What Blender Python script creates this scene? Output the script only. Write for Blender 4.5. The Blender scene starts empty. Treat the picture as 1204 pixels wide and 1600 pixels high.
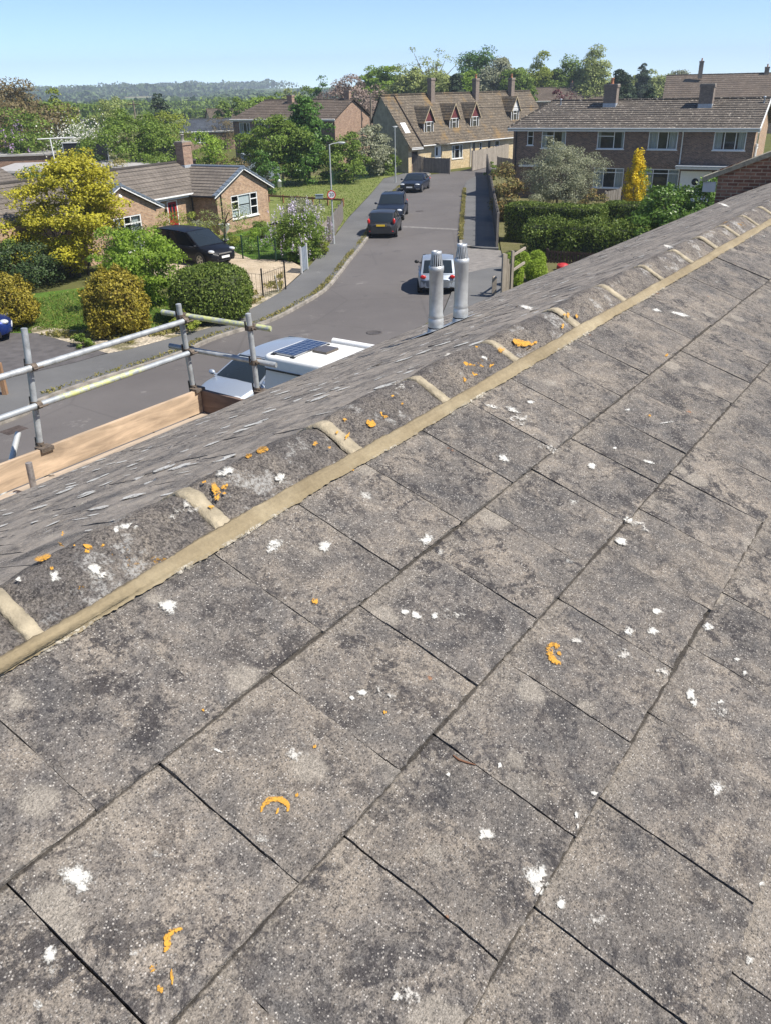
import bpy, math, random
import numpy as np
from mathutils import Vector, Matrix, noise as mnoise

R = math.radians
S = bpy.context.scene
COL = S.collection

# ------------------------------------------------------------------ camera, world, sun, exposure
CAM_F, CAM_P, CAM_R = 1305.18, R(26.9886), R(-1.25116)     # focal length in photo pixels, pitch, roll
FW = np.array([0, math.cos(CAM_P), -math.sin(CAM_P)])
_up0 = np.array([0, math.sin(CAM_P), math.cos(CAM_P)]); _rt0 = np.array([1.0, 0, 0])
RT = math.cos(CAM_R)*_rt0 + math.sin(CAM_R)*_up0
UP = -math.sin(CAM_R)*_rt0 + math.cos(CAM_R)*_up0
EYE = np.array([0, 0, 8.1])
cd = bpy.data.cameras.new('camera'); cam = bpy.data.objects.new('camera', cd); COL.objects.link(cam)
cam.matrix_world = Matrix(((RT[0], UP[0], -FW[0], 0), (RT[1], UP[1], -FW[1], 0), (RT[2], UP[2], -FW[2], 8.1), (0, 0, 0, 1)))
cd.sensor_fit = 'VERTICAL'; cd.sensor_height = 24; cd.lens = 24*CAM_F/1600
cd.clip_start = .05; cd.clip_end = 20000
S.camera = cam

SUN_EL, SUN_AZ = 53, 115          # degrees; azimuth from +Y towards +X
w = bpy.data.worlds.new('World'); S.world = w; w.use_nodes = True
nt = w.node_tree; bg = nt.nodes['Background']; sky = nt.nodes.new('ShaderNodeTexSky')
sky.sky_type = 'NISHITA'; sky.sun_disc = False; sky.sun_elevation = R(SUN_EL); sky.sun_rotation = R(SUN_AZ)
sky.air_density = .6; sky.dust_density = 0; sky.ozone_density = 3.2; sky.altitude = 2600
nt.links.new(sky.outputs[0], bg.inputs[0]); bg.inputs[1].default_value = .118
sd = bpy.data.lights.new('sun', 'SUN'); sun = bpy.data.objects.new('sun', sd); COL.objects.link(sun)
sd.energy = 4.2; sd.angle = R(.5); sd.color = (1, .945, .86)
_d = Vector((math.sin(R(SUN_AZ))*math.cos(R(SUN_EL)), math.cos(R(SUN_AZ))*math.cos(R(SUN_EL)), math.sin(R(SUN_EL))))
sun.rotation_euler = (-_d).to_track_quat('-Z', 'Y').to_euler(); sun.location = (40, -10, 60)
S.view_settings.view_transform = 'Standard'; S.view_settings.look = 'None'
S.view_settings.exposure = 0.85; S.view_settings.gamma = 1
try:
    S.view_settings.use_curve_mapping = False
    S.cycles.volume_step_rate = 5; S.cycles.max_bounces = 6; S.cycles.transparent_max_bounces = 12
    S.cycles.use_denoising = True
except Exception: pass

# ------------------------------------------------------------------ photo pixel -> place
def ray(px, py): return FW + RT*((px-602)/CAM_F) - UP*((py-800)/CAM_F)
def gp(px, py, z=0.0):                       # point at height z seen at that pixel
    d = ray(px, py); return EYE + d*((z-8.1)/d[2])
def vp(px, py, Y):                           # point at distance Y seen at that pixel
    d = ray(px, py); return EYE + d*(Y/d[1])
def onplane(px, py, o, n):
    d = ray(px, py); o = np.array(o); n = np.array(n); return EYE + d*(((o-EYE) @ n)/(d @ n))

# ------------------------------------------------------------------ mesh builder
class MB:
    def __init__(s): s.v = []; s.f = []; s.m = []; s.s = []
    def add(s, vs, fs, mi=0, smooth=False):
        b = len(s.v); s.v += [tuple(map(float, v)) for v in vs]
        for f in fs: s.f.append(tuple(b+i for i in f)); s.m.append(mi); s.s.append(smooth)
        return s
    def quad(s, a, b, c, d, mi=0): return s.add([a, b, c, d], [(0, 1, 2, 3)], mi)
    def box(s, x0, x1, y0, y1, z0, z1, mi=0):
        return s.hexa([(x0,y0,z0),(x1,y0,z0),(x1,y1,z0),(x0,y1,z0),(x0,y0,z1),(x1,y0,z1),(x1,y1,z1),(x0,y1,z1)], mi)
    def hexa(s, p, mi=0):
        return s.add(p, [(3,2,1,0),(4,5,6,7),(0,1,5,4),(1,2,6,5),(2,3,7,6),(3,0,4,7)], mi)
    def beam(s, a, b, wd, ht, mi=0, up=(0,0,1)):      # a bar from a to b, wd wide, ht tall, centred
        a = np.array(a, float); b = np.array(b, float); d = b-a; d /= np.linalg.norm(d)
        u = np.array(up, float); x = np.cross(d, u); x /= np.linalg.norm(x); u = np.cross(x, d)
        q = []
        for c in (a, b): q += [c-x*wd/2-u*ht/2, c+x*wd/2-u*ht/2, c+x*wd/2+u*ht/2, c-x*wd/2+u*ht/2]
        return s.add(q, [(0,1,2,3),(7,6,5,4),(0,4,5,1),(1,5,6,2),(2,6,7,3),(3,7,4,0)], mi)
    def tube(s, pts, r, n=10, mi=0, cap=True, smooth=True):
        pts = [np.array(p, float) for p in pts]; rs = r if isinstance(r, (list, tuple)) else [r]*len(pts)
        vs = []; prev = None
        for i, p in enumerate(pts):
            d = pts[min(i+1, len(pts)-1)]-pts[max(i-1, 0)]; d = d/(np.linalg.norm(d)+1e-9)
            if prev is None: x = np.cross(d, [0, 0, 1] if abs(d[2]) < .9 else [1, 0, 0])
            else: x = prev-d*(prev@d)
            x = x/np.linalg.norm(x); prev = x; y = np.cross(d, x)
            for k in range(n):
                t = 2*math.pi*k/n; vs.append(p+(x*math.cos(t)+y*math.sin(t))*rs[i])
        fs = []
        for i in range(len(pts)-1):
            for k in range(n):
                a = i*n+k; b = i*n+(k+1) % n; fs.append((a, b, b+n, a+n))
        s.add(vs, fs, mi, smooth)
        if cap:
            L = len(pts)-1
            s.add(vs[:n], [tuple(range(n))[::-1]], mi); s.add(vs[L*n:], [tuple(range(n))], mi)
        return s
    def lathe(s, prof, c=(0, 0, 0), n=16, mi=0, smooth=True):
        vs = []; fs = []
        for r_, z in prof:
            for k in range(n):
                t = 2*math.pi*k/n; vs.append((c[0]+r_*math.cos(t), c[1]+r_*math.sin(t), c[2]+z))
        for i in range(len(prof)-1):
            for k in range(n):
                a = i*n+k; b = i*n+(k+1) % n; fs.append((a, b, b+n, a+n))
        return s.add(vs, fs, mi, smooth)
    def prism(s, poly, vec, mi=0):             # polygon (3D points) swept along vec, closed
        n = len(poly); p = [np.array(q, float) for q in poly]; v = np.array(vec, float)
        vs = p+[q+v for q in p]; nn = np.zeros(3)
        for i in range(1, n-1): nn += np.cross(p[i]-p[0], p[i+1]-p[0])
        fs = [tuple(range(n))[::-1], tuple(range(n, 2*n))]+[(i, (i+1) % n, n+(i+1) % n, n+i) for i in range(n)]
        if nn @ v < 0: fs = [f[::-1] for f in fs]
        return s.add(vs, fs, mi)
    def slab(s, poly, z0, z1, mi=0): return s.prism([(p[0], p[1], z0) for p in poly], (0, 0, z1-z0), mi)
    def patch(s, p00, p10, p11, p01, nu=5, nv=4, bulge=(0, 0, 0), mi=0, power=1.0):
        P = [np.array(q, float) for q in (p00, p10, p11, p01)]; B = np.array(bulge, float); vs = []
        for j in range(nv+1):
            for i in range(nu+1):
                u = i/nu; v = j/nv
                q = (P[0]*(1-u)+P[1]*u)*(1-v)+(P[3]*(1-u)+P[2]*u)*v
                vs.append(q+B*(4*u*(1-u))**power*(.35+.65*4*v*(1-v)))
        fs = [(j*(nu+1)+i, j*(nu+1)+i+1, (j+1)*(nu+1)+i+1, (j+1)*(nu+1)+i) for j in range(nv) for i in range(nu)]
        return s.add(vs, fs, mi, True)
    def blob(s, c, r, mi=0, nu=12, nv=8):       # ellipsoid, r = three radii
        vs = []; fs = []
        for j in range(nv+1):
            t = math.pi*j/nv
            for i in range(nu):
                a = 2*math.pi*i/nu
                vs.append((c[0]+r[0]*math.sin(t)*math.cos(a), c[1]+r[1]*math.sin(t)*math.sin(a), c[2]-r[2]*math.cos(t)))
        for j in range(nv):
            for i in range(nu):
                a = j*nu+i; b = j*nu+(i+1) % nu; fs.append((a, b, b+nu, a+nu))
        return s.add(vs, fs, mi, True)
    def build(s, name, mats, parent=None, kind=None, uv=True, loc=None):
        me = bpy.data.meshes.new(name); me.from_pydata(s.v, [], s.f)
        if not isinstance(mats, (list, tuple)): mats = [mats]
        for m in mats: me.materials.append(m)
        me.polygons.foreach_set('material_index', s.m); me.polygons.foreach_set('use_smooth', s.s)
        if uv:
            lay = me.uv_layers.new(name='UVMap'); co = s.v; data = np.zeros(len(me.loops)*2); k = 0
            for p in me.polygons:
                nx, ny, nz = p.normal
                if abs(nz) > .985: t = (1, 0, 0); b = (0, 1, 0)
                else:
                    l = math.hypot(nx, ny); t = (-ny/l, nx/l, 0); b = (-nz*t[1], nz*t[0], l)
                for vi in p.vertices:
                    c = co[vi]; data[k] = c[0]*t[0]+c[1]*t[1]; data[k+1] = c[0]*b[0]+c[1]*b[1]+c[2]*b[2]; k += 2
            lay.data.foreach_set('uv', data)
        me.update(); o = bpy.data.objects.new(name, me); COL.objects.link(o)
        if parent is not None: o.parent = parent
        if loc is not None: o.location = loc
        if kind: o['kind'] = kind
        return o

def tag(o, label, cat, group=None, kind=None):
    o['label'] = label; o['category'] = cat
    if group: o['group'] = group
    if kind: o['kind'] = kind
    return o
def thing(name, label, cat, loc=(0, 0, 0), rotz=0.0, group=None):
    o = bpy.data.objects.new(name, None); COL.objects.link(o)
    o.location = loc; o.rotation_euler = (0, 0, rotz); o.empty_display_size = .3
    return tag(o, label, cat, group)
def copy_tree(o, parent=None):
    c = o.copy(); COL.objects.link(c)
    if parent is not None: c.parent = parent
    for ch in list(o.children): copy_tree(ch, c)
    return c

# ------------------------------------------------------------------ materials
class NB:                                        # small node helper
    def __init__(s, name):
        s.mat = bpy.data.materials.new(name); s.mat.use_nodes = True
        s.t = s.mat.node_tree; s.bsdf = s.t.nodes['Principled BSDF']
    def n(s, typ, **kw):
        o = s.t.nodes.new('ShaderNode'+typ)
        for k, v in kw.items():
            if k.startswith('i_'):
                k = k[2:]; k = int(k) if k.isdigit() else k.replace('_', ' ')
                s.set(o.inputs[k], v)
            else: setattr(o, k, v)
        return o
    def set(s, inp, v):
        if isinstance(v, bpy.types.NodeSocket): s.t.links.new(v, inp)
        elif isinstance(v, bpy.types.Node): s.t.links.new(v.outputs[0], inp)
        else:
            if isinstance(v, (tuple, list)) and len(v) == 3 and inp.type == 'RGBA': v = (*v, 1)
            inp.default_value = v
    def coord(s, which='Object'): return s.n('TexCoord').outputs[which]
    def noise(s, vec, scale, detail=4, rough=.55, dist=0):
        return s.n('TexNoise', i_Vector=vec, i_Scale=scale, i_Detail=detail, i_Roughness=rough, i_Distortion=dist).outputs[0]
    def vor(s, vec, scale, feature='F1', out='Distance', rnd=1.0):
        return s.n('TexVoronoi', feature=feature, i_Vector=vec, i_Scale=scale, i_Randomness=rnd).outputs[out]
    def ramp(s, fac, stops):
        r = s.n('ValToRGB', i_Fac=fac); e = r.color_ramp.elements
        while len(e) < len(stops): e.new(.5)
        for q, (p, c) in zip(e, stops):
            q.position = p; q.color = (*c, 1) if isinstance(c, (tuple, list)) else (c, c, c, 1)
        return r.outputs[0]
    def mix(s, fac, a, b, typ='MIX'):
        m = s.n('MixRGB', blend_type=typ); s.set(m.inputs[0], fac); s.set(m.inputs[1], a); s.set(m.inputs[2], b); return m.outputs[0]
    def math(s, op, a, b=0.0, c=None):
        m = s.n('Math', operation=op); s.set(m.inputs[0], a); s.set(m.inputs[1], b)
        if c is not None: s.set(m.inputs[2], c)
        return m.outputs[0]
    def step(s, v, lo, hi):                       # smooth 0..1 between lo and hi
        return s.n('MapRange', interpolation_type='SMOOTHSTEP', i_0=v, i_1=lo, i_2=hi, i_3=0.0, i_4=1.0).outputs[0]
    def bump(s, h, strength=.5, dist=.01):
        b = s.n('Bump', i_Strength=strength, i_Distance=dist, i_Height=h); s.set(s.bsdf.inputs['Normal'], b.outputs[0]); return b
    def p(s, **kw):
        for k, v in kw.items(): s.set(s.bsdf.inputs[k.replace('_', ' ')], v)
        return s.mat

def plain(name, c, rough=.6, metal=0.0, var=.12, scale=6.0, spec=.5, bump=0.0, coat=0.0):
    b = NB(name); o = b.coord()
    f = b.noise(o, scale, 5, .6)
    lo = tuple(x*(1-var) for x in c); hi = tuple(min(1, x*(1+var)) for x in c)
    b.p(Base_Color=b.ramp(f, [(.3, lo), (.7, hi)]), Roughness=rough, Metallic=metal, Coat_Weight=coat, Coat_Roughness=.05)
    b.bsdf.inputs['Specular IOR Level'].default_value = spec
    if bump: b.bump(b.noise(o, scale*6, 4), bump, .01)
    return b.mat

def brick(name, c1, c2, mortar=(.33, .3, .26), bw=.225, bh=.075, ms=.011):
    b = NB(name); uv = b.coord('UV')
    t = b.n('TexBrick', i_Vector=uv, i_Color1=(*c1, 1), i_Color2=(*c2, 1), i_Mortar=(*mortar, 1), i_Scale=1.0)
    t.inputs['Mortar Size'].default_value = ms; t.inputs['Brick Width'].default_value = bw; t.inputs['Row Height'].default_value = bh
    t.inputs['Mortar Smooth'].default_value = .2; t.inputs['Bias'].default_value = 0
    nz = b.noise(uv, 1.3, 5, .6); fine = b.noise(uv, 26, 3)
    c = b.mix(.55, t.outputs[0], b.ramp(nz, [(.3, .55), (.7, 1.0)]), 'MULTIPLY')
    c = b.mix(.5, c, b.ramp(fine, [(.3, .6), (.7, 1.15)]), 'MULTIPLY'); c = b.mix(.6, c, b.ramp(b.noise(uv, 5.5, 4, .7), [(.3, .55), (.7, 1.3)]), 'MULTIPLY')
    b.p(Base_Color=c, Roughness=.9); b.bump(t.outputs[1], -.5, .01)
    return b.mat

def rooftile(name, c1, c2, gap, w=.3, h=.3, lich=.0, lichc=(.5, .48, .42), moss=None):
    b = NB(name); uv = b.coord('UV'); o = b.coord()
    t = b.n('TexBrick', i_Vector=uv, i_Color1=(*c1, 1), i_Color2=(*c2, 1), i_Mortar=(*gap, 1), i_Scale=1.0)
    t.inputs['Mortar Size'].default_value = .012; t.inputs['Brick Width'].default_value = w; t.inputs['Row Height'].default_value = h
    c = b.mix(.6, t.outputs[0], b.ramp(b.noise(o, .7, 6, .65), [(.32, .5), (.7, 1.15)]), 'MULTIPLY')
    c = b.mix(.6, c, b.ramp(b.noise(o, 9, 4, .7), [(.3, .5), (.7, 1.2)]), 'MULTIPLY')
    if lich: c = b.mix(b.step(b.noise(o, 5.5, 4, .7), .66-lich, .72-lich), c, lichc)
    if moss: c = b.mix(b.step(b.noise(o, .55, 5, .7), .5, .68), c, moss)
    b.p(Base_Color=c, Roughness=.93); b.bump(b.noise(o, 30, 4), .4, .01)
    return b.mat

def leafm(name, c1, c2, c3=None, trans=.25, rough=.55):
    b = NB(name); rnd = b.n('NewGeometry').outputs['Random Per Island']; o = b.coord()
    st = [(0, c1), (.65, c2), (1, c3 or c2)]
    c = b.ramp(rnd, st)
    c = b.mix(.45, c, b.ramp(b.noise(o, .8, 3), [(.35, .62), (.65, 1.2)]), 'MULTIPLY')
    b.p(Base_Color=c, Roughness=rough); b.bsdf.inputs['Specular IOR Level'].default_value = .3
    tr = b.n('BsdfTranslucent', i_Color=c); mx = b.n('MixShader'); out = b.t.nodes['Material Output']
    mx.inputs[0].default_value = trans; b.t.links.new(b.bsdf.outputs[0], mx.inputs[1]); b.t.links.new(tr.outputs[0], mx.inputs[2])
    b.t.links.new(mx.outputs[0], out.inputs[0])
    return b.mat

def wood(name, c, var=.35, along=(1, 12, 12), scale=2.0, rough=.85):
    b = NB(name); o = b.coord(); m = b.n('Mapping', i_Vector=o); m.inputs['Scale'].default_value = along
    g = b.noise(m.outputs[0], scale, 6, .65, .6); k = b.noise(o, 3.1, 3)
    rnd = b.n('NewGeometry').outputs['Random Per Island']
    lo = tuple(x*(1-var) for x in c); hi = tuple(x*(1+var*.6) for x in c)
    cc = b.mix(.5, b.ramp(g, [(.3, lo), (.7, hi)]), b.ramp(k, [(.3, .65), (.7, 1.1)]), 'MULTIPLY')
    cc = b.mix(.6, cc, b.ramp(rnd, [(0, .7), (1, 1.1)]), 'MULTIPLY')
    b.p(Base_Color=cc, Roughness=rough); b.bump(g, .25, .004)
    return b.mat

def glassm(name, tint=(.02, .027, .034), rough=.04):
    b = NB(name); b.p(Base_Color=tint, Roughness=rough); b.bsdf.inputs['Specular IOR Level'].default_value = .4
    return b.mat
def clear_glass(name):
    b = NB(name); tr = b.n('BsdfTransparent'); gl = b.n('BsdfGlossy'); gl.inputs['Roughness'].default_value = .03
    tr.inputs[0].default_value = (.72, .78, .8, 1)
    fr = b.n('LayerWeight'); fr.inputs[0].default_value = .5; mx = b.n('MixShader')
    b.t.links.new(b.math('ADD', b.math('MULTIPLY', b.math('POWER', fr.outputs[1], 4.0), .6), .07), mx.inputs[0]); b.t.links.new(tr.outputs[0], mx.inputs[1]); b.t.links.new(gl.outputs[0], mx.inputs[2])
    b.t.links.new(mx.outputs[0], b.t.nodes['Material Output'].inputs[0]); return b.mat

M = {}
M['white'] = plain('white plastic', (.78, .78, .76), .35, var=.04)
M['offwhite'] = plain('off white paint', (.62, .62, .6), .5, var=.08)
M['greypvc'] = plain('grey pvc', (.3, .33, .35), .45, var=.1)
M['black'] = plain('black paint', (.012, .012, .013), .5, var=.2)
M['blackpl'] = plain('black plastic', (.02, .02, .021), .6, var=.2)
M['glass'] = clear_glass('window glass')
M['room'] = plain('room shade', (.055, .055, .052), .9, var=.4, scale=1.5)
M['curtain'] = plain('curtain cloth', (.55, .55, .52), .9, var=.12, scale=14)
M['carglass'] = glassm('car glass', (.018, .025, .032))
M['sideglass'] = glassm('dark side glass', (.01, .013, .016)); M['sideglass'].node_tree.nodes['Principled BSDF'].inputs['Specular IOR Level'].default_value = .18
M['tyre'] = plain('rubber', (.018, .018, .018), .85)
M['rim'] = plain('alloy rim', (.5, .51, .52), .3, .9, var=.1)
M['red_lamp'] = plain('red lamp lens', (.45, .015, .012), .15, var=.1)
M['clear_lamp'] = plain('clear lamp lens', (.7, .73, .75), .08, .3, var=.1)
M['yellow_plate'] = plain('yellow plate', (.75, .5, .03), .4, var=.05)
M['white_plate'] = plain('white plate', (.75, .76, .74), .4, var=.05)
M['steel'] = plain('galvanised steel', (.40, .42, .43), .5, .35, var=.3, scale=14)
M['lamppost'] = plain('grey steel post', (.42, .44, .43), .5, .3, var=.12)
M['rust'] = plain('rusty clamp', (.15, .12, .095), .75, .4, var=.5, scale=40)
M['brick_buff'] = brick('buff brick', (.36, .2, .108), (.58, .37, .215), (.46, .39, .31))
M['brick_brown'] = brick('brown brick', (.115, .068, .05), (.29, .165, .108), (.3, .25, .2))
M['brick_pink'] = brick('pink brick', (.27, .145, .095), (.46, .29, .19), (.4, .33, .26))
M['brick_red'] = brick('red brown brick', (.2, .09, .06), (.36, .19, .125), (.42, .34, .25))
M['brick_grey'] = brick('grey brown chimney brick', (.2, .15, .12), (.27, .2, .16), (.3, .27, .23))
M['stone'] = brick('honey limestone', (.6, .46, .26), (.7, .57, .36), (.55, .45, .29), .38, .14, .012)
M['stone_grey'] = plain('rendered gable', (.31, .275, .195), .9, var=.25, scale=2)
M['roof_brown'] = rooftile('brown grey roof tiles', (.17, .145, .12), (.21, .18, .15), (.06, .052, .045))
M['roof_lich'] = rooftile('weathered roof tiles', (.112, .096, .08), (.175, .148, .122), (.035, .03, .026), lich=.075, lichc=(.46, .41, .34))
M['roof_stone'] = rooftile('mossy stone slates', (.115, .094, .07), (.195, .155, .11), (.06, .047, .032), .25, .18, .06, (.33, .28, .2), (.19, .125, .055))
M['roof_grey'] = rooftile('grey roof tiles', (.12, .115, .11), (.16, .15, .145), (.05, .05, .05))
M['roof_dark'] = rooftile('dark brown roof tiles', (.13, .1, .075), (.17, .13, .1), (.06, .045, .035), lich=.03)
M['slate'] = rooftile('blue slate', (.07, .085, .11), (.1, .115, .14), (.04, .045, .05))
M['lead'] = plain('lead flashing', (.4, .43, .46), .5, .2, var=.2)
M['verge_blue'] = plain('blue grey verge tiles', (.13, .16, .2), .6, var=.25, scale=9)
M['fence_grey'] = wood('weathered fence boards', (.23, .205, .18), along=(12, 12, 1))
M['fence_pale'] = wood('pale fence boards', (.36, .31, .25), along=(12, 12, 1))
M['fence_brown'] = wood('dark stained fence', (.075, .045, .035), along=(12, 12, 1))
M['plank'] = wood('new scaffold board', (.53, .395, .27), .45, along=(1.2, 9, 9), scale=1.6)
M['plank_old'] = wood('grey scaffold board', (.42, .35, .28), .3, along=(1.2, 9, 9))
M['plank_dark'] = wood('dark weathered board', (.19, .13, .1), .4, along=(9, 1.2, 9))
M['bark'] = wood('bark', (.11, .085, .06), .5, along=(6, 6, 1.5))
M['bark_pale'] = wood('pale bark', (.24, .2, .15), .4, along=(6, 6, 1.5))
M['concrete'] = plain('kerb concrete', (.27, .245, .21), .9, var=.45, scale=3, bump=.4)

b = NB('asphalt'); o = b.coord()
big = b.noise(o, .16, 5, .65); fine = b.noise(o, 45, 3, .7)
c = b.ramp(big, [(.3, (.098, .089, .086)), (.7, (.14, .128, .122))])
c = b.mix(.5, c, b.ramp(fine, [(.3, .55), (.75, 1.35)]), 'MULTIPLY')
pat = b.step(b.noise(o, .8, 6, .75), .6, .68); c = b.mix(b.math('MULTIPLY', pat, .5), c, (.25, .232, .218)); c = b.mix(b.math('MULTIPLY', b.step(b.noise(o, 2.6, 5, .8), .6, .7), .35), c, (.06, .056, .054)); crk = b.n('TexVoronoi', feature='DISTANCE_TO_EDGE', i_Vector=o, i_Scale=.22); c = b.mix(b.math('MULTIPLY', b.step(crk.outputs['Distance'], .012, .003), .22), c, (.05, .047, .045))
c = b.mix(b.math('MULTIPLY', b.step(b.noise(o, .33, 4, .75, 1.0), .6, .66), .5), c, (.075, .07, .07))
b.p(Base_Color=c, Roughness=.88); b.bump(fine, .5, .01); M['asphalt'] = b.mat
b = NB('pavement tarmac'); o = b.coord(); fine = b.noise(o, 50, 3, .7)
c = b.ramp(b.noise(o, .3, 5, .65), [(.3, (.105, .105, .105)), (.7, (.15, .149, .147))])
c = b.mix(.5, c, b.ramp(fine, [(.3, .55), (.75, 1.35)]), 'MULTIPLY')
c = b.mix(b.math('MULTIPLY', b.step(b.noise(o, .9, 5, .7), .63, .7), .45), c, (.27, .26, .25))
b.p(Base_Color=c, Roughness=.9); b.bump(fine, .5, .01); M['pavement'] = b.mat

def grassm(name, a, bb, dry, dots=None, sc=1.0):
    b = NB(name); o = b.coord()
    c = b.ramp(b.noise(o, .5*sc, 6, .7), [(.3, a), (.62, bb)])
    c = b.mix(b.math('MULTIPLY', b.step(b.noise(o, 1.1*sc, 5, .75), .52, .72), .65), c, dry)
    fine = b.noise(o, 16*sc, 4, .75); c = b.mix(.75, c, b.ramp(fine, [(.28, .35), (.72, 1.45)]), 'MULTIPLY')
    if dots:
        d = b.step(b.vor(o, 5.5), .13, .09); c = b.mix(b.math('MULTIPLY', d, b.step(b.noise(o, .35, 3), .45, .6)), c, dots)
    b.p(Base_Color=c, Roughness=.95); b.bsdf.inputs['Specular IOR Level'].default_value = .1; b.bump(fine, .8, .05)
    return b.mat
M['lawn'] = grassm('mown grass', (.13, .165, .04), (.19, .22, .07), (.32, .3, .14), (.6, .58, .4))
M['lawn_lush'] = grassm('lush lawn', (.065, .13, .018), (.1, .175, .03), (.15, .18, .05), (.7, .5, .03))
M['earth'] = grassm('rough ground', (.12, .12, .05), (.16, .15, .07), (.27, .23, .15))
b = NB('gravel'); o = b.coord(); v = b.n('TexVoronoi', i_Vector=o, i_Scale=22.0)
c = b.mix(.55, b.ramp(b.noise(o, .7, 5, .7), [(.3, (.38, .3, .2)), (.7, (.58, .48, .35))]), b.ramp(v.outputs['Color'], [(.1, .5), (.9, 1.2)]), 'MULTIPLY')
b.p(Base_Color=c, Roughness=.95); b.bump(v.outputs['Distance'], .6, .03); M['gravel'] = b.mat

# leaf materials
L = {}
L['green'] = leafm('mid green leaves', (.095, .16, .022), (.17, .25, .036), (.25, .34, .058), .32)
L['bright'] = leafm('bright green leaves', (.14, .235, .022), (.24, .36, .038), (.34, .46, .07), .4)
L['dark'] = leafm('dark green leaves', (.026, .05, .015), (.05, .085, .024), (.09, .13, .04), .12)
L['deep'] = leafm('deep glossy leaves', (.055, .12, .02), (.1, .2, .034), (.15, .28, .055), .32, .4)
L['pine'] = leafm('pine needles', (.022, .042, .02), (.04, .068, .03), (.065, .095, .042), .08)
L['olive'] = leafm('grey green leaves', (.19, .205, .115), (.3, .315, .19), (.44, .45, .32), .25)
L['yellowgreen'] = leafm('yellow green leaves', (.2, .25, .03), (.3, .36, .05), (.4, .44, .085), .4)
L['gold'] = leafm('golden maple leaves', (.3, .285, .022), (.49, .45, .036), (.63, .58, .07), .38)
L['goldcon'] = leafm('golden conifer foliage', (.17, .15, .018), (.29, .24, .028), (.42, .34, .04), .12)
L['yellow'] = leafm('yellow foliage', (.62, .45, .012), (.76, .58, .022), (.82, .67, .05), .3)
L['copper'] = leafm('copper leaves', (.12, .095, .04), (.185, .14, .06), (.26, .21, .09), .25)
L['pinkbrown'] = leafm('pinkish brown buds', (.2, .145, .12), (.28, .21, .17), (.36, .28, .23), .2)
L['purple'] = leafm('dark purple leaves', (.07, .022, .03), (.11, .03, .04), (.15, .045, .055), .2)
L['hedge'] = leafm('clipped hedge leaves', (.08, .125, .02), (.145, .205, .034), (.23, .29, .055), .28)
L['laurel'] = leafm('laurel leaves', (.07, .14, .02), (.12, .215, .032), (.19, .3, .055), .22, .4)
L['dome'] = leafm('lime green clipped leaves', (.2, .29, .025), (.3, .42, .04), (.39, .52, .065), .3)
L['redgreen'] = leafm('red tinged leaves', (.13, .14, .04), (.25, .21, .07), (.4, .23, .085), .2)
L['willow'] = leafm('pale willow leaves', (.21, .25, .075), (.31, .36, .11), (.41, .46, .155), .3)
L['pale'] = leafm('white blossom', (.6, .6, .5), (.7, .7, .6), (.8, .8, .7), .2)
L['lilac'] = leafm('lilac blossom', (.5, .42, .54), (.64, .56, .67), (.75, .7, .77), .3)
L['mauve'] = leafm('mauve blossom', (.42, .27, .48), (.52, .36, .57), (.58, .42, .63), .3)
L['grassblade'] = leafm('grass blades', (.12, .19, .03), (.2, .26, .05), (.36, .35, .12), .3)
L['weeds'] = leafm('dry verge weeds', (.2, .21, .05), (.34, .3, .1), (.5, .42, .19), .3)
L['farwood'] = leafm('far woodland leaves', (.06, .1, .035), (.095, .145, .05), (.13, .18, .065), .1)
L['core'] = plain('inner twigs', (.045, .058, .02), .95, var=.5, scale=14); L['goldcore'] = plain('inner golden foliage', (.16, .115, .02), .95, var=.6, scale=16); L['limecore'] = plain('inner lime foliage', (.15, .2, .025), .95, var=.5, scale=18)

# ------------------------------------------------------------------ leaves, crowns, hedges
def leafmesh(name, P, N, size, mat, parent=None, bias=.7, asp=.6, rng=None, kind=None):
    P = np.asarray(P, float); n = len(P); rng = rng or np.random.default_rng(1)
    rn = rng.normal(size=(n, 3)); rn /= np.linalg.norm(rn, axis=1)[:, None]
    nn = np.asarray(N, float)*bias+rn*(1-bias); nn /= np.linalg.norm(nn, axis=1)[:, None]+1e-9
    t = np.cross(nn, rng.normal(size=(n, 3))); t /= np.linalg.norm(t, axis=1)[:, None]+1e-9
    bb = np.cross(nn, t); s = (size*rng.uniform(.6, 1.3, n))[:, None]
    V = np.stack([P-t*s*.5, P+bb*s*asp*.5+nn*s*.06, P+t*s*.5, P-bb*s*asp*.5+nn*s*.06], 1).reshape(-1, 3)
    me = bpy.data.meshes.new(name); me.vertices.add(4*n); me.vertices.foreach_set('co', V.ravel())
    me.loops.add(4*n); me.loops.foreach_set('vertex_index', np.arange(4*n, dtype=np.int32))
    me.polygons.add(n); me.polygons.foreach_set('loop_start', np.arange(0, 4*n, 4, dtype=np.int32))
    try: me.polygons.foreach_set('loop_total', np.full(n, 4, dtype=np.int32))
    except Exception: pass
    me.materials.append(mat); me.update(calc_edges=True); me.validate()
    o = bpy.data.objects.new(name, me); COL.objects.link(o)
    if parent is not None: o.parent = parent
    if kind: o['kind'] = kind
    return o

def clumps(rng, n, w, h, z0, hollow=.5, top=1.0, lump=.25):
    # clump centres spread through an uneven egg-shaped crown of width w and height h standing on z0
    out = []
    while len(out) < n:
        d = rng.normal(size=3); d /= np.linalg.norm(d)
        k = 1+lump*mnoise.noise(Vector(d*1.7)+Vector((w, h, z0)))*1.6
        r = rng.uniform(hollow, 1)**.6*k
        p = np.array([d[0]*w/2*r, d[1]*w/2*r, d[2]*h/2*r])
        if d[2] > 0: p[:2] *= 1-(1-top)*d[2]
        p[2] += z0+h/2; out.append((p, d))
    return out

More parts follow.
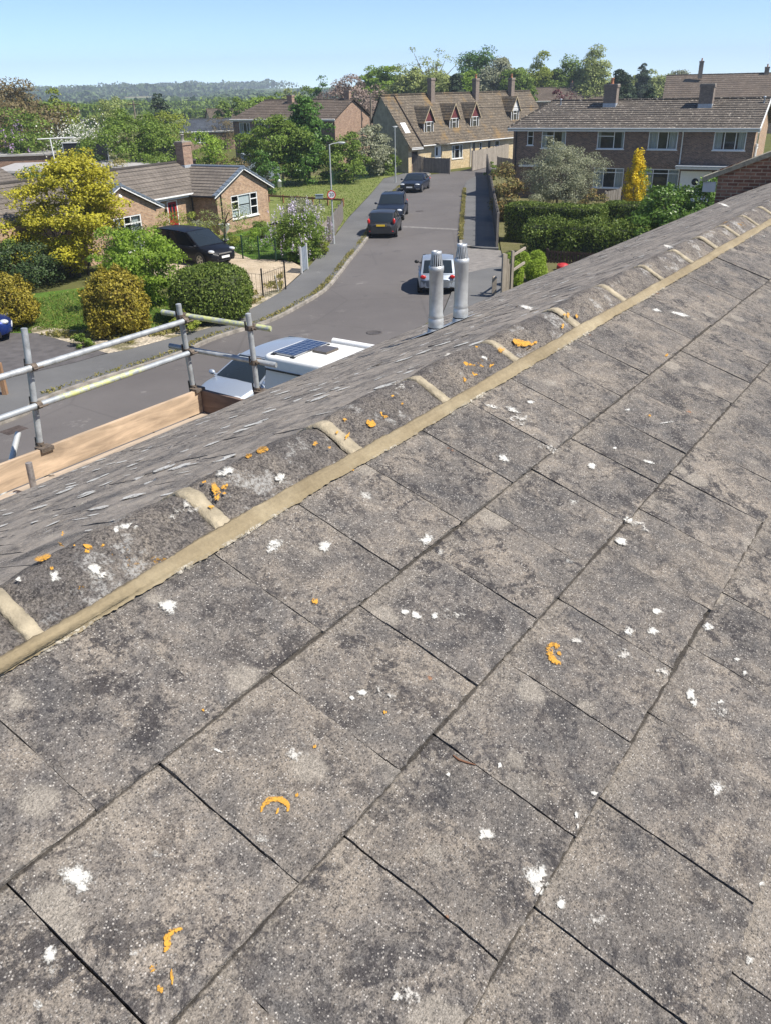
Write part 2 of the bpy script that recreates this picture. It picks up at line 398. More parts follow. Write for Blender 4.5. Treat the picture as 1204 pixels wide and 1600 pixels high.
def crown(parent, seed, w, h, z0, n, per, leaf, mat, hollow=.5, top=1.0, lump=.25, cr=.2, bias=.55, name='crown', asp=.6):
    rng = np.random.default_rng(seed); cl = clumps(rng, n, w, h, z0, hollow, top, lump); P = []; N = []
    for p, d in cl:
        m = int(per*rng.uniform(.6, 1.4)); q = rng.normal(size=(m, 3)); q /= np.linalg.norm(q, axis=1)[:, None]
        q[:, 2] = np.where(rng.random(m) < .75, np.abs(q[:, 2]), q[:, 2])*.95-.15
        rad = cr*(w*w*h)**(1/3)*rng.uniform(.55, 1.15)*rng.uniform(.5, 1.05, (m, 1))
        P.append(p+q*rad*np.array([1, 1, .8])); N.append(q*.7+d*.5+np.array([0, 0, .35]))
    P = np.concatenate(P); N = np.concatenate(N); N /= np.linalg.norm(N, axis=1)[:, None]+1e-9
    P[:, 2] = np.maximum(P[:, 2], .03)
    leafmesh(name, P, N, leaf, mat, parent, bias, asp, rng)
    return cl

def trunk_to(parent, cl, th, r, mat, seed=0, limbs=7, name='trunk', stems=1, spread=.25, cz=None):
    rng = np.random.default_rng(seed); mb = MB()
    for s in range(stems):
        b = np.array([rng.uniform(-spread, spread), rng.uniform(-spread, spread), 0]) if stems > 1 else np.zeros(3)
        k = b*2.2+np.array([rng.uniform(-.12, .12), rng.uniform(-.12, .12), th]); mid = (b+k)/2+rng.uniform(-.06, .06, 3)
        mb.tube([b-np.array([0, 0, .15]), b+np.array([0, 0, .12]), mid, k], [r*1.45, r*1.1, r*.9, r*.75], 7)
        for i in range(limbs):
            p, d = cl[(i*stems+s) % len(cl)]; m = (k*.55+p*.45)+np.array([0, 0, .12*th])+rng.uniform(-.2, .2, 3)*r*3
            mb.tube([k*.96+mid*.04, m, p*.93+k*.07], [r*.6, r*.36, r*.1], 5, cap=False)
    return mb.build(name, mat, parent, uv=False)

SEED = [10]
def tree(name, label, cat, base, w, h, trunk=.35, leaf=.3, n=40, per=60, mat='green', bark='bark', r=None, hollow=.45, top=.85, lump=.3, cr=.2, group=None, stems=1, limbs=7, rot=0, asp=.6):
    leaf *= .8; per = int(per*1.7); SEED[0] += 7; t = thing(name, label, cat, tuple(base), rot, group)
    z0 = h*trunk; cl = crown(t, SEED[0], w, h-z0, z0, n, per, leaf, L[mat], hollow, top, lump, cr, asp=asp)
    trunk_to(t, cl, z0+(h-z0)*.22, r or max(.06, h*.022), M[bark], SEED[0], limbs, stems=stems)
    return t

def bush(name, label, cat, base, w, h, leaf=.12, n=30, per=70, mat='green', hollow=.5, top=.9, lump=.25, cr=.22, group=None, stems=5, flowers=None, asp=.6, d=None, rot=0):
    leaf *= .85; per = int(per*1.5); SEED[0] += 7; t = thing(name, label, cat, tuple(base), rot, group)
    cl = crown(t, SEED[0], w, h*1.08, -.06*h, n, per, leaf, L[mat], hollow, top, lump, cr, name='foliage', asp=asp)
    trunk_to(t, cl, h*.22, max(.015, h*.014), M['bark'], SEED[0], 3, name='stem', stems=stems, spread=w*.08)
    if flowers:
        fm, cnt, fs = flowers; rng = np.random.default_rng(SEED[0]+3); P = []; N = []
        for p, dd in [c for c in cl if c[1][2] > -.5]:
            for k in range(max(1, cnt//len(cl))):
                q = p+dd*w*.2+rng.normal(size=3)*w*.06; a = np.array([0, 0, 1])*rng.uniform(.7, 1.2)
                for j in range(9): P.append(q+a*fs*.25*j+rng.normal(size=3)*fs*.28*(1-j/11)); N.append(dd)
        leafmesh('blossom', np.array(P), np.array(N), fs*.5, L[fm], t, .4, .8, rng)
    if d: t.scale = (1, d/w, 1)
    return t

def surface_hedge(name, label, cat, pts_fn, core_fn, leaf, cnt, mat, base, rot=0, group=None, bias=.45, seed=0, asp=.6):
    t = thing(name, label, cat, tuple(base), rot, group); rng = np.random.default_rng(seed+77)
    P, N = pts_fn(rng, cnt); leafmesh('foliage', P, N, leaf, L[mat], t, bias, asp, rng)
    mb = MB(); core_fn(mb); mb.build('branches', L[{'goldcon': 'goldcore', 'dome': 'limecore'}.get(mat, 'core')], t, uv=False); return t

def box_hedge(name, label, base, rot, lx, ly, lz, leaf=.1, dens=260, mat='hedge', rough=.07, round_=.12, group=None, seed=0):
    # base = one corner on the ground, hedge runs lx along local x, ly deep, lz tall
    def pts(rng, cnt):
        A = [lx*lz, lx*lz, ly*lz, ly*lz, lx*ly*1.2]; A = np.array(A)/sum(A); f = rng.choice(5, cnt, p=A)
        u = rng.random(cnt); v = rng.random(cnt); P = np.zeros((cnt, 3)); N = np.zeros((cnt, 3))
        for k, (ax, val) in enumerate(((1, 0), (1, ly), (0, 0), (0, lx), (2, lz))):
            s = f == k
            if ax == 1: P[s] = np.stack([u[s]*lx, np.full(s.sum(), val), v[s]*lz], 1)
            if ax == 0: P[s] = np.stack([np.full(s.sum(), val), u[s]*ly, v[s]*lz], 1)
            if ax == 2: P[s] = np.stack([u[s]*lx, v[s]*ly, np.full(s.sum(), val)], 1)
            N[s, ax] = 1 if (val > 0) else -1
        for i in range(cnt):
            q = Vector(P[i])*1.1+Vector((seed, 0, 0)); P[i] += N[i]*mnoise.noise(q)*rough*2.2
        e = np.minimum(np.minimum(P[:, 0], lx-P[:, 0]), np.minimum(P[:, 1], ly-P[:, 1]))
        top = P[:, 2] > lz-.25
        P[top, 2] -= np.clip(round_-e[top], 0, 1)*.6
        P += rng.normal(size=P.shape)*rough*.6; P[:, 2] = np.maximum(P[:, 2], .03); return P, N
    def core(mb): mb.box(.13, lx-.13, .13, ly-.13, 0, lz-.15)
    area = 2*lx*lz+2*ly*lz+lx*ly
    return surface_hedge(name, label, 'hedge', pts, core, leaf, int(area*dens), mat, base, rot, group, .4, seed)

def egg_shrub(name, label, cat, base, w, h, leaf=.09, cnt=4500, mat='hedge', flat=.0, lump=.12, seed=0, group=None, core=True, d=None, power=2.4, ridges=0):
    d = d or w
    def sh(n):                                    # clipped, slightly squared egg standing on the ground
        k = (abs(n[0])**power+abs(n[1])**power+abs(n[2])**power)**(-1/power)
        q = n*k; f = 1+lump*mnoise.noise(Vector(n)*2.1+Vector((seed*3.1, 0, 0)))+lump*.6*mnoise.noise(Vector(n)*5.3+Vector((seed, 2, 0)))
        if ridges: f *= 1+.05*math.sin(ridges*math.atan2(n[1], n[0])+2*mnoise.noise(Vector(n)*3))
        return np.array([q[0]*w/2*f, q[1]*d/2*f, h*.45+q[2]*h*(.55 if q[2] > 0 else .45)*f])
    def pts(rng, c):
        n = rng.normal(size=(c, 3)); n /= np.linalg.norm(n, axis=1)[:, None]; n[:, 2] = np.where(n[:, 2] < -.75, -n[:, 2], n[:, 2])
        P = np.array([sh(q) for q in n])+rng.normal(size=(c, 3))*leaf*.45; P[:, 2] = np.maximum(P[:, 2], .02); return P, n
    def corefn(mb):
        vs = []; fs = []; nu, nv = 16, 9
        for j in range(nv+1):
            for i in range(nu):
                a = 2*math.pi*i/nu; tt = math.pi*j/nv
                p = sh(np.array([math.sin(tt)*math.cos(a)+1e-6, math.sin(tt)*math.sin(a)+1e-6, -math.cos(tt)]))
                vs.append((p[0]*.9, p[1]*.9, max(0, h*.45+(p[2]-h*.45)*.92)))
        for j in range(nv):
            for i in range(nu): fs.append((j*nu+i, j*nu+(i+1) % nu, (j+1)*nu+(i+1) % nu, (j+1)*nu+i))
        mb.add(vs, fs, 0, True)
    return surface_hedge(name, label, cat, pts, corefn, leaf, cnt, mat, base, 0, group, .45, seed)

# ------------------------------------------------------------------ building pieces
def facade(mb, x0, x1, z0, z1, ops, y=0.0, mi=0, rev=.09, top=None):
    # front wall face in the local plane y with true openings (x0,x1,z0,z1) and reveals; top = list of (x,z) above z1
    xs = sorted({x0, x1, *[o[0] for o in ops], *[o[1] for o in ops]}); zs = sorted({z0, z1, *[o[2] for o in ops], *[o[3] for o in ops]})
    for i in range(len(xs)-1):
        for j in range(len(zs)-1):
            cx = (xs[i]+xs[i+1])/2; cz = (zs[j]+zs[j+1])/2
            if any(o[0] < cx < o[1] and o[2] < cz < o[3] for o in ops): continue
            mb.quad((xs[i], y, zs[j]), (xs[i+1], y, zs[j]), (xs[i+1], y, zs[j+1]), (xs[i], y, zs[j+1]), mi)
    for a, b_, c, d in ops:
        mb.quad((a, y, c), (a, y+rev, c), (a, y+rev, d), (a, y, d), mi); mb.quad((b_, y, d), (b_, y+rev, d), (b_, y+rev, c), (b_, y, c), mi)
        mb.quad((a, y, d), (a, y+rev, d), (b_, y+rev, d), (b_, y, d), mi); mb.quad((a, y, c), (b_, y, c), (b_, y+rev, c), (a, y+rev, c), mi)
    if top: mb.add([(p[0], y, p[1]) for p in top], [tuple(range(len(top)))], mi)

def window(parent, x0, x1, z0, z1, y=0.0, mull=(1/3, 2/3), trans=(), frame='white', curt=.3, sill=True, name='window', fw=.06, room=True):
    # frame with mullions (fractions of the width) and transoms [(from, to, height fraction)], pane, curtains and a dark room behind
    W = x1-x0; H = z1-z0; mb = MB(); a, b_ = y+.015, y+.075
    mb.box(x0, x0+fw, a, b_, z0, z1); mb.box(x1-fw, x1, a, b_, z0, z1)
    mb.box(x0+fw, x1-fw, a+.002, b_, z0, z0+fw); mb.box(x0+fw, x1-fw, a+.002, b_, z1-fw, z1)
    for m in mull: mb.box(x0+W*m-fw*.42, x0+W*m+fw*.42, a+.003, b_-.004, z0+fw, z1-fw)
    for u0, u1, v in trans: mb.box(x0+W*u0+fw*.4, x0+W*u1-fw*.4, a+.005, b_-.006, z0+H*v-fw*.4, z0+H*v+fw*.4)
    win = mb.build(name, M[frame], parent, uv=False)
    g = MB(); g.quad((x0+.02, y+.05, z0+.02), (x1-.02, y+.05, z0+.02), (x1-.02, y+.05, z1-.02), (x0+.02, y+.05, z1-.02)); g.build('pane', M['glass'], win, uv=False)
    if room:
        r_ = MB(); r_.quad((x0-.05, y+.45, z0-.05), (x1+.05, y+.45, z0-.05), (x1+.05, y+.45, z1+.05), (x0-.05, y+.45, z1+.05))
        for q in ((x0-.05, 1), (x1+.05, -1)): r_.quad((q[0], y+.095, z0-.05), (q[0], y+.45, z0-.05), (q[0], y+.45, z1+.05), (q[0], y+.095, z1+.05))
        r_.quad((x0-.05, y+.095, z1+.05), (x1+.05, y+.095, z1+.05), (x1+.05, y+.45, z1+.05), (x0-.05, y+.45, z1+.05))
        r_.build('recess', M['room'], win, uv=False)
    if curt:
        c = MB()
        for s, e in ((x0+.03, x0+W*curt), (x1-W*curt, x1-.03)):
            k = max(4, int((e-s)/.09)); vs = []
            for i in range(k+1):
                yy = y+.16+(.03 if i % 2 else 0); xx = s+(e-s)*i/k; vs += [(xx, yy, z0+.02), (xx, yy, z1-.02)]
            c.add(vs, [(2*i, 2*i+2, 2*i+3, 2*i+1) for i in range(k)])
        c.build('curtain', M['curtain'], win, uv=False)
    if sill:
        s_ = MB(); s_.box(x0-.06, x1+.06, y-.07, y+.02, z0-.06, z0-.003); s_.build('sill', M[frame], win, uv=False)
    return win

def stepped(mb, A, B, C, D, n, h=.03, mi=0):
    # tiled slope A,B = eave ends, C,D = ridge ends (B-C on one side), n overlapping courses each lifted by h at its lower edge
    A, B, C, D = [np.array(q, float) for q in (A, B, C, D)]
    nn = np.cross(B-A, D-A); nn /= np.linalg.norm(nn)
    if nn[2] < 0: nn = -nn; flip = True
    else: flip = False
    for i in range(n):
        t0, t1 = i/n, (i+1)/n; l0 = A+(D-A)*t0; r0 = B+(C-B)*t0; l1 = A+(D-A)*t1; r1 = B+(C-B)*t1
        if np.linalg.norm(l1-r1) < 1e-3: r1 = r1+(r0-l0)*1e-3
        up = nn*h; f = [(0, 1, 2, 3), (4, 5, 1, 0), (4, 0, 3), (1, 5, 2)]
        if flip: f = [q[::-1] for q in f]
        mb.add([l0+up, r0+up, r1, l1, l0, r0], f, mi)

def chimney(parent, x, y, z0, z1, w=.7, d=.5, mat='brick_grey', pots=1, potmat=None, flash=True, cap=True, name='chimney'):
    mb = MB(); mb.box(x-w/2, x+w/2, y-d/2, y+d/2, z0, z1)
    mb.box(x-w/2-.05, x+w/2+.05, y-d/2-.05, y+d/2+.05, z1-.16, z1-.003); ch = mb.build(name, M[mat], parent)
    if cap: c = MB(); c.box(x-w/2-.03, x+w/2+.03, y-d/2-.03, y+d/2+.03, z1, z1+.07); c.build('cap', M['concrete'], ch, uv=False)
    for k in range(pots):
        px = x+(k-(pots-1)/2)*.34; p = MB(); p.lathe([(.13, 0), (.11, .1), (.1, .34), (.125, .36), (.125, .42), (.08, .42), (.08, .2)], (px, y, z1+.06), 12)
        p.build('chimney_pot', M[potmat or 'terracotta'], ch, uv=False)
    if flash:
        f = MB(); f.box(x-w/2-.012, x+w/2+.012, y-d/2-.012, y+d/2+.012, z0, z0+(.0 if flash is True else flash)+.42); f.build('flashing', M['lead'], ch, uv=False)
    return ch
M['terracotta'] = plain('terracotta pot', (.4, .17, .09), .8, var=.25)

def frame_of(px, py, z, deg):
    p = gp(px, py, z); return (p[0], p[1]), R(deg)
def local_on_front(root_xy, rot, px, py, y=0.0):       # pixel -> (x, z) on the local plane y of a house
    v = (-math.sin(rot), math.cos(rot), 0); o = (root_xy[0]+v[0]*y, root_xy[1]+v[1]*y, 0)
    P = onplane(px, py, o, v); return ((P[0]-root_xy[0])*math.cos(rot)+(P[1]-root_xy[1])*math.sin(rot), P[2])

# ------------------------------------------------------------------ ground, road, pavements
HZ = []
def poly_px(pts, z): return [tuple(gp(a, b_, z)[:2]) for a, b_ in pts]
def sheet(name, poly, z, mat, kind='structure'):
    mb = MB(); mb.add([(p[0], p[1], z) for p in poly], [tuple(range(len(poly)))]); a = sum(poly[i][0]*poly[(i+1) % len(poly)][1]-poly[(i+1) % len(poly)][0]*poly[i][1] for i in range(len(poly)))
    if a < 0: mb.f = [f[::-1] for f in mb.f]
    return mb.build(name, mat, kind=kind, uv=False)
def raised(name, poly, z0, z1, mat): mb = MB(); mb.slab(poly, z0, z1); return mb.build(name, mat, kind='structure', uv=False)
def smooth_line(pts, k=6):                         # Catmull-Rom through ground points
    P = [np.array(p[:2], float) for p in pts]; P = [2*P[0]-P[1]]+P+[2*P[-1]-P[-2]]; out = []
    for i in range(1, len(P)-2):
        for j in range(k):
            t = j/k; out.append(.5*((2*P[i])+(-P[i-1]+P[i+1])*t+(2*P[i-1]-5*P[i]+4*P[i+1]-P[i+2])*t*t+(-P[i-1]+3*P[i]-3*P[i+1]+P[i+2])*t**3))
    out.append(P[-2]); return out
def offset_line(line, d):
    out = []
    for i, p in enumerate(line):
        t = line[min(i+1, len(line)-1)]-line[max(i-1, 0)]; t = t/np.linalg.norm(t); out.append(p+np.array([t[1], -t[0]])*d)
    return out
def strip_mesh(name, lineA, lineB, z0, z1, mat):
    mb = MB(); n = len(lineA)
    for i in range(n-1):
        a, b_, c, d = lineA[i], lineA[i+1], lineB[i+1], lineB[i]
        mb.hexa([(*a, z0), (*d, z0), (*c, z0), (*b_, z0), (*a, z1), (*d, z1), (*c, z1), (*b_, z1)]) if False else None
        mb.add([(*a, z1), (*b_, z1), (*c, z1), (*d, z1)], [(0, 3, 2, 1)])
        mb.add([(*a, z0), (*b_, z0), (*b_, z1), (*a, z1)], [(0, 3, 2, 1)]); mb.add([(*d, z0), (*c, z0), (*c, z1), (*d, z1)], [(0, 1, 2, 3)])
    return mb.build(name, mat, kind='structure', uv=False)

# distant ground: one sheet to the horizon with low hills
def terrain(x, y):
    d = math.hypot(x, y); k = min(1, max(0, (d-260)/700)); k = k*k*(3-2*k)
    n1 = mnoise.noise(Vector((x*.0011, y*.0011, 3.1))); n2 = mnoise.noise(Vector((x*.004, y*.004, 7.7)))
    far = min(1, max(0, (d-900)/900))
    return k*(-2.5+4*n1+1.2*n2)+far*(11+7*n1)-.012
mb = MB(); rad = [0, 30, 60, 90, 120, 160, 210, 280, 360, 460, 580, 720, 880, 1050, 1250, 1500, 1800, 2100]; na = 96; vs = []; fs = []
for i, r_ in enumerate(rad):
    for k in range(na):
        t = 2*math.pi*k/na; x, y = r_*math.cos(t), r_*math.sin(t); vs.append((x, y, terrain(x, y)))
for i in range(len(rad)-1):
    for k in range(na): a = i*na+k; b_ = i*na+(k+1) % na; fs.append((a, a+na, b_+na, b_))
mb.add(vs, fs, 0, True)
b = NB('fields'); o = b.coord(); m = b.n('Mapping', i_Vector=o); m.inputs['Scale'].default_value = (.0075, .0042, .01); m.inputs['Rotation'].default_value = (0, 0, .35)
v = b.n('TexVoronoi', i_Vector=m.outputs[0], i_Scale=1.0); v.distance = 'CHEBYCHEV'
fc = b.ramp(b.math('FRACT', b.math('MULTIPLY', v.outputs['Color'], 3.7)), [(0, (.07, .12, .03)), (.4, (.1, .16, .045)), (.62, (.15, .17, .07)), (.8, (.24, .22, .12)), (1, (.085, .14, .035))])
near = b.ramp(b.noise(o, .6, 6, .7), [(.3, (.075, .085, .03)), (.7, (.14, .14, .055))])
d = b.n('VectorMath', operation='LENGTH', i_0=o).outputs['Value']
fc = b.mix(b.step(d, 200, 330), near, fc); fc = b.mix(.35, fc, b.ramp(b.noise(o, .05, 6, .7), [(.3, .6), (.7, 1.2)]), 'MULTIPLY')
b.p(Base_Color=fc, Roughness=1.0); b.bsdf.inputs['Specular IOR Level'].default_value = .0; M['fields'] = b.mat
mb.build('ground', M['fields'], kind='structure', uv=False)

KERB_L = smooth_line([(-22, 9), (-15.5, 15.5)]+[gp(*p)[:2] for p in ((0, 665), (60, 632), (130, 605), (270, 560), (340, 530), (420, 505), (470, 480), (510, 455), (532, 430), (547, 410), (567, 385), (583, 362), (600, 330), (618, 302), (642, 284), (672, 273))])
road_right = [gp(*p)[:2] for p in ((690, 490), (702, 460), (712, 436), (716, 376), (719, 335), (722, 296))]
road_poly = [tuple(p) for p in KERB_L]+[tuple(gp(700, 269)[:2]), tuple(gp(738, 264)[:2]), (16, 101), (34, 118), (37, 112), (20, 96), (13.5, 92)]+[tuple(p) for p in reversed(road_right)]+[(-.6, 27), (-3.6, 22), (-8, 15.5), (-14, 9), (-20, 4)]
sheet('road', road_poly, .0, M['asphalt'])
# pavement beside the road, its kerb and the strip of weeds between them
IN_L = [(-24.5, 12.5), (-17.5, 19)]+[tuple(gp(*p, .1)[:2]) for p in ((0, 592), (200, 545), (330, 510), (395, 480), (440, 455), (480, 420), (512, 385), (530, 360), (545, 340), (580, 303), (600, 279), (640, 268), (668, 267))]
k_in = offset_line(KERB_L, -.13); v_in = offset_line(KERB_L, -.55)
strip_mesh('kerb', k_in, KERB_L, -.03, .11, M['concrete'])
raised('pavement', [tuple(p) for p in k_in]+[tuple(p) for p in reversed(IN_L)], -.03, .1, M['pavement'])
# pavement on the other side with the low strip of verge
rp = [gp(*p, .1)[:2] for p in ((716, 380), (719, 338), (722, 297), (728, 283), (750, 271), (762, 268), (767, 290), (772, 330), (778, 388), (752, 387), (730, 384))]
raised('pavement.001', [tuple(p) for p in rp], -.03, .1, M['pavement'])
strip_mesh('kerb.001', [p for p in smooth_line([gp(*q)[:2] for q in ((732, 388), (717, 380), (719.5, 338), (722.5, 297))], 4)], offset_line(smooth_line([gp(*q)[:2] for q in ((732, 388), (717, 380), (719.5, 338), (722.5, 297))], 4), .13), -.03, .112, M['concrete'])
dkp = plain('darker tarmac patch', (.075, .07, .069), .9, var=.3, scale=4, bump=.4); ltp = plain('pale trench repair', (.19, .178, .168), .9, var=.3, scale=4, bump=.3)
sheet('road_patch', poly_px(((628, 353), (716, 357.5), (716, 359.5), (628, 355.2)), .004), .004, ltp)
for k, (px, py) in enumerate(((655, 330), (585, 520))):
    c_ = gp(px, py, 0); mh = MB(); mh.lathe([(.001, .006), (.24, .006), (.245, .009), (.3, .009), (.3, .001)], n=24); tag(mh.build('manhole_cover', plain('worn iron cover', (.09, .08, .075), .7, .3, var=.4, scale=12), loc=(c_[0], c_[1], .002), uv=False), ['round iron manhole cover in the road beside the navy parked car', 'round iron manhole cover in the road nearer the white camper van'][k], 'manhole cover')
sheet('driveway', [tuple(gp(*p, .02)[:2]) for p in ((706, 432), (716, 383), (735, 388), (780, 391), (815, 400), (805, 418), (760, 430))], .02, plain('patched concrete drive', (.2, .185, .17), .9, var=.25, scale=2.5, bump=.3))
raised('pavement.002', [tuple(gp(*p, .08)[:2]) for p in ((712, 430), (760, 419), (800, 414), (795, 440), (770, 470), (752, 500), (700, 510), (690, 492), (703, 460))], -.03, .08, M['pavement'])
sheet('driveway.002', [tuple((rd_*a+lf_*l)[:2]) for rd_, lf_ in ((np.array([math.sin(R(34.93)), math.cos(R(34.93))]), np.array([-math.cos(R(34.93)), math.sin(R(34.93))])),) for a, l in ((13.6, 5.2), (18.2, 5.2), (18.2, 16.5), (13.6, 17.5))], .03, plain('tarmac front drive', (.12, .11, .105), .9, var=.25, scale=2.5, bump=.3))
# lawns, drives and beds
sheet('lawn', [tuple(gp(*p, .104)[:2]) for p in ((668, 267), (640, 267.5), (600, 278.5), (580, 302), (545, 339), (530, 359), (505, 380), (440, 345), (415, 352), (420, 300), (430, 280), (520, 272), (612, 262), (700, 262))], .104, M['lawn'])
sheet('lawn.001', [tuple(gp(*p, .09)[:2]) for p in ((-40, 470), (140, 448), (250, 462), (300, 500), (230, 528), (140, 524), (60, 520), (-40, 530))], .09, M['lawn_lush'])
sheet('lawn.002', [tuple(gp(*p, .1)[:2]) for p in ((345, 372), (420, 352), (460, 372), (505, 382), (480, 412), (440, 405), (395, 405), (370, 395))], .1, M['lawn_lush'])
sheet('gravel_drive', [tuple(gp(*p, .094)[:2]) for p in ((225, 400), (370, 392), (395, 404), (455, 408), (478, 420), (440, 454), (395, 470), (330, 452), (240, 430))], .094, M['gravel'])
b = NB('stony bed'); o = b.coord(); v = b.n('TexVoronoi', i_Vector=o, i_Scale=9.0)
c = b.mix(b.step(b.noise(o, .9, 5, .7), .42, .56), (.15, .135, .07), b.mix(.7, (.5, .43, .33), b.ramp(v.outputs['Color'], [(.1, .45), (.9, 1.2)]), 'MULTIPLY'))
b.p(Base_Color=c, Roughness=.95); b.bump(v.outputs['Distance'], .8, .06); M['bed'] = b.mat
sheet('garden_bed', [tuple(gp(*p, .104)[:2]) for p in ((40, 508), (130, 517), (230, 514), (330, 492), (395, 462), (440, 450), (440, 456), (396, 481), (332, 511), (202, 546), (170, 552), (60, 530))], .107, M['bed'])
sheet('driveway.001', [tuple(gp(*p, .1)[:2]) for p in ((-60, 520), (58, 521), (168, 552), (120, 566), (0, 594), (-60, 610))], .112, plain('tarmac drive', (.095, .088, .088), .9, var=.25, scale=3, bump=.3))
sheet('back_garden', [(-34, 44), (-16.5, 44), (-9, 62), (-3, 66), (-2, 80), (0, 94), (-10, 100), (-40, 104), (-60, 90)], .06, M['earth'])
sheet('front_garden', [tuple(gp(*p, .06)[:2]) for p in ((782, 390), (768, 300), (765, 266), (800, 262), (1204, 250), (1300, 330), (1204, 420), (900, 440), (800, 470))], .06, M['earth'])
# manhole cover at the kerb
mh = MB(); c_ = gp(22, 672, .004); mh.box(-.3, .3, -.22, .22, .001, .008)
for k in range(5): mh.box(-.24, .24, -.17+k*.08, -.13+k*.08, .008, .012)
o_ = mh.build('drain_cover', plain('cast iron', (.08, .062, .055), .8, .2, var=.4), loc=(c_[0], c_[1], .0)); o_.rotation_euler.z = R(55); tag(o_, 'dark iron drain cover set in the road beside the kerb', 'drain cover')

# weeds and grass along the kerb and in the beds: uncountable
def grass_stuff(name, P, size, mat, label=None, seed=3):
    rng = np.random.default_rng(seed); P = np.array(P); N = rng.normal(size=P.shape); N[:, 2] *= .15
    N /= np.linalg.norm(N, axis=1)[:, None]; o = leafmesh(name, P, N, size, mat, None, .8, .35, rng, 'stuff')
    if label: tag(o, label, 'weeds')
    return o
rng = np.random.default_rng(5); P = []
for i in range(20, len(KERB_L)-2):
    a, b2 = KERB_L[i], KERB_L[i+1]
    dens = 190*(.35+.65*(mnoise.noise(Vector((a[0]*.5, a[1]*.5, 0)))+.5))
    for k in range(int(max(4, dens-60)*np.linalg.norm(b2-a))):
        t = rng.random(); t2 = np.array([b2[1]-a[1], a[0]-b2[0]]); t2 /= np.linalg.norm(t2); off = -rng.beta(2, 2)*.34-.1
        q = a*(1-t)+b2*t+t2*off; P.append((q[0], q[1], .12+rng.random()*.05))
grass_stuff('kerbside_weeds', P, .11, L['weeds'], 'strip of dry weeds growing along the kerb beside the pavement')
P = []
vl = smooth_line([gp(*q)[:2] for q in ((718.5, 378), (721.5, 338), (724.5, 297))], 8)
for i in range(len(vl)-1):
    for k in range(int(150*np.linalg.norm(vl[i+1]-vl[i]))):
        t = rng.random(); q = vl[i]*(1-t)+vl[i+1]*t; P.append((q[0]+rng.normal()*.055, q[1], .12+rng.random()*.07))
grass_stuff('verge_grass', P, .16, L['weeds'], 'narrow line of grass between road and shaded pavement', 4)
P = []
def in_px(polypx, n, z):
    A = np.array(polypx); out = []
    while len(out) < n:
        x = rng.uniform(A[:, 0].min(), A[:, 0].max()); y = rng.uniform(A[:, 1].min(), A[:, 1].max()); c = False; j = len(A)-1
        for i in range(len(A)):
            if (A[i, 1] > y) != (A[j, 1] > y) and x < (A[j, 0]-A[i, 0])*(y-A[i, 1])/(A[j, 1]-A[i, 1])+A[i, 0]: c = not c
            j = i
        if c: out.append(gp(x, y, z))
    return out
for q in in_px(((-20, 480), (140, 452), (250, 468), (290, 500), (230, 522), (60, 516), (-20, 525)), 9000, .09): P.append((q[0], q[1], .12+rng.random()*.05))
grass_stuff('lawn_grass', P, .11, L['grassblade'], 'lush front lawn grass between the two golden conifers', 6)
P = []
for q in in_px(((60, 525), (140, 520), (240, 522), (330, 490), (395, 462), (445, 425), (442, 452), (396, 478), (330, 505), (210, 538)), 2600, .1):
    if mnoise.noise(Vector((q[0]*.9, q[1]*.9, 2))) > -.05: P.append((q[0], q[1], .13+rng.random()*.12))
grass_stuff('bed_weeds', P, .2, L['weeds'], 'scruffy weeds over the stony bed along the pavement', 7)
P = [(q[0], q[1], .14+rng.random()*.1) for q in in_px(((418, 300), (430, 281), (612, 264), (690, 264), (600, 277), (578, 303), (528, 360), (505, 378)), 6000, .1)]
grass_stuff('meadow_grass', P, .13, L['grassblade'], 'rough sunlit grass of the open green behind the parked cars', 8)

# ------------------------------------------------------------------ the roof under the camera
YAW, SL, HC = R(34.93), R(19), 1.2
rd = np.array([math.sin(YAW), math.cos(YAW), 0]); lf = np.array([-math.cos(YAW), math.sin(YAW), 0]); ZZ = np.array([0, 0, 1.0])
ddn = -lf*math.cos(SL)-ZZ*math.sin(SL); nrm = -lf*math.sin(SL)+ZZ*math.cos(SL)
house = thing('tiled_house', 'house under the grey concrete tiled roof filling the foreground, with mortared ridge', 'house', (0, 0, 0), math.pi/2-YAW)
def nearp(a, b_, c):                         # local house coords of a point on the near slope
    return np.array([a, -b_*math.cos(SL)+HC*math.sin(SL)-c*math.sin(SL), 8.1-HC*math.cos(SL)-b_*math.sin(SL)+c*math.cos(SL)])
def to_near(px, py):
    d = ray(px, py); P = d*(-HC/(d @ nrm)); return P @ rd, P @ ddn
RP = np.array([(1.192, 8.1-.849), (1.215, 8.1-.838), (1.245, 8.1-.8215), (1.272, 8.1-.806), (1.294, 8.1-.7945), (1.309, 8.1-.7895), (1.324, 8.1-.7905), (1.345, 8.1-.800), (1.38, 8.1-.823), (1.43, 8.1-.859), (1.475, 8.1-.894)])   # ridge tile outline across the ridge
RS = np.concatenate([[0], np.cumsum(np.linalg.norm(np.diff(RP, axis=0), axis=1))]); RS /= RS[-1]
LE, ZE = 4.9, 8.1-2.385; LA, ZA = 1.30, 8.1-.845
fd = np.array([0, LE-LA, ZE-ZA]); fl = np.linalg.norm(fd); fd /= fl; fn = np.array([0, -fd[2], fd[1]])
def farp(a, b_, c): return np.array([a, LA, ZA])+fd*b_+fn*c

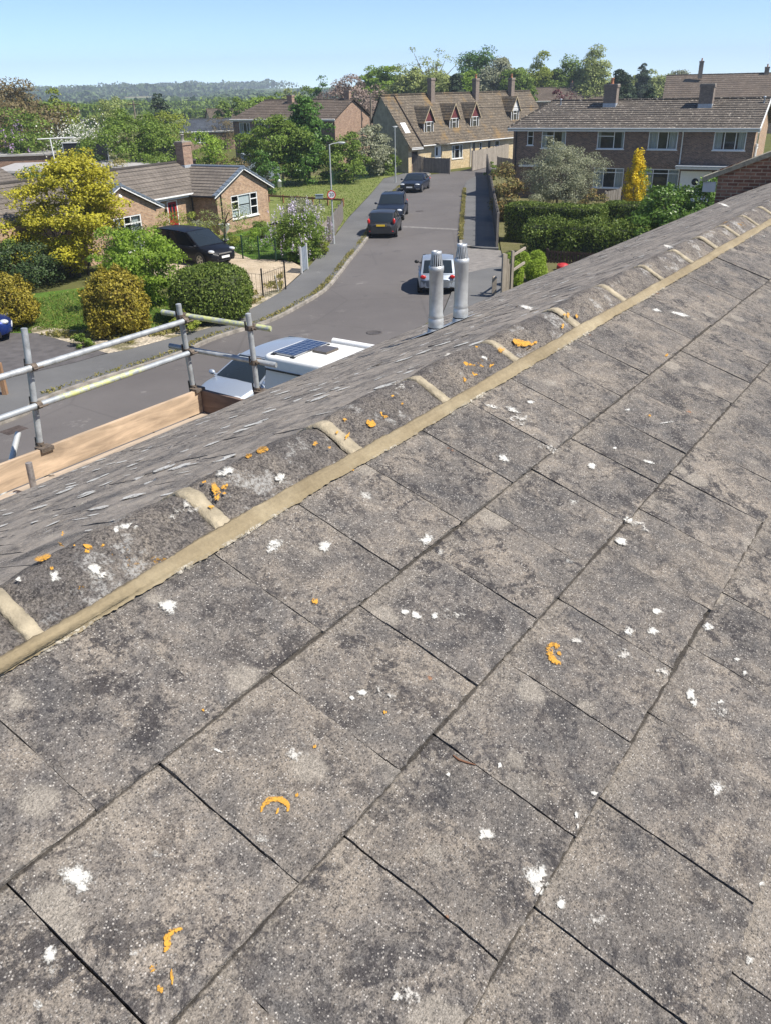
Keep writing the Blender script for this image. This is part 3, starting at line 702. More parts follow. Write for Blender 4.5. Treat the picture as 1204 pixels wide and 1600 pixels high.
b = NB('weathered concrete roof tile'); o = b.coord(); geo = b.n('NewGeometry'); rnd = geo.outputs['Random Per Island']
off = b.n('VectorMath', operation='SCALE', i_0=(7.1, 3.3, 5.7)); b.set(off.inputs['Scale'], b.math('MULTIPLY', rnd, 20))
v = b.n('VectorMath', operation='ADD', i_0=o, i_1=off.outputs[0]).outputs[0]
big = b.noise(v, 3.3, 5, .6, .5); mid = b.noise(v, 16, 6, .7, .5); fine = b.noise(v, 90, 5, .75); grit = b.noise(v, 320, 3, .7)
blo = b.noise(v, 10.5, 6, .66, .9)
base = b.ramp(b.math('ADD', b.math('MULTIPLY', big, .45), b.math('MULTIPLY', blo, .55)), [(.385, (.116, .109, .104)), (.49, (.188, .168, .148)), (.60, (.28, .241, .198))])
base = b.mix(.5, base, b.ramp(rnd, [(0, .76), (.35, 1.04), (.7, .9), (1, 1.15)]), 'MULTIPLY')
tuv = b.n('UVMap', uv_map='tile').outputs[0]; sep = b.n('SeparateXYZ', i_0=tuv); tx, ty = sep.outputs[0], sep.outputs[1]
# cleaner paler band under the overlap and along the edges of each tile
headb = b.math('ADD', ty, b.math('MULTIPLY', b.math('SUBTRACT', mid, .5), .5))
base = b.mix(b.math('MULTIPLY', b.step(headb, .22, .04), .6), base, (.265, .232, .192))
ex = b.math('ADD', b.math('MINIMUM', tx, b.math('SUBTRACT', 1.0, tx)), b.math('MULTIPLY', b.math('SUBTRACT', mid, .5), .28))
base = b.mix(b.math('MULTIPLY', b.step(ex, .05, .0), .4), base, (.25, .22, .185))
# dark lichen mottling gathered in the middle of tiles
off2 = b.n('VectorMath', operation='ADD', i_0=v, i_1=(4.4, 9.1, 2.7)).outputs[0]; dm = b.math('ADD', b.math('MULTIPLY', b.noise(off2, 13, 6, .72, .7), .72), b.math('MULTIPLY', fine, .34))
zone = b.step(b.noise(v, 2.6, 4, .6), .40, .62)
dk = b.math('MULTIPLY', b.step(dm, .525, .61), b.math('ADD', .40, b.math('MULTIPLY', zone, .54)))
base = b.mix(dk, base, (.055, .050, .050))
# grit: pale and dark grains
gv = b.n('TexVoronoi', i_Vector=v, i_Scale=260.0); gcol = b.n('SeparateColor', i_0=gv.outputs['Color']); gd = b.step(gv.outputs['Distance'], .55, .25)
base = b.mix(b.math('MULTIPLY', gd, b.step(gcol.outputs[0], .66, .9)), base, (.43, .40, .36))
base = b.mix(b.math('MULTIPLY', gd, b.math('MULTIPLY', b.step(gcol.outputs[1], .6, .8), .75)), base, (.04, .038, .038))
# soft round ghosts of old lichen and small crusts
wv = b.n('VectorMath', operation='ADD', i_0=v); wn = b.n('TexNoise', i_Vector=v, i_Scale=30.0, i_Detail=4.0); sc_ = b.n('VectorMath', operation='SCALE', i_0=wn.outputs['Color']); sc_.inputs['Scale'].default_value = .035
b.set(wv.inputs[1], sc_.outputs[0])
l1 = b.n('TexVoronoi', i_Vector=wv.outputs[0], i_Scale=6.5); l1c = b.n('SeparateColor', i_0=l1.outputs['Color'])
rad1 = b.math('ADD', b.math('MULTIPLY', l1c.outputs[1], .2), .09)
gh = b.math('MULTIPLY', b.step(b.math('SUBTRACT', l1.outputs['Distance'], rad1), .05, -.05), b.step(l1c.outputs[0], .52, .6))
base = b.mix(b.math('MULTIPLY', gh, .72), base, b.mix(fine, (.2, .18, .152), (.42, .375, .315)))
g3 = b.noise(v, 185, 3, .85)
base = b.mix(.85, base, b.ramp(g3, [(.32, .52), (.5, .98), (.68, 1.45)]), 'MULTIPLY'); base = b.mix(.6, base, b.ramp(grit, [(.25, .5), (.75, 1.5)]), 'MULTIPLY')
blot = b.math('MULTIPLY', b.step(b.noise(v, 48, 6, .8, .5), .50, .6), b.math('MULTIPLY', b.step(b.noise(v, 5.5, 4, .65), .40, .6), b.math('SUBTRACT', 1.0, b.math('MULTIPLY', gh, .8)))); gh0 = gh; base = b.mix(b.math('MULTIPLY', blot, .8), base, (.042, .04, .043))
crumb = b.math('MULTIPLY', b.step(b.noise(v, 120, 4, .8), .66, .72), b.step(b.noise(v, 11, 3), .45, .62)); base = b.mix(b.math('MULTIPLY', crumb, .8), base, (.5, .48, .44))
flk = b.step(b.noise(v, 240, 2, .6), .66, .74); base = b.mix(b.math('MULTIPLY', flk, .42), base, (.52, .5, .46)); flk2 = b.step(b.noise(v, 210, 2, .6), .36, .31); base = b.mix(b.math('MULTIPLY', flk2, .5), base, (.03, .029, .03))
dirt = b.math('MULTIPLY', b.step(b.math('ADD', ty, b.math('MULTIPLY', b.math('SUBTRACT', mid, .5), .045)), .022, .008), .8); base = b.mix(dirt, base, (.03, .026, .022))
l2 = b.n('TexVoronoi', i_Vector=wv.outputs[0], i_Scale=17.0); l2c = b.n('SeparateColor', i_0=l2.outputs['Color'])
wsp = b.math('MULTIPLY', b.step(b.math('ADD', l2.outputs['Distance'], b.math('MULTIPLY', b.math('SUBTRACT', fine, .5), 1.3)), .24, .10), b.step(l2c.outputs[0], .975, .98))
base = b.mix(b.math('MULTIPLY', wsp, b.step(fine, .35, .6)), base, (.66, .65, .6))
rsp = b.math('MULTIPLY', b.step(b.math('ADD', l2.outputs['Distance'], b.math('MULTIPLY', b.math('SUBTRACT', fine, .5), .6)), .18, .06), b.step(l2c.outputs[1], .955, .97))
base = b.mix(b.math('MULTIPLY', rsp, .6), base, (.36, .15, .06))
hgt = b.math('ADD', b.math('ADD', b.math('MULTIPLY', fine, .5), b.math('MULTIPLY', g3, 1.1)), b.math('ADD', b.math('MULTIPLY', gd, .35), b.math('MULTIPLY', grit, .6)))
b.p(Base_Color=base, Roughness=.95); b.bsdf.inputs['Specular IOR Level'].default_value = .25
b.bump(hgt, .8, .004); M['tile'] = b.mat

def tile_mesh(name, fn, rows, mat, parent, seed, gap=.0027, rough=0.0):
    # rows: (b0, b1, offset, a0, a1, width, nx, ny, thickness). one sheet of slabs, each lapped over the one below
    rng = np.random.default_rng(seed); vs = []; fs = []; tu = []
    for b0, b1, offs, a0, a1, wd, nx, ny, th in rows:
        k0 = math.ceil((a0-offs)/wd-1e-6)
        for k in range(k0, math.ceil((a1-offs)/wd-1e-6)):
            x0 = offs+k*wd+gap/2+rng.normal()*.0005; x1 = offs+(k+1)*wd-gap/2+rng.normal()*.0005
            tw = rng.normal(size=4)*.0014; sk = rng.normal()*.0006; sb = rng.normal()*.002
            base = len(vs); n_x, n_y = nx+1, ny+1; ph = rng.random()*50
            for j in range(n_y):
                v = j/ny
                for i in range(n_x):
                    u = i/nx; bb = b0-.035+(b1+sb-b0+.035)*v; aa = x0+(x1-x0)*u+sk*v
                    edge = (i in (0, nx)) or j == ny
                    if edge and nx > 4:
                        q = mnoise.noise(Vector((aa*60, bb*60, ph)))*.0022+mnoise.noise(Vector((aa*14, bb*14, ph)))*.0016
                        if i in (0, nx): aa += q
                        if j == ny: bb += q*2.6
                    c = th*((bb-b0)/(b1-b0))+(tw[0]*(1-u)*(1-v)+tw[1]*u*(1-v)+tw[2]*u*v+tw[3]*(1-u)*v)+mnoise.noise(Vector((aa*9, bb*9, ph)))*.0012+((mnoise.noise(Vector((aa*70, bb*70, ph)))+.8*mnoise.noise(Vector((aa*27, bb*27, ph))))*rough if rough else 0)
                    if edge: c -= .0018
                    vs.append(fn(aa, bb, c)); tu.append((u, ((bb-b0)/(b1-b0))))
            for j in range(ny):
                for i in range(nx):
                    q = base+j*n_x+i; fs.append((q, q+n_x, q+n_x+1, q+1))
            # skirts on the lower edge and both sides
            ring = [base+j*n_x for j in range(n_y)]+[base+ny*n_x+i for i in range(1, n_x)]+[base+j*n_x+nx for j in range(ny-1, -1, -1)]
            sb0 = len(vs)
            for q in ring:
                i = (q-base) % n_x; j = (q-base)//n_x; u = i/nx; v = j/ny
                aa = x0+(x1-x0)*u+sk*v; bb = b0-.035+(b1+sb-b0+.035)*v
                vs.append(fn(aa, bb, th*((bb-b0)/(b1-b0))-th*1.15)); tu.append(tu[q])
            for m in range(len(ring)-1): fs.append((ring[m], sb0+m, sb0+m+1, ring[m+1]))
    me = bpy.data.meshes.new(name); me.from_pydata([tuple(p) for p in vs], [], fs); me.materials.append(mat)
    lay = me.uv_layers.new(name='tile'); li = np.zeros(len(me.loops), dtype=np.int32); me.loops.foreach_get('vertex_index', li)
    lay.data.foreach_set('uv', np.array(tu)[li].ravel()); me.update()
    o = bpy.data.objects.new(name, me); COL.objects.link(o); o.parent = parent; return o

WD = .2735; G0 = -.528; GA = .2955; rows = []
offs = [.225, .075, .19, .033, .17, .03, .16, .02, .15]
for k in range(9):
    b0, b1 = G0+GA*(k-1), G0+GA*k
    if k == 0: b0 = -.905
    hi = k < 5
    rows.append((b0, b1, offs[k], .0, 3.0, WD, 18 if hi else 3, 18 if hi else 3, .0095))
    rows.append((b0, b1, offs[k], 3.0, 8.2, WD, 5, 5, .0095))
    rows.append((b0, b1, offs[k], 8.2, 26, WD, 2, 2, .0095))
    rows.append((b0, b1, offs[k], -2.5, .0, WD, 3, 3, .0095))
def dedup(rows):
    out = []
    for r_ in rows: out.append(r_)
    return out
near_roof = tile_mesh('roof', nearp, rows, M['tile'], house, 11)
rows = []; nf = 13; gf = (fl-.06)/nf
for k in range(nf):
    rows.append((.06+gf*k, .06+gf*(k+1), .13*(k % 2), 1.0, 9, WD, 15, 12, .0135)); rows.append((.06+gf*k, .06+gf*(k+1), .13*(k % 2), 9, 27, WD, 2, 2, .0135))
    rows.append((.06+gf*k, .06+gf*(k+1), .13*(k % 2), -2.5, 1.0, WD, 3, 3, .0135))
M['tile_far'] = M['tile'].copy(); M['tile_far'].name = 'roof tile paled for grazing sun'; tf = M['tile_far'].node_tree; [setattr(n_.inputs['Strength'], 'default_value', .3) for n_ in tf.nodes if n_.type == 'BUMP']; bs_ = tf.nodes['Principled BSDF']; src_ = bs_.inputs['Base Color'].links[0].from_socket  # tile copy with brightness mixed into its colour, as the sun only grazes this slope
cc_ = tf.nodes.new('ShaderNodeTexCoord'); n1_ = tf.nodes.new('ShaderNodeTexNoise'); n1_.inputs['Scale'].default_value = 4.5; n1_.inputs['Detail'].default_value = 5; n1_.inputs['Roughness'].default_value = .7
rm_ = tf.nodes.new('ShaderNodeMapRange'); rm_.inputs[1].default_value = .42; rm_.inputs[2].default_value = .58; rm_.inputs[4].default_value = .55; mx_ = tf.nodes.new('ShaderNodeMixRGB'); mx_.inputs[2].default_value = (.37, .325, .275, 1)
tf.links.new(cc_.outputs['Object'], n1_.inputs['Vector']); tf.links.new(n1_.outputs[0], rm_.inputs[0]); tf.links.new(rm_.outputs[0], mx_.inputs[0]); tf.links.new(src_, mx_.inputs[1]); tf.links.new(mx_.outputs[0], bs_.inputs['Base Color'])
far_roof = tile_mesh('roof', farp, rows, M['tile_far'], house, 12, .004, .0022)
mb = MB()                                         # underlay, eaves board, gutter, walls
q0, q1 = nearp(-2.5, -.95, -.03), nearp(26.2, -.95, -.03); mb.quad(q0, nearp(-2.5, 2.16, -.03), nearp(26.2, 2.16, -.03), q1)
mb.quad(farp(-2.5, .0, -.03), farp(26.9, .0, -.03), farp(26.9, fl-.02, -.03), farp(-2.5, fl-.02, -.03)); mb.build('underlay', plain('packed dirt and moss', (.036, .03, .023), .95, var=.5, scale=60), house, uv=False)
mb = MB(); ye = -1.62
facade(mb, -2.3, 26.6, 0, 5.45, [], ye); mb.quad((26.6, LE-.35, 0), (-2.3, LE-.35, 0), (-2.3, LE-.35, 5.62), (26.6, LE-.35, 5.62))
for x in (-2.3, 26.6): mb.add([(x, ye, 0), (x, LE-.35, 0), (x, LE-.35, 5.62), (x, LA, ZA-.06), (x, ye, 6.1)], [(0, 1, 2, 3, 4) if x < 0 else (4, 3, 2, 1, 0)])
mb.build('wall', M['brick_buff'], house)
mb = MB(); e = farp(0, fl, 0); mb.box(-2.5, 26.8, e[1]-.05, e[1]-.02, e[2]-.2, e[2]-.03); mb.build('fascia', M['white'], house, uv=False)
mb = MB(); vs = []; fs = []
for k in range(9):
    t = math.pi+math.pi*k/8; vs += [(-2.5, e[1]+.035+.055*math.cos(t), e[2]-.06+.055*math.sin(t)), (26.8, e[1]+.035+.055*math.cos(t), e[2]-.06+.055*math.sin(t))]
mb.add(vs, [(2*i, 2*i+1, 2*i+3, 2*i+2) for i in range(8)], 0, True); mb.build('gutter', M['black'], house, uv=False)

# ridge tiles with coarse gritty faces
b = NB('weathered ridge tile'); o = b.coord(); big = b.noise(o, 5, 5, .65, .4); mid = b.noise(o, 26, 6, .75); fine = b.noise(o, 130, 4, .75)
c = b.ramp(big, [(.32, (.165, .15, .14)), (.52, (.26, .228, .196)), (.7, (.37, .315, .25))])
c = b.mix(b.math('MULTIPLY', b.step(b.math('ADD', b.math('MULTIPLY', mid, .5), b.math('MULTIPLY', fine, .5)), .48, .58), .7), c, (.045, .042, .046))
gn = b.noise(o, 150, 4, .85); gd = b.step(gn, .55, .68); c = b.mix(.9, c, b.ramp(b.noise(o, 190, 3, .85), [(.32, .3), (.5, .95), (.68, 1.8)]), 'MULTIPLY')
c = b.mix(b.math('MULTIPLY', b.step(gn, .58, .66), b.math('ADD', .25, b.math('MULTIPLY', b.step(b.noise(o, 8, 4), .42, .62), .65))), c, (.5, .46, .41)); c = b.mix(b.math('MULTIPLY', b.step(gn, .43, .36), .6), c, (.03, .03, .032))
lw = b.math('MULTIPLY', b.step(b.noise(o, 9, 5, .75), .54, .62), b.step(fine, .42, .56)); c = b.mix(b.math('MULTIPLY', lw, .8), c, (.58, .56, .52))
ol = b.math('MULTIPLY', b.step(b.noise(o, 6.5, 6, .8), .625, .67), b.step(fine, .40, .55)); c = b.mix(b.math('MULTIPLY', ol, .85), c, (.52, .27, .03))
b.p(Base_Color=c, Roughness=.95); b.bsdf.inputs['Specular IOR Level'].default_value = .25
b.bump(b.math('ADD', b.math('MULTIPLY', mid, .8), b.math('ADD', fine, b.math('MULTIPLY', gn, 1.3))), 1.0, .008); M['ridge'] = b.mat
b = NB('fresh mortar'); o = b.coord(); m = b.n('Mapping', i_Vector=o); m.inputs['Scale'].default_value = (.12, 1, 1)
tr1 = b.noise(m.outputs[0], 26, 5, .65); c = b.ramp(b.noise(o, 3.2, 5, .7), [(.32, (.205, .161, .094)), (.5, (.255, .204, .124)), (.68, (.32, .265, .17))]); e2 = b.noise(o, 85, 4, .75)
c = b.mix(.55, c, b.ramp(tr1, [(.32, .7), (.68, 1.2)]), 'MULTIPLY'); c = b.mix(.45, c, b.ramp(e2, [(.3, .62), (.7, 1.22)]), 'MULTIPLY')
b.p(Base_Color=c, Roughness=.92); b.bump(b.math('ADD', b.math('MULTIPLY', tr1, 1.4), b.math('ADD', b.math('MULTIPLY', e2, .6), b.noise(o, 14, 4))), .6, .006); M['mortar'] = b.mat
b = NB('dried mortar smear'); o = b.coord(); b.p(Base_Color=b.ramp(b.noise(o, 60, 4), [(.3, (.38, .34, .26)), (.7, (.6, .56, .48))]), Roughness=.95); b.set(b.bsdf.inputs['Alpha'], b.math('MULTIPLY', b.step(b.noise(o, 95, 5, .85), .45, .58), b.math('MULTIPLY', b.step(b.noise(o, 6, 4, .7), .48, .62), .8))); M['mortar_pale'] = b.mat
M['mortar_joint'] = plain('pale joint mortar', (.33, .28, .195), .92, var=.3, scale=22, bump=.5)

jpx = [(55, 1000), (360, 835), (557, 712), (702, 636), (812, 573), (907, 517), (975, 475), (1032, 440)]
joints = [to_near(*p)[0] for p in jpx]; sp = .477
joints = [joints[0]-sp*3, joints[0]-sp*2, joints[0]-sp]+joints
while joints[-1] < 26: joints.append(joints[-1]+sp)
def ridge_shift(x): return -.017*min(1, max(0, (1.15-x)/.75))       # the first tiles sit slightly lower
def arc(x, t, lift=0.0):                       # point on the ridge outline, t from near foot to far foot
    p = np.array([np.interp(t, RS, RP[:, 0]), np.interp(t, RS, RP[:, 1])]); q0 = np.array([np.interp(t-.03, RS, RP[:, 0]), np.interp(t-.03, RS, RP[:, 1])]); q1 = np.array([np.interp(t+.03, RS, RP[:, 0]), np.interp(t+.03, RS, RP[:, 1])])
    d = q1-q0; d /= np.linalg.norm(d); return np.array([x, p[0]-d[1]*lift+ridge_shift(x), p[1]+d[0]*lift+ridge_shift(x)*.3])
for k in range(len(joints)-1):
    xa, xb = joints[k]+.012, joints[k+1]-.012; near = xa < 4.5; nx, nt_ = (22, 20) if near else ((8, 12) if xa < 9 else (2, 9)); mb = MB(); vs = []
    rk = random.Random(k); dz0, dz1 = rk.uniform(-.003, .004), rk.uniform(-.003, .004)
    for i in range(nx+1):
        for j in range(nt_+1):
            u = i/nx; x = xa+(xb-xa)*u; t = j/nt_; q = Vector((x*14, t*4.5, k*3.3))
            r_ = dz0+(dz1-dz0)*u+mnoise.noise(q)*.0038+mnoise.noise(q*3.7)*.0026+mnoise.noise(q*9.1)*.0016-(.005 if i in (0, nx) else 0)+.013*(1-abs(2*u-1)**2.6)*(.35+.65*min(1, t*4))-.002; vs.append(arc(x+(mnoise.noise(q*3)*.003 if i in (0, nx) else 0), t, r_))
    fs = [(i*(nt_+1)+j, (i+1)*(nt_+1)+j, (i+1)*(nt_+1)+j+1, i*(nt_+1)+j+1) for i in range(nx) for j in range(nt_)]
    mb.add(vs, fs, 0, True)
    for i0 in (0, nx):                             # end faces and the near foot show the thickness of the tile
        inner = len(mb.v); mb.v += [tuple(arc(vs[i0*(nt_+1)+j][0], j/nt_, -.018)) for j in range(nt_+1)]
        for j in range(nt_): mb.f.append((i0*(nt_+1)+j, inner+j, inner+j+1, i0*(nt_+1)+j+1)); mb.m.append(0); mb.s.append(False)
    inner = len(mb.v); mb.v += [(vs[i*(nt_+1)][0], vs[i*(nt_+1)][1]+.004, vs[i*(nt_+1)][2]-.02) for i in range(nx+1)]
    for i in range(nx): mb.f.append((i*(nt_+1), inner+i, inner+i+1, (i+1)*(nt_+1))); mb.m.append(0); mb.s.append(False)
    mb.build('ridge_tile', M['ridge'], house, uv=False)
# pointing between ridge tiles: a raised band over the ridge, spreading where it meets the bedding
for k, x in enumerate(joints[:-1]):
    if x > 17 or x < -.6: continue
    mb = MB(); n = 44; vs = []; prof = ((-.0205, -.004), (-.019, .0035), (-.007, .005), (.007, .0045), (.018, .003), (.0195, -.004)); m_ = len(prof); tilt = random.Random(k+7).uniform(-.012, .012)
    for j in range(n+1):
        t = j/n*.8
        for i, (dx, dr) in enumerate(prof):
            e_ = (mnoise.noise(Vector((t*11, (i > 2)*5.1, k*2.7)))*.004+mnoise.noise(Vector((t*41, (i > 2)*5.1, k*2.7)))*.0025) if i in (0, 1, m_-2, m_-1) else 0
            fl_ = 1+.3*max(0, 1-t/.12)**2; vs.append(arc(x+dx*fl_*(1+.2*math.sin(k*1.7))+e_+tilt*(t-.3), t, dr+.0015+mnoise.noise(Vector((x*30+dx*90, t*22, 1)))*.0012))
    mb.add(vs, [(j*m_+i, j*m_+i+1, (j+1)*m_+i+1, (j+1)*m_+i) for j in range(n) for i in range(m_-1)], 0, True); mb.build('ridge_joint', M['mortar_joint'], house, uv=False)
# bedding mortar along the foot of the ridge: ragged fillet, pale dried rim below it
def fillet(name, mat, inner, outer, mi=0, x0=-.6, x1=14, step=.007, amp=.006, parent=house, seed=0):
    mb = MB(); vs = []; nx = int((x1-x0)/step)
    for i in range(nx+1):
        x = x0+(x1-x0)*i/nx
        for j, (L_, z_, a) in enumerate(zip(*[iter(inner)]*3)):
            w1 = (mnoise.noise(Vector((x*16.3, j*3.3, seed)))*.6+.35*mnoise.noise(Vector((x*61.7, j*3.3, seed)))+.4*mnoise.noise(Vector((x*143.1, j*1.3, seed)))+1.0*mnoise.noise(Vector((x*3.1, j*.2, seed))))*amp*a
            q_ = ridge_shift(x) if j >= 2 and parent is house else 0.0; vs.append((x, L_-w1*.9+q_, z_-w1*.55+q_*.3))
    m = len(inner)//3
    mb.add(vs, [(i*m+j, (i+1)*m+j, (i+1)*m+j+1, i*m+j+1) for i in range(nx) for j in range(m-1)], 0, True)
    return mb.build(name, mat, parent, uv=False)
nb = nearp(0, -.824, .0098)
mo = fillet('ridge_mortar', M['mortar'], (nb[1]-.001, nb[2]-.002, 1, nb[1]+.004, nb[2]+.006, .6, 1.176, 8.1-.8475, .3, 1.195, 8.1-.8345, .9, 1.203, 8.1-.8365, .9, 1.208, 8.1-.852, .9), None, amp=.0062)
nb2 = nearp(0, -.817, .0102); nb3 = nearp(0, -.827, .0122)
fillet('dried_rim', M['mortar_pale'], (nb2[1]-.001, nb2[2]-.0012, 1.0, nb3[1]+.002, nb3[2]+.0008, .3), None, parent=mo, seed=5, amp=.006)

# lichen crusts on the tiles and the ridge, thin raised patches at their real places
b = NB('white lichen'); o = b.coord(); n1 = b.noise(o, 120, 5, .75)
rr9 = b.n('SeparateXYZ', i_0=b.n('UVMap', uv_map='rim').outputs[0]).outputs[0]; b.p(Base_Color=b.mix(b.math('MULTIPLY', b.step(b.math('ADD', rr9, b.math('MULTIPLY', b.noise(o, 45, 3), .5)), .45, 1.1), .6), b.ramp(n1, [(.3, (.38, .365, .33)), (.62, (.64, .63, .59))]), (.3, .285, .25)), Roughness=.95); b.bump(n1, .35, .0015)
rr0 = b.n('UVMap', uv_map='rim').outputs[0]; rr1 = b.n('SeparateXYZ', i_0=rr0).outputs[0]; al = b.math('SUBTRACT', b.math('ADD', b.math('MULTIPLY', b.noise(o, 110, 5, .85), 1.0), b.math('MULTIPLY', b.noise(o, 30, 4, .7), .9)), b.math('MULTIPLY', b.math('POWER', rr1, 2.2), .55))
b.set(b.bsdf.inputs['Alpha'], b.step(b.math('ADD', al, b.math('MULTIPLY', b.math('SUBTRACT', b.noise(o, 260, 2, .6), .5), .5)), .66, .98)); M['lichen_white'] = b.mat
b = NB('grey lichen'); o = b.coord(); n1 = b.noise(o, 120, 5, .75)
b.p(Base_Color=b.ramp(n1, [(.3, (.28, .26, .23)), (.6, (.47, .45, .41))]), Roughness=.95)
rr0 = b.n('UVMap', uv_map='rim').outputs[0]; rr1 = b.n('SeparateXYZ', i_0=rr0).outputs[0]; al = b.math('SUBTRACT', b.math('ADD', b.math('MULTIPLY', b.noise(o, 60, 5, .85), 1.0), b.math('MULTIPLY', b.noise(o, 30, 4, .7), .9)), b.math('MULTIPLY', b.math('POWER', rr1, 2.2), .5))
b.set(b.bsdf.inputs['Alpha'], b.step(al, .86, 1.15)); M['lichen_grey'] = b.mat
b = NB('orange lichen'); o = b.coord(); n1 = b.noise(o, 140, 5, .75)
b.p(Base_Color=b.ramp(n1, [(.3, (.36, .18, .03)), (.6, (.58, .3, .04))]), Roughness=.95); b.bump(n1, .4, .0015)
rr0 = b.n('UVMap', uv_map='rim').outputs[0]; rr1 = b.n('SeparateXYZ', i_0=rr0).outputs[0]; al = b.math('SUBTRACT', b.math('ADD', b.math('MULTIPLY', b.noise(o, 130, 5, .85), 1.0), b.math('MULTIPLY', b.noise(o, 30, 4, .7), .9)), b.math('MULTIPLY', b.math('POWER', rr1, 2.2), .4))
b.set(b.bsdf.inputs['Alpha'], b.step(b.math('ADD', al, b.math('MULTIPLY', b.math('SUBTRACT', b.noise(o, 260, 2, .6), .5), .5)), .7, .96)); M['lichen_orange'] = b.mat

RIM = {}
def hit(px, py, lift):
    # where that pixel meets the ridge tiles or the near slope, in house coordinates
    d = ray(px, py); D = np.array([d @ rd, d @ lf, d[2]]); E_ = np.array([0, 0, 8.1]); best = None
    for k in range(1, 7):
        a, c = RP[k], RP[k+1]; t_ = (c-a)/np.linalg.norm(c-a); n_ = np.array([0, -t_[1], t_[0]]); o_ = np.array([0, a[0], a[1]])+n_*(lift-.0015); t = ((o_-E_) @ n_)/(D @ n_); p = E_+D*t
        if a[0] <= p[1] <= c[0]: best = p; break
    if best is None:
        for _k in range(2):
            t = (-HC+lift)/(d @ nrm); P = d*t; bq = (P @ ddn); fr_ = (bq+.905)/.377 if bq < G0 else ((bq-G0)/GA) % 1.0; lift = .0095*fr_+.0032
        best = np.array([P @ rd, P @ lf, 8.1+P[2]])
    return best
def patchpx(mb, px, py, rx, ry, rot=0, seed=0, n=30, rough=.35, lift=.0135):
    c = hit(px, py, lift+.0003); vs = [c]; ca, sa = math.cos(rot), math.sin(rot)
    for i in range(n):
        t = 2*math.pi*i/n; q = Vector((math.cos(t)*1.3, math.sin(t)*1.3, seed*4.7)); f = 1+rough*mnoise.noise(q)*1.6+rough*.7*mnoise.noise(q*3.1)
        x, y = 1.2*rx*f*math.cos(t), 1.2*ry*f*math.sin(t); vs.append(hit(px+x*ca-y*sa, py+x*sa+y*ca, lift))
    for i in range(n): vs.append(vs[0]+(vs[1+i]-vs[0])*.55)
    b0 = len(mb.v); mb.add(vs, [(0, 1+n+(i+1) % n, 1+n+i) for i in range(n)]+[(1+n+i, 1+n+(i+1) % n, 1+(i+1) % n, 1+i) for i in range(n)], 0, True); RIM.setdefault(id(mb), {}).update({b0: 0.0, **{b0+1+i: 1.0 for i in range(n)}, **{b0+1+n+i: .5 for i in range(n)}})
def rim_build(mb, mat, parent):
    o = mb.build('lichen_speck', mat, parent, uv=False); me = o.data; lay = me.uv_layers.new(name='rim'); li = np.zeros(len(me.loops), dtype=np.int32); me.loops.foreach_get('vertex_index', li)
    rv = np.zeros(len(me.vertices))
    for k_, v_ in RIM.get(id(mb), {}).items(): rv[k_] = v_
    lay.data.foreach_set('uv', np.stack([rv[li], np.zeros(len(li))], 1).ravel()); return o
def strokepx(mb, pts, wd, seed=0):
    P = smooth_line([np.array(p, float) for p in pts], 7) if len(pts) > 2 else [np.array(pts[0])+(np.array(pts[1])-np.array(pts[0]))*k/8.0 for k in range(9)]
    n = len(P); vs = []; rv = []
    for i, p in enumerate(P):
        t = P[min(i+1, n-1)]-P[max(i-1, 0)]; t = t/(np.linalg.norm(t)+1e-9); q = np.array([-t[1], t[0]]); taper = min(1, .35+2.2*min(i, n-1-i)/n)
        for k in (-1, 0, 1):
            w_ = wd*1.05*taper*(1+.5*mnoise.noise(Vector((i*.55, k*3.1, seed*2.7)))) if k else 0
            c = p+q*k*w_; vs.append(hit(c[0], c[1], .0138)); rv.append(abs(k)*.72 if 0 < i < n-1 else .9)
    b0 = len(mb.v); mb.add(vs, [f for i in range(n-1) for f in ((i*3, i*3+1, i*3+4, i*3+3), (i*3+1, i*3+2, i*3+5, i*3+4))], 0, True); RIM.setdefault(id(mb), {}).update({b0+i: r_ for i, r_ in enumerate(rv)})
W = MB()
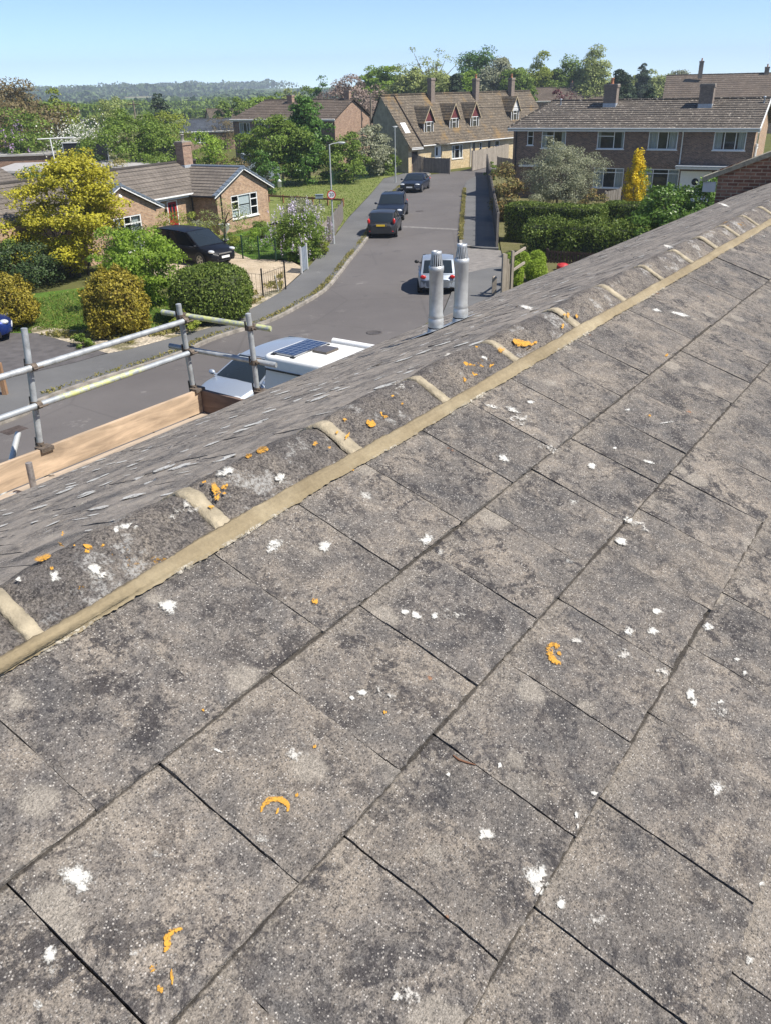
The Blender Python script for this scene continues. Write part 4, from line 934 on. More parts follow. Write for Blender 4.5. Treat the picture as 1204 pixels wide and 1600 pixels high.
for i, q in enumerate([(265, 947, 17, 12, .3), (426, 852, 16, 14, 0), (508, 853, 11, 10, -.5), (668, 843, 12, 10, -.4), (632, 956, 9, 4, .1), (650, 961, 10, 6, .3), (678, 962, 6, 7, 0), (118, 1368, 30, 20, .2), (128, 1385, 14, 12, 1),
        (838, 1370, 21, 19, .4), (839, 1388, 9, 14, 0), (876, 1411, 7, 10, 0), (757, 1302, 15, 10, 0), (928, 1239, 10, 4, .1), (900, 1273, 5, 8, 0), (902, 1289, 2.5, 5, 0), (1078, 1085, 8, 11, -.5), (1084, 1098, 6, 7, 0), (1126, 1098, 8, 5, .3), (1118, 1229, 14, 13, .3),
        (1025, 955, 8, 6, .2), (1019, 985, 10, 7, .4), (982, 986, 8, 9, 0), (971, 846, 11, 7, .4), (786, 716, 11, 6, .5), (980, 812, 10, 5, .3), (822, 480, 12, 3, .2), (150, 890, 12, 12, .5), (160, 898, 10, 6, 0), (86, 900, 10, 10, 0), (352, 736, 16, 8, -.3), (200, 822, 14, 6, 0), (182, 826, 6, 5, 0),
        (205, 890, 12, 8, -.5), (440, 748, 9, 13, .6), (1014, 722, 12, 2.5, .3), (1040, 660, 14, 2, -.15), (960, 700, 4, 2, 0), (800, 640, 16, 5, .4), (770, 635, 12, 4, .2), (828, 628, 8, 3, 0), (1060, 490, 18, 2.5, .25), (1026, 485, 10, 3, .2), (1150, 1030, 6, 4, 0), (1163, 1052, 5, 4, 0), (1105, 978, 9, 8, 0), (925, 728, 7, 5, .4),
        (1188, 1380, 8, 6, 0), (700, 1210, 4, 4, 0), (340, 1172, 10, 3, .4), (565, 1082, 8, 5, 0), (550, 1090, 6, 4, .3), (780, 1195, 4, 6, 0), (1170, 1500, 6, 8, 0), (80, 1490, 12, 16, .3), (60, 1570, 8, 10, 0), (700, 555, 7, 4, 0), (620, 1558, 10, 8, 0), (668, 640, 8, 3, 0), (755, 560, 7, 4, .3), (980, 640, 5, 3, 0), (1085, 408, 12, 2, .2), (1130, 320, 10, 2, .3), (1043, 385, 9, 2.5, .3), (30, 905, 6, 5, 0)]):
    patchpx(W, *q, seed=i)
rim_build(W, M['lichen_white'], near_roof)
Gm = MB()
for i, q in enumerate([(970, 1021, 20, 14, .4), (290, 800, 30, 22, .5), (190, 1460, 16, 22, 0), (210, 1490, 12, 16, 0), (620, 605, 26, 14, -.4), (585, 625, 16, 12, 0), (810, 655, 30, 10, .3), (705, 960, 30, 12, .2), (600, 1085, 22, 14, .4), (1000, 820, 18, 12, .4), (1035, 1050, 18, 12, 0), (410, 1310, 20, 12, 0), (640, 1560, 26, 20, 0), (90, 1520, 26, 30, 0), (240, 1330, 20, 14, 0), (935, 1440, 24, 18, 0), (900, 1000, 14, 10, 0), (460, 1180, 20, 14, 0), (1130, 1110, 30, 12, .4), (860, 700, 24, 8, .4)]):
    patchpx(Gm, *q, seed=i+200)
rim_build(Gm, M['lichen_grey'], near_roof)
O = MB(); ro = random.Random(17)
for k in range(46):                                # scattered small orange spots, mostly on three of the ridge tiles
    cx, cy, sx, sy = ro.choice(((770, 562, 34, 26), (812, 540, 24, 12), (740, 590, 26, 18), (600, 640, 30, 22), (340, 765, 24, 26), (130, 850, 60, 26), (520, 690, 40, 26), (905, 500, 40, 14)))
    x, y = ro.gauss(cx, sx*.55), ro.gauss(cy, sy*.55); patchpx(O, x, y, ro.uniform(2, 5.5), ro.uniform(1.6, 4), ro.uniform(0, 3), 400+k, 16, .5)
strokepx(O, [(866, 1004), (858, 1010), (858, 1022), (866, 1032), (876, 1038)], 5.5, 1); strokepx(O, [(862, 1006), (874, 1010)], 4.5, 2); strokepx(O, [(870, 1018), (876, 1024)], 3, 3)
strokepx(O, [(408, 1270), (412, 1258), (424, 1249), (440, 1249), (450, 1258), (450, 1268)], 4.2, 4); strokepx(O, [(432, 1272), (436, 1262)], 2, 5)
strokepx(O, [(286, 1450), (270, 1456), (262, 1464), (262, 1478), (256, 1488)], 5, 6); strokepx(O, [(236, 1508), (242, 1518)], 7, 7); strokepx(O, [(248, 1538), (254, 1552)], 4.5, 8); strokepx(O, [(268, 1512), (270, 1540)], 2, 9)
strokepx(O, [(488, 936), (497, 942)], 5, 10); strokepx(O, [(384, 714), (394, 710)], 4, 11); strokepx(O, [(400, 706), (420, 700)], 5, 12); strokepx(O, [(334, 752), (338, 774)], 5, 13); strokepx(O, [(52, 876), (82, 866)], 5, 14); strokepx(O, [(78, 888), (84, 887)], 3, 15)
strokepx(O, [(800, 530), (812, 536), (830, 536)], 5, 16); strokepx(O, [(820, 548), (834, 545)], 3, 17); strokepx(O, [(724, 565), (728, 572)], 4, 18); strokepx(O, [(745, 562), (750, 566)], 4, 19); strokepx(O, [(758, 584), (763, 590)], 4, 20); strokepx(O, [(733, 606), (742, 600)], 4, 21); strokepx(O, [(572, 658), (588, 664)], 5, 22); strokepx(O, [(610, 618), (614, 622)], 4, 23); strokepx(O, [(936, 490), (940, 494)], 4, 24); strokepx(O, [(668, 645), (672, 648)], 4, 25); strokepx(O, [(1040, 553), (1042, 556)], 3, 26); strokepx(O, [(1012, 648), (1016, 650)], 2, 27)
strokepx(O, [(130, 850), (146, 858)], 3.5, 28); strokepx(O, [(462, 1240), (466, 1244)], 3, 29); strokepx(O, [(490, 1165), (494, 1168)], 3, 30); strokepx(O, [(600, 1110), (602, 1116)], 2.5, 31); strokepx(O, [(316, 1108), (320, 1111)], 2, 32)
rim_build(O, M['lichen_orange'], near_roof)
# pale streaks of lichen seen edge-on over the far slope
F = MB(); rs = random.Random(8)
def far_c(b_): return .0135*(((b_-.06) % gf)/gf)+.0042
def rim_fan(vs, n):
    b0 = len(F.v); F.add(vs, [(0, 1+i, 1+(i+1) % n) for i in range(n)]); RIM.setdefault(id(F), {}).update({b0: 0.0, **{b0+1+i: .35 for i in range(n)}})
def far_hit(px, py):
    d = ray(px, py); D = np.array([d @ rd, d @ lf, d[2]]); E_ = np.array([0, 0, 8.1]); o_ = farp(0, 0, .018); t = ((o_-E_) @ fn)/(D @ fn); return E_+D*t
spots = [(225, 740), (205, 772), (235, 748), (150, 745), (100, 765), (280, 725), (60, 790), (290, 700), (365, 650), (395, 660), (330, 690), (230, 700), (190, 720), (350, 715), (420, 640), (470, 620), (500, 620), (560, 580), (585, 570), (520, 608), (630, 560), (660, 548), (690, 535), (720, 525), (700, 520), (745, 505), (760, 492), (800, 480), (600, 600), (80, 740), (430, 610), (20, 770), (760, 460), (800, 452), (850, 430), (880, 440), (900, 420), (940, 400), (780, 470), (540, 560), (1000, 372), (1050, 350)]
for i, (px, py) in enumerate(spots):
    c = far_hit(px, py); n = 18; vs = [c]; ra, rb = rs.uniform(.02, .06), rs.uniform(.03, .06); bb0 = (c-farp(0, 0, 0)) @ fd
    for k in range(n):
        t = 2*math.pi*k/n; f = 1+.5*mnoise.noise(Vector((math.cos(t)*1.5, math.sin(t)*1.5, i*3.0))); b1_ = bb0+rb*f*math.sin(t); vs.append(farp(c[0]+ra*f*math.cos(t), b1_, far_c(b1_)))
    vs[0] = farp(c[0], bb0, far_c(bb0)); rim_fan(vs, n)
for k in range(520):
    a, bb = .4+14*rs.random()**1.4, rs.uniform(.35, fl-.1); n = 12; vs = [farp(a, bb, far_c(bb))]; ra, rb = rs.uniform(.008, .05)*rs.random(), rs.uniform(.015, .08)*(.4+.6*rs.random())
    for m in range(n): t = 2*math.pi*m/n; f = 1+.5*mnoise.noise(Vector((math.cos(t)*1.5, math.sin(t)*1.5, k*3.0+99))); b1_ = bb+rb*f*math.sin(t); vs.append(farp(a+ra*f*math.cos(t), b1_, far_c(b1_)))
    rim_fan(vs, n)
rim_build(F, M['lichen_white'], far_roof)

# the two metal flues on the far slope
for px, py, top in ((680, 516, 397), (718.5, 500, 386)):
    d = ray(px, py); D = np.array([d @ rd, d @ lf, d[2]]); E_ = np.array([0, 0, 8.1]); t = ((farp(0, 0, .016)-E_) @ fn)/(D @ fn); c = E_+D*t
    d2 = ray(px, top); D2 = np.array([d2 @ rd, d2 @ lf, d2[2]]); zt = 8.1+D2[2]*(c[1]/D2[1]); h = zt-c[2]+.02; f_ = .054
    p = MB(); p.lathe([(f_, -.08), (f_, .02), (f_+.006, .03), (f_+.006, .09), (f_+.003, .095), (f_+.003, .105), (f_+.006, .11), (f_, .13), (f_, h-.145), (f_+.004, h-.14), (f_+.004, h-.112), (f_-.004, h-.108), (f_-.012, h-.108)], c, 28)
    fl_ = p.build('flue_pipe', M['flue'] if 'flue' in M else M.setdefault('flue', plain('weathered aluminium flue', (.5, .52, .53), .42, .45, var=.22, scale=9)), house, uv=False)
    cg = MB(); nb_ = 18
    for k in range(nb_):
        t_ = 2*math.pi*k/nb_; a = (c[0]+(f_-.004)*math.cos(t_), c[1]+(f_-.004)*math.sin(t_), c[2]+h-.112); b2 = (c[0]+(f_-.019)*math.cos(t_), c[1]+(f_-.019)*math.sin(t_), c[2]+h-.012)
        cg.beam(a, b2, .0065, .004, up=(math.cos(t_), math.sin(t_), 0))
    cg.lathe([(f_-.015, h-.016), (f_-.015, h), (f_-.024, h+.003), (f_-.028, h-.008)], c, 24); cg.lathe([(f_-.001, h-.118), (f_-.001, h-.106), (f_-.008, h-.106)], c, 24); cg.build('cowl', M['flue'], fl_, uv=False)
    ic = MB(); ic.lathe([(f_-.026, h-.12), (f_-.026, h-.03), (.001, h-.03)], c, 16); ic.build('inner_tube', M['blackpl'], fl_, uv=False)
    sk = MB(); s0 = [farp(c[0]-.14, (c[1]-LA)/fd[1]-.1, .02), farp(c[0]+.14, (c[1]-LA)/fd[1]-.1, .02), farp(c[0]+.14, (c[1]-LA)/fd[1]+.16, .02), farp(c[0]-.14, (c[1]-LA)/fd[1]+.16, .02)]
    sk.add(s0, [(0, 1, 2, 3)]); sk.lathe([(f_+.016, -.03), (f_+.01, .018), (f_+.008, .02)], c, 20); sk.build('flashing', M['lead'], fl_, uv=False)
    bl = MB(); bl.lathe([(f_+.003, -.03), (f_+.0065, .012), (f_+.007, .028)], c, 20); bl.build('collar', M['black'], fl_, uv=False)

# a dry twig lying in a joint
tw = MB(); P_ = [hit(x, y, .016) for x, y in ((707, 1180), (716, 1187), (728, 1191), (742, 1195))]
tw.tube([house_p for house_p in P_], [.0012, .0022, .002, .001], 6)
mw = Matrix.Rotation(math.pi/2-YAW, 4, 'Z'); tw.v = [tuple(mw @ Vector(v_)) for v_ in tw.v]
tag(tw.build('twig', plain('dry twig', (.16, .075, .04), .8), uv=False), 'thin reddish brown twig lying in a joint between foreground roof tiles', 'twig')

# ------------------------------------------------------------------ scaffold along the eaves
sc = thing('scaffolding', 'galvanised tube scaffold with new timber toe board along the eaves', 'scaffolding', (0, 0, 0), math.pi/2-YAW)
def atL(px, py, Lv):
    d = ray(px, py); D = np.array([d @ rd, d @ lf, d[2]]); return np.array([0, 0, 8.1])+D*(Lv/D[1])
T = .0242; LP = 5.7
p1b, p1t, p2b, p2t = atL(64, 700, LP), atL(38, 513, LP), atL(303, 608, LP), atL(279, 475, LP); p3b, p3t = atL(403, 612, 5.02), atL(388, 490, 5.02)
def standard(pb, pt): m = MB(); g0 = pb+(pb-pt)*((pb[2]-.0)/(pt[2]-pb[2])); g0[:2] = pb[:2]; m.tube([g0, pb, pt], T, 14); m.tube([pt-(pt-pb)*.002, pt+(pt-pb)*.002], T*.85, 12); return m.build('standard', M['steel'], sc, uv=False)
for q in ((p1b, p1t), (p2b, p2t), (p3b, p3t)): standard(*q)
stub_t, stub_b = atL(45, 723, 5.38), atL(52, 757, 5.38); m = MB(); m.tube([np.array([stub_b[0], stub_b[1], 3.4]), stub_b, stub_t], T, 12); m.build('standard', plain('rusty painted tube', (.3, .27, .25), .6, .4, var=.4, scale=25), sc, uv=False)
def painted(name, c0, c1):
    b = NB(name); o = b.coord(); x = b.n('SeparateXYZ', i_0=o).outputs[0]; nz = b.noise(o, 22, 4, .7)
    f = b.math('MULTIPLY', b.step(x, c0-.05, c0+.05), b.step(x, c1+.05, c1-.05)); f = b.math('MULTIPLY', f, b.math('MULTIPLY', b.step(nz, .38, .62), .8))
    b.p(Base_Color=b.mix(f, b.ramp(b.noise(o, 14, 4), [(.3, (.28, .3, .32)), (.7, (.45, .48, .5))]), (.55, .58, .17)), Roughness=.55, Metallic=b.math('MULTIPLY', b.math('SUBTRACT', 1.0, f), .35)); return b.mat
def rail(pa, pb, over0=0, over1=0, name='guard_rail', mat=None):
    d = (pb-pa)/np.linalg.norm(pb-pa); m = MB(); a, e_ = pa-d*over0, pb+d*over1; m.tube([a, e_], T, 14, cap=False)
    for q, s in ((a, 1), (e_, -1)): m.tube([q, q+d*s*.02], T*.86, 14, cap=True)
    return m.build(name, mat or M['steel'], sc, uv=False)
L1 = LP-.05
r1a, r1b = atL(0, 590, L1), atL(284, 503, L1); rail(r1a, r1b, 1.6, .02)
r2a, r2b = atL(0, 654, L1), atL(292, 553, L1); xa_, xb_ = atL(92, 618, L1)[0], atL(222, 578, L1)[0]; rail(r2a, r2b, 1.6, .02, mat=painted('steel tube with yellow paint patch', xa_, xb_))
# return rails at the end of the lift, from the outer to the inner standard
c1a, c1b = atL(283, 495, LP), atL(392, 512, 5.02); sh = np.array([.05, 0, 0]); rail(c1a+sh, c1b+sh, .24, .16, mat=painted('steel tube with yellow tip', xa_+1.0, xb_+1.62))
c2a, c2b = atL(291, 548, LP), atL(395, 567, 5.02); rail(c2a+sh, c2b+sh, .22, .2)
def clamp(c, ax, rot=0):
    m = MB(); c = np.array(c); ax = np.array(ax, float); ax /= np.linalg.norm(ax)
    m.tube([c-ax*.022, c+ax*.022], .030, 12); s = np.cross(ax, [0, 0, 1]); s = s/(np.linalg.norm(s)+1e-6) if np.linalg.norm(s) > .1 else np.array([0, 1.0, 0])
    m.beam(c+s*.026-ax*.015, c+s*.05-ax*.015, .022, .024); m.tube([c+s*.05-ax*.03, c+s*.05+ax*.05], .008, 6); m.beam(c-s*.026, c-s*.042, .03, .018)
    return m.build('clamp', M['rust'], sc, uv=False)
px_ = np.array([1.0, 0, 0]); py_ = np.array([0, 1.0, 0])
def on(pb, pt, z): k = (z-pb[2])/(pt[2]-pb[2]); return pb+(pt-pb)*k
for pb, pt, ra, rb, ax in ((p1b, p1t, r1a, r1b, 0), (p1b, p1t, r2a, r2b, 0), (p2b, p2t, r1a, r1b, 0), (p2b, p2t, r2a, r2b, 0)):
    q = pb+(pt-pb)*.5; k = (q[0]-ra[0])/(rb[0]-ra[0]); z = ra[2]+(rb[2]-ra[2])*k; s = on(pb, pt, z); clamp(s, pt-pb); clamp(s-py_*.05, rb-ra)
for pb, pt, ca, cb in ((p2b, p2t, c1a, c1b), (p2b, p2t, c2a, c2b), (p3b, p3t, c1a, c1b), (p3b, p3t, c2a, c2b)):
    k = (pb[1]-ca[1])/(cb[1]-ca[1]) if abs(cb[1]-ca[1]) > .01 else .5; z = ca[2]+(cb[2]-ca[2])*k; s = on(pb, pt, z); clamp(s, pt-pb); clamp(s+sh, cb-ca)
for pb, pt in ((p1b, p1t), (p2b, p2t), (p3b, p3t)): clamp(pb+(pt-pb)*.03, pt-pb); m = MB(); q = pb+(pt-pb)*.01; m.box(q[0]-.05, q[0]+.06, q[1]-.09, q[1]+.005, q[2]-.02, q[2]+.012); m.build('board_clip', M['rust'], sc, uv=False)
# boards
xe = p2b[0]+.02; zt0 = atL(303, 611, LP-.04)[2]; zt1 = atL(0, 725, LP-.04)[2]; xl = atL(0, 725, LP-.04)[0]; sl_ = (zt0-zt1)/(xe-xl); TBH = .215
def zb_(x): return zt0+sl_*(x-xe)
m = MB(); x0_ = xl-2.2
m.hexa([(x0_, LP-.068, zb_(x0_)-TBH), (xe, LP-.068, zb_(xe)-TBH), (xe, LP-.03, zb_(xe)-TBH), (x0_, LP-.03, zb_(x0_)-TBH), (x0_, LP-.068, zb_(x0_)), (xe, LP-.068, zb_(xe)), (xe, LP-.03, zb_(xe)), (x0_, LP-.03, zb_(x0_))])
m.build('toe_board', M['plank'], sc, uv=False)
m = MB(); m.hexa([(xe+.004, 4.75, zb_(xe)-TBH-.0), (xe+.042, 4.75, zb_(xe)-TBH), (xe+.042, LP-.03, zb_(xe)-TBH), (xe+.004, LP-.03, zb_(xe)-TBH), (xe+.004, 4.75, zb_(xe)-.015), (xe+.042, 4.75, zb_(xe)-.015), (xe+.042, LP-.03, zb_(xe)-.004), (xe+.004, LP-.03, zb_(xe)-.004)])
m.build('toe_board', M['plank_dark'], sc, uv=False)
for k in range(3):
    y0_ = LP-.075-(k+1)*.228; m = MB(); zz_ = lambda x: zb_(x)-TBH-.004
    m.hexa([(x0_, y0_, zz_(x0_)-.038), (xe, y0_, zz_(xe)-.038), (xe, y0_+.222, zz_(xe)-.038), (x0_, y0_+.222, zz_(x0_)-.038), (x0_, y0_, zz_(x0_)), (xe, y0_, zz_(xe)), (xe, y0_+.222, zz_(xe)), (x0_, y0_+.222, zz_(x0_))]); m.build('scaffold_board', M['plank_old'], sc, uv=False)
# loose brace tube end below the boards
ba = atL(29, 676, 6.1); m = MB(); m.tube([ba, ba+np.array([-.62, -.12, -.95])*.9], T, 14); m.tube([ba-np.array([0, 0, .001]), ba+np.array([.004, .001, .006])], T*.85, 12); m.build('brace', plain('pale steel tube', (.62, .63, .62), .5, .3, var=.1), sc, uv=False)

# ------------------------------------------------------------------ bungalow with two front gables
(bx, by), br = frame_of(336, 304, 2.4, 61.6)
bung = thing('bungalow', 'buff brick bungalow with two white windowed front gables and brown tiled roof', 'house', (bx, by, 0), br)
def gable_front(mb, x0, x1, ez, az, ops, y, mi=0):
    facade(mb, x0, x1, 0, ez, ops, y, mi); mb.add([(x0, y, ez), (x1, y, ez), ((x0+x1)/2, y, az)], [(0, 1, 2)], mi)
EZ, AZ, WB, RC, MY = 2.4, 3.68, 5.7, 2.0, 4.6
mb = MB(); wB = []
wx0, wz1 = local_on_front((bx, by), br, 357, 306); wx1, wz0 = local_on_front((bx, by), br, 403, 341)
wx0, wx1, wz0, wz1 = 1.55, 4.35, .75, 2.15
gable_front(mb, .12, WB-.12, EZ, AZ-.1, [(wx0, wx1, wz0, wz1)], 0)
ax0, ax1 = -10.9+.12, -5.2-.12
gable_front(mb, ax0, ax1, EZ, AZ-.1, [(-8.7, -6.6, .2, 2.1)], 0)
dr = (-2.15, -1.2, .12, 2.15); facade(mb, -5.32, .12, 0, EZ+.1, [dr, (-4.9, -3.6, .9, 2.05)], RC)
for x, s in ((.12, -1), (WB-.12, 1), (ax0, -1), (ax1, 1)):
    q = [(x, 0, 0), (x, MY+3.5, 0), (x, MY+3.5, EZ), (x, 0, EZ)]; mb.add(q, [(0, 3, 2, 1) if s < 0 else (0, 1, 2, 3)])
mb.quad((WB-.12, MY+3.5, 0), (ax0-8, MY+3.5, 0), (ax0-8, MY+3.5, EZ), (WB-.12, MY+3.5, EZ)); facade(mb, ax0-8, ax0, 0, EZ, [], .9)
mb.build('wall', M['brick_buff'], bung)
window(bung, wx0, wx1, wz0, wz1, 0, (.27, .73), ((0, .27, .72), (0, .27, .38), (.73, 1, .72), (.73, 1, .38)), curt=.0, fw=.07)
bl_ = MB()
for k in range(7): bl_.box(wx0+(wx1-wx0)*.29, wx0+(wx1-wx0)*.71, .1, .115, wz0+.1+k*.09, wz0+.165+k*.09)
bl_.box(wx0+(wx1-wx0)*.29, wx0+(wx1-wx0)*.71, .1, .112, wz0+.78, wz1-.08); bl_.box(wx0+.08, wx0+(wx1-wx0)*.25, .1, .112, wz0+.1, wz0+.5); bl_.build('blind', M['white'], bung, uv=False)
window(bung, -8.7, -6.6, .2, 2.1, 0, (.38, .62), ((.38, .62, .78), (.62, 1, .78)), curt=.28, fw=.07); window(bung, -4.9, -3.6, .9, 2.05, RC, (.5,), (), curt=.3)
d_ = MB(); d_.box(dr[0]+.08, dr[1]-.08, RC+.03, RC+.07, dr[2], dr[3]-.06); door = d_.build('door', plain('red door paint', (.33, .018, .022), .35, var=.08), bung, uv=False)
f_ = MB(); f_.box(dr[0], dr[0]+.08, RC+.01, RC+.09, dr[2], dr[3]); f_.box(dr[1]-.08, dr[1], RC+.01, RC+.09, dr[2], dr[3]); f_.box(dr[0]+.08, dr[1]-.08, RC+.012, RC+.09, dr[3]-.06, dr[3]); f_.build('frame', M['white'], door, uv=False)
for k in (0, 1): g_ = MB(); x = dr[0]+.22+k*.3; g_.box(x, x+.18, RC+.02, RC+.032, 1.05, 1.95); g_.build('pane', M['carglass'], door, uv=False)
wl = MB(); wl.lathe([(.05, 0), (.07, .1), (.07, .22), (.02, .28)], (dr[0]-.22, RC-.08, 1.55), 10); wl.build('wall_lamp', M['black'], bung, uv=False)
cam_ = MB(); cam_.blob((-8.05, -.1, AZ-.55), (.1, .13, .1)); cam_.box(-8.1, -8.0, -.1, 0, AZ-.5, AZ-.42); cam_.build('flood_light', M['white'], bung, uv=False)
sl_m = (AZ-EZ)/(WB/2); ov = .32
def gable_roof(x0, x1, name='roof'):
    mb = MB(); xm = (x0+x1)/2; ezz = EZ-ov*sl_m+.06; n = 10
    stepped(mb, (x0-ov, MY-.0, ezz), (x0-ov, -.22, ezz), (xm, -.22, AZ+.06), (xm, MY, AZ+.06), n, .032); stepped(mb, (x1+ov, -.22, ezz), (x1+ov, MY, ezz), (xm, MY, AZ+.06), (xm, -.22, AZ+.06), n, .032)
    r_ = mb.build(name, M['roof_brown'], bung)
    v = MB(); t = .14
    for xa, za, xb, zb in ((x0-ov, ezz, xm, AZ+.06), (x1+ov, ezz, xm, AZ+.06)):
        v.hexa([(xa, -.235, za-t), (xb, -.235, zb-t), (xb, -.19, zb-t), (xa, -.19, za-t), (xa, -.235, za-.0), (xb, -.235, zb-.0), (xb, -.19, zb), (xa, -.19, za)])
    v.build('bargeboard', M['white'], r_, uv=False)
    v = MB()
    for s, (xa, za, xb, zb) in ((-1, (x0-ov, ezz, xm, AZ+.06)), (1, (x1+ov, ezz, xm, AZ+.06))):
        n_ = 9
        for k in range(n_):
            a, c = k/n_, (k+.94)/n_; pa = (xa+(xb-xa)*a, za+(zb-za)*a); pb = (xa+(xb-xa)*c, za+(zb-za)*c)
            v.hexa([(pa[0], -.275, pa[1]-.03), (pb[0], -.275, pb[1]-.03), (pb[0], -.03, pb[1]-.03), (pa[0], -.03, pa[1]-.03), (pa[0], -.275, pa[1]+.075), (pb[0], -.275, pb[1]+.055), (pb[0], -.03, pb[1]+.055), (pa[0], -.03, pa[1]+.075)])
    v.build('verge_tiles', M['verge_blue'], r_, uv=False)
    rd_ = MB(); rd_.tube([(xm, -.28, AZ+.06), (xm, MY, AZ+.06)], .1, 8); rd_.build('ridge', M['verge_blue'], r_, uv=False)
    g = MB(); g.tube([(x0-ov-.05, -.2, ezz-.03), (x0-ov-.05, RC, ezz-.03)], .06, 8); g.tube([(x1+ov+.05, -.2, ezz-.03), (x1+ov+.05, MY, ezz-.03)], .06, 8); g.build('gutter', M['black'], r_, uv=False); return r_
gable_roof(0, WB); gable_roof(-10.9, -5.2)
mb = MB(); zr = AZ+.1; ye_ = RC-.35; ze_ = EZ-.02+.0
mz = 3.98; ye2 = RC-.3
stepped(mb, (-20, ye2, EZ+.02), (WB/2, ye2, EZ+.02), (WB/2+.2, MY, mz), (-20, MY, mz), 8, .034)
stepped(mb, (WB+2.2, MY+2.9, EZ), (-20, MY+2.9+.6, EZ), (-20, MY, mz), (WB/2+1.2, MY, mz), 8, .034); stepped(mb, (WB/2+.2, ye2+.4, EZ+.3), (WB+.5, MY+2.9, EZ), (WB/2+1.2, MY, mz), (WB/2+.2, MY, mz), 8, .03)
mr = mb.build('roof', M['roof_brown'], bung)
rg = MB(); rg.tube([(-20, MY, mz), (WB/2+1.2, MY, mz)], .1, 8); rg.build('ridge', M['roof_brown'], mr, uv=False)
g = MB(); g.tube([(-5.2, ye2-.05, EZ), (0, ye2-.05, EZ)], .06, 8); g.box(-5.3, .1, ye2-.02, ye2+.02, EZ-.14, EZ+.0); g.build('gutter', M['offwhite'], mr, uv=False)
dp = MB(); dp.tube([(.05, RC-.12, EZ-.1), (.05, RC-.12, 0)], .035, 8); dp.tube([(.5, -.06, EZ-.05), (.5, -.06, 0)], .035, 8); dp.build('drainpipe', M['black'], bung, uv=False)
ch = chimney(bung, WB/2-.25, MY-.35, 3.35, 5.15, .85, .6, 'brick_pink', 1, 'concrete', .05)

# neighbouring bungalow roof seen beyond the golden maple
nb_root = thing('bungalow', 'low brown roofed bungalow behind the golden maple at the photo edge', 'house', (*gp(20, 300, 2.4)[:2], 0), R(61.6))
mb = MB(); facade(mb, -12, 1.5, 0, EZ, [(-4, -2, .8, 2)], 0); mb.quad((1.5, 0, 0), (1.5, 6, 0), (1.5, 6, EZ), (1.5, 0, EZ)); mb.add([(1.5, 0, EZ), (1.5, 6, EZ), (1.5, 3, 3.6)], [(0, 1, 2)]); mb.build('wall', M['brick_buff'], nb_root); window(nb_root, -4, -2, .8, 2)
mb = MB(); stepped(mb, (-12, -.4, EZ-.1), (1.8, -.4, EZ-.1), (1.8, 3, 3.7), (-12, 3, 3.7), 9, .034); stepped(mb, (1.8, 6.4, EZ-.1), (-12, 6.4, EZ-.1), (-12, 3, 3.7), (1.8, 3, 3.7), 9, .034); mb.build('roof', M['roof_brown'], nb_root)

# ------------------------------------------------------------------ brown brick terrace
TE = 5.1; (tx_, ty_), tr = frame_of(802, 199, TE, -28)
terr = thing('brick_terrace', 'dark brown brick terrace in shade with four white upstairs windows and lichened roof', 'house', (tx_, ty_, 0), tr)
def tbox(x0, y0, x1, y1, y=0.0):
    a = local_on_front((tx_, ty_), tr, x0, y0, y); c = local_on_front((tx_, ty_), tr, x1, y1, y); d = local_on_front((tx_, ty_), tr, x0, y1, y); return ((a[0]+d[0])/2, c[0], (c[1]+d[1])/2, a[1])
WIN = [tbox(823, 203, 832, 222), tbox(845, 204, 882, 231), tbox(932, 205, 973, 232), tbox(1012, 204, 1056, 233), tbox(1114, 204, 1162, 236)]
zt_ = 4.85; zb2 = 3.65
WIN = [(a, b2, zb2+(.0), zt_) for a, b2, c, d in WIN]; WIN[0] = (WIN[0][0], WIN[0][1], 3.85, zt_)
TW = local_on_front((tx_, ty_), tr, 1181, 202)[0]
GW = [tbox(925, 267, 970, 305), tbox(997, 270, 1055, 312)]; GW = [(a, b2, .95, 2.35) for a, b2, c, d in GW]
DRW = tbox(1060, 262, 1104, 320); DRW = (DRW[0], DRW[1], .1, 2.25)
mb = MB(); facade(mb, 0, TW, 0, TE, WIN+GW, 0); mb.quad((0, 8, 0), (0, 0, 0), (0, 0, TE), (0, 8, TE)); mb.build('wall', M['brick_brown'], terr)
mb = MB(); ge = [tbox(1190, 205, 1204, 226)]
mb.quad((TW, 0, 0), (TW, 8, 0), (TW, 8, TE), (TW, 0, TE)); mb.add([(TW, 0, TE), (TW, 8, TE), (TW, 4, TE+1.6)], [(0, 1, 2)]); mb.quad((TW, 8, 0), (0, 8, 0), (0, 8, TE), (TW, 8, TE)); mb.build('end_wall', M['brick_buff'], terr)
window(terr, *WIN[0], mull=(), trans=((0, 1, .62),), curt=0, fw=.05); window(terr, *WIN[1], mull=(.5,), trans=((0, .5, .72),), curt=.2); window(terr, *WIN[2], mull=(.62,), trans=((0, .62, .72),), curt=.12); window(terr, *WIN[3], mull=(.33, .66), curt=.3); window(terr, *WIN[4], mull=(.33, .68), curt=.25)
for g_ in GW: window(terr, *g_, mull=(.33, .72), trans=((0, 1, .78),), curt=.3)
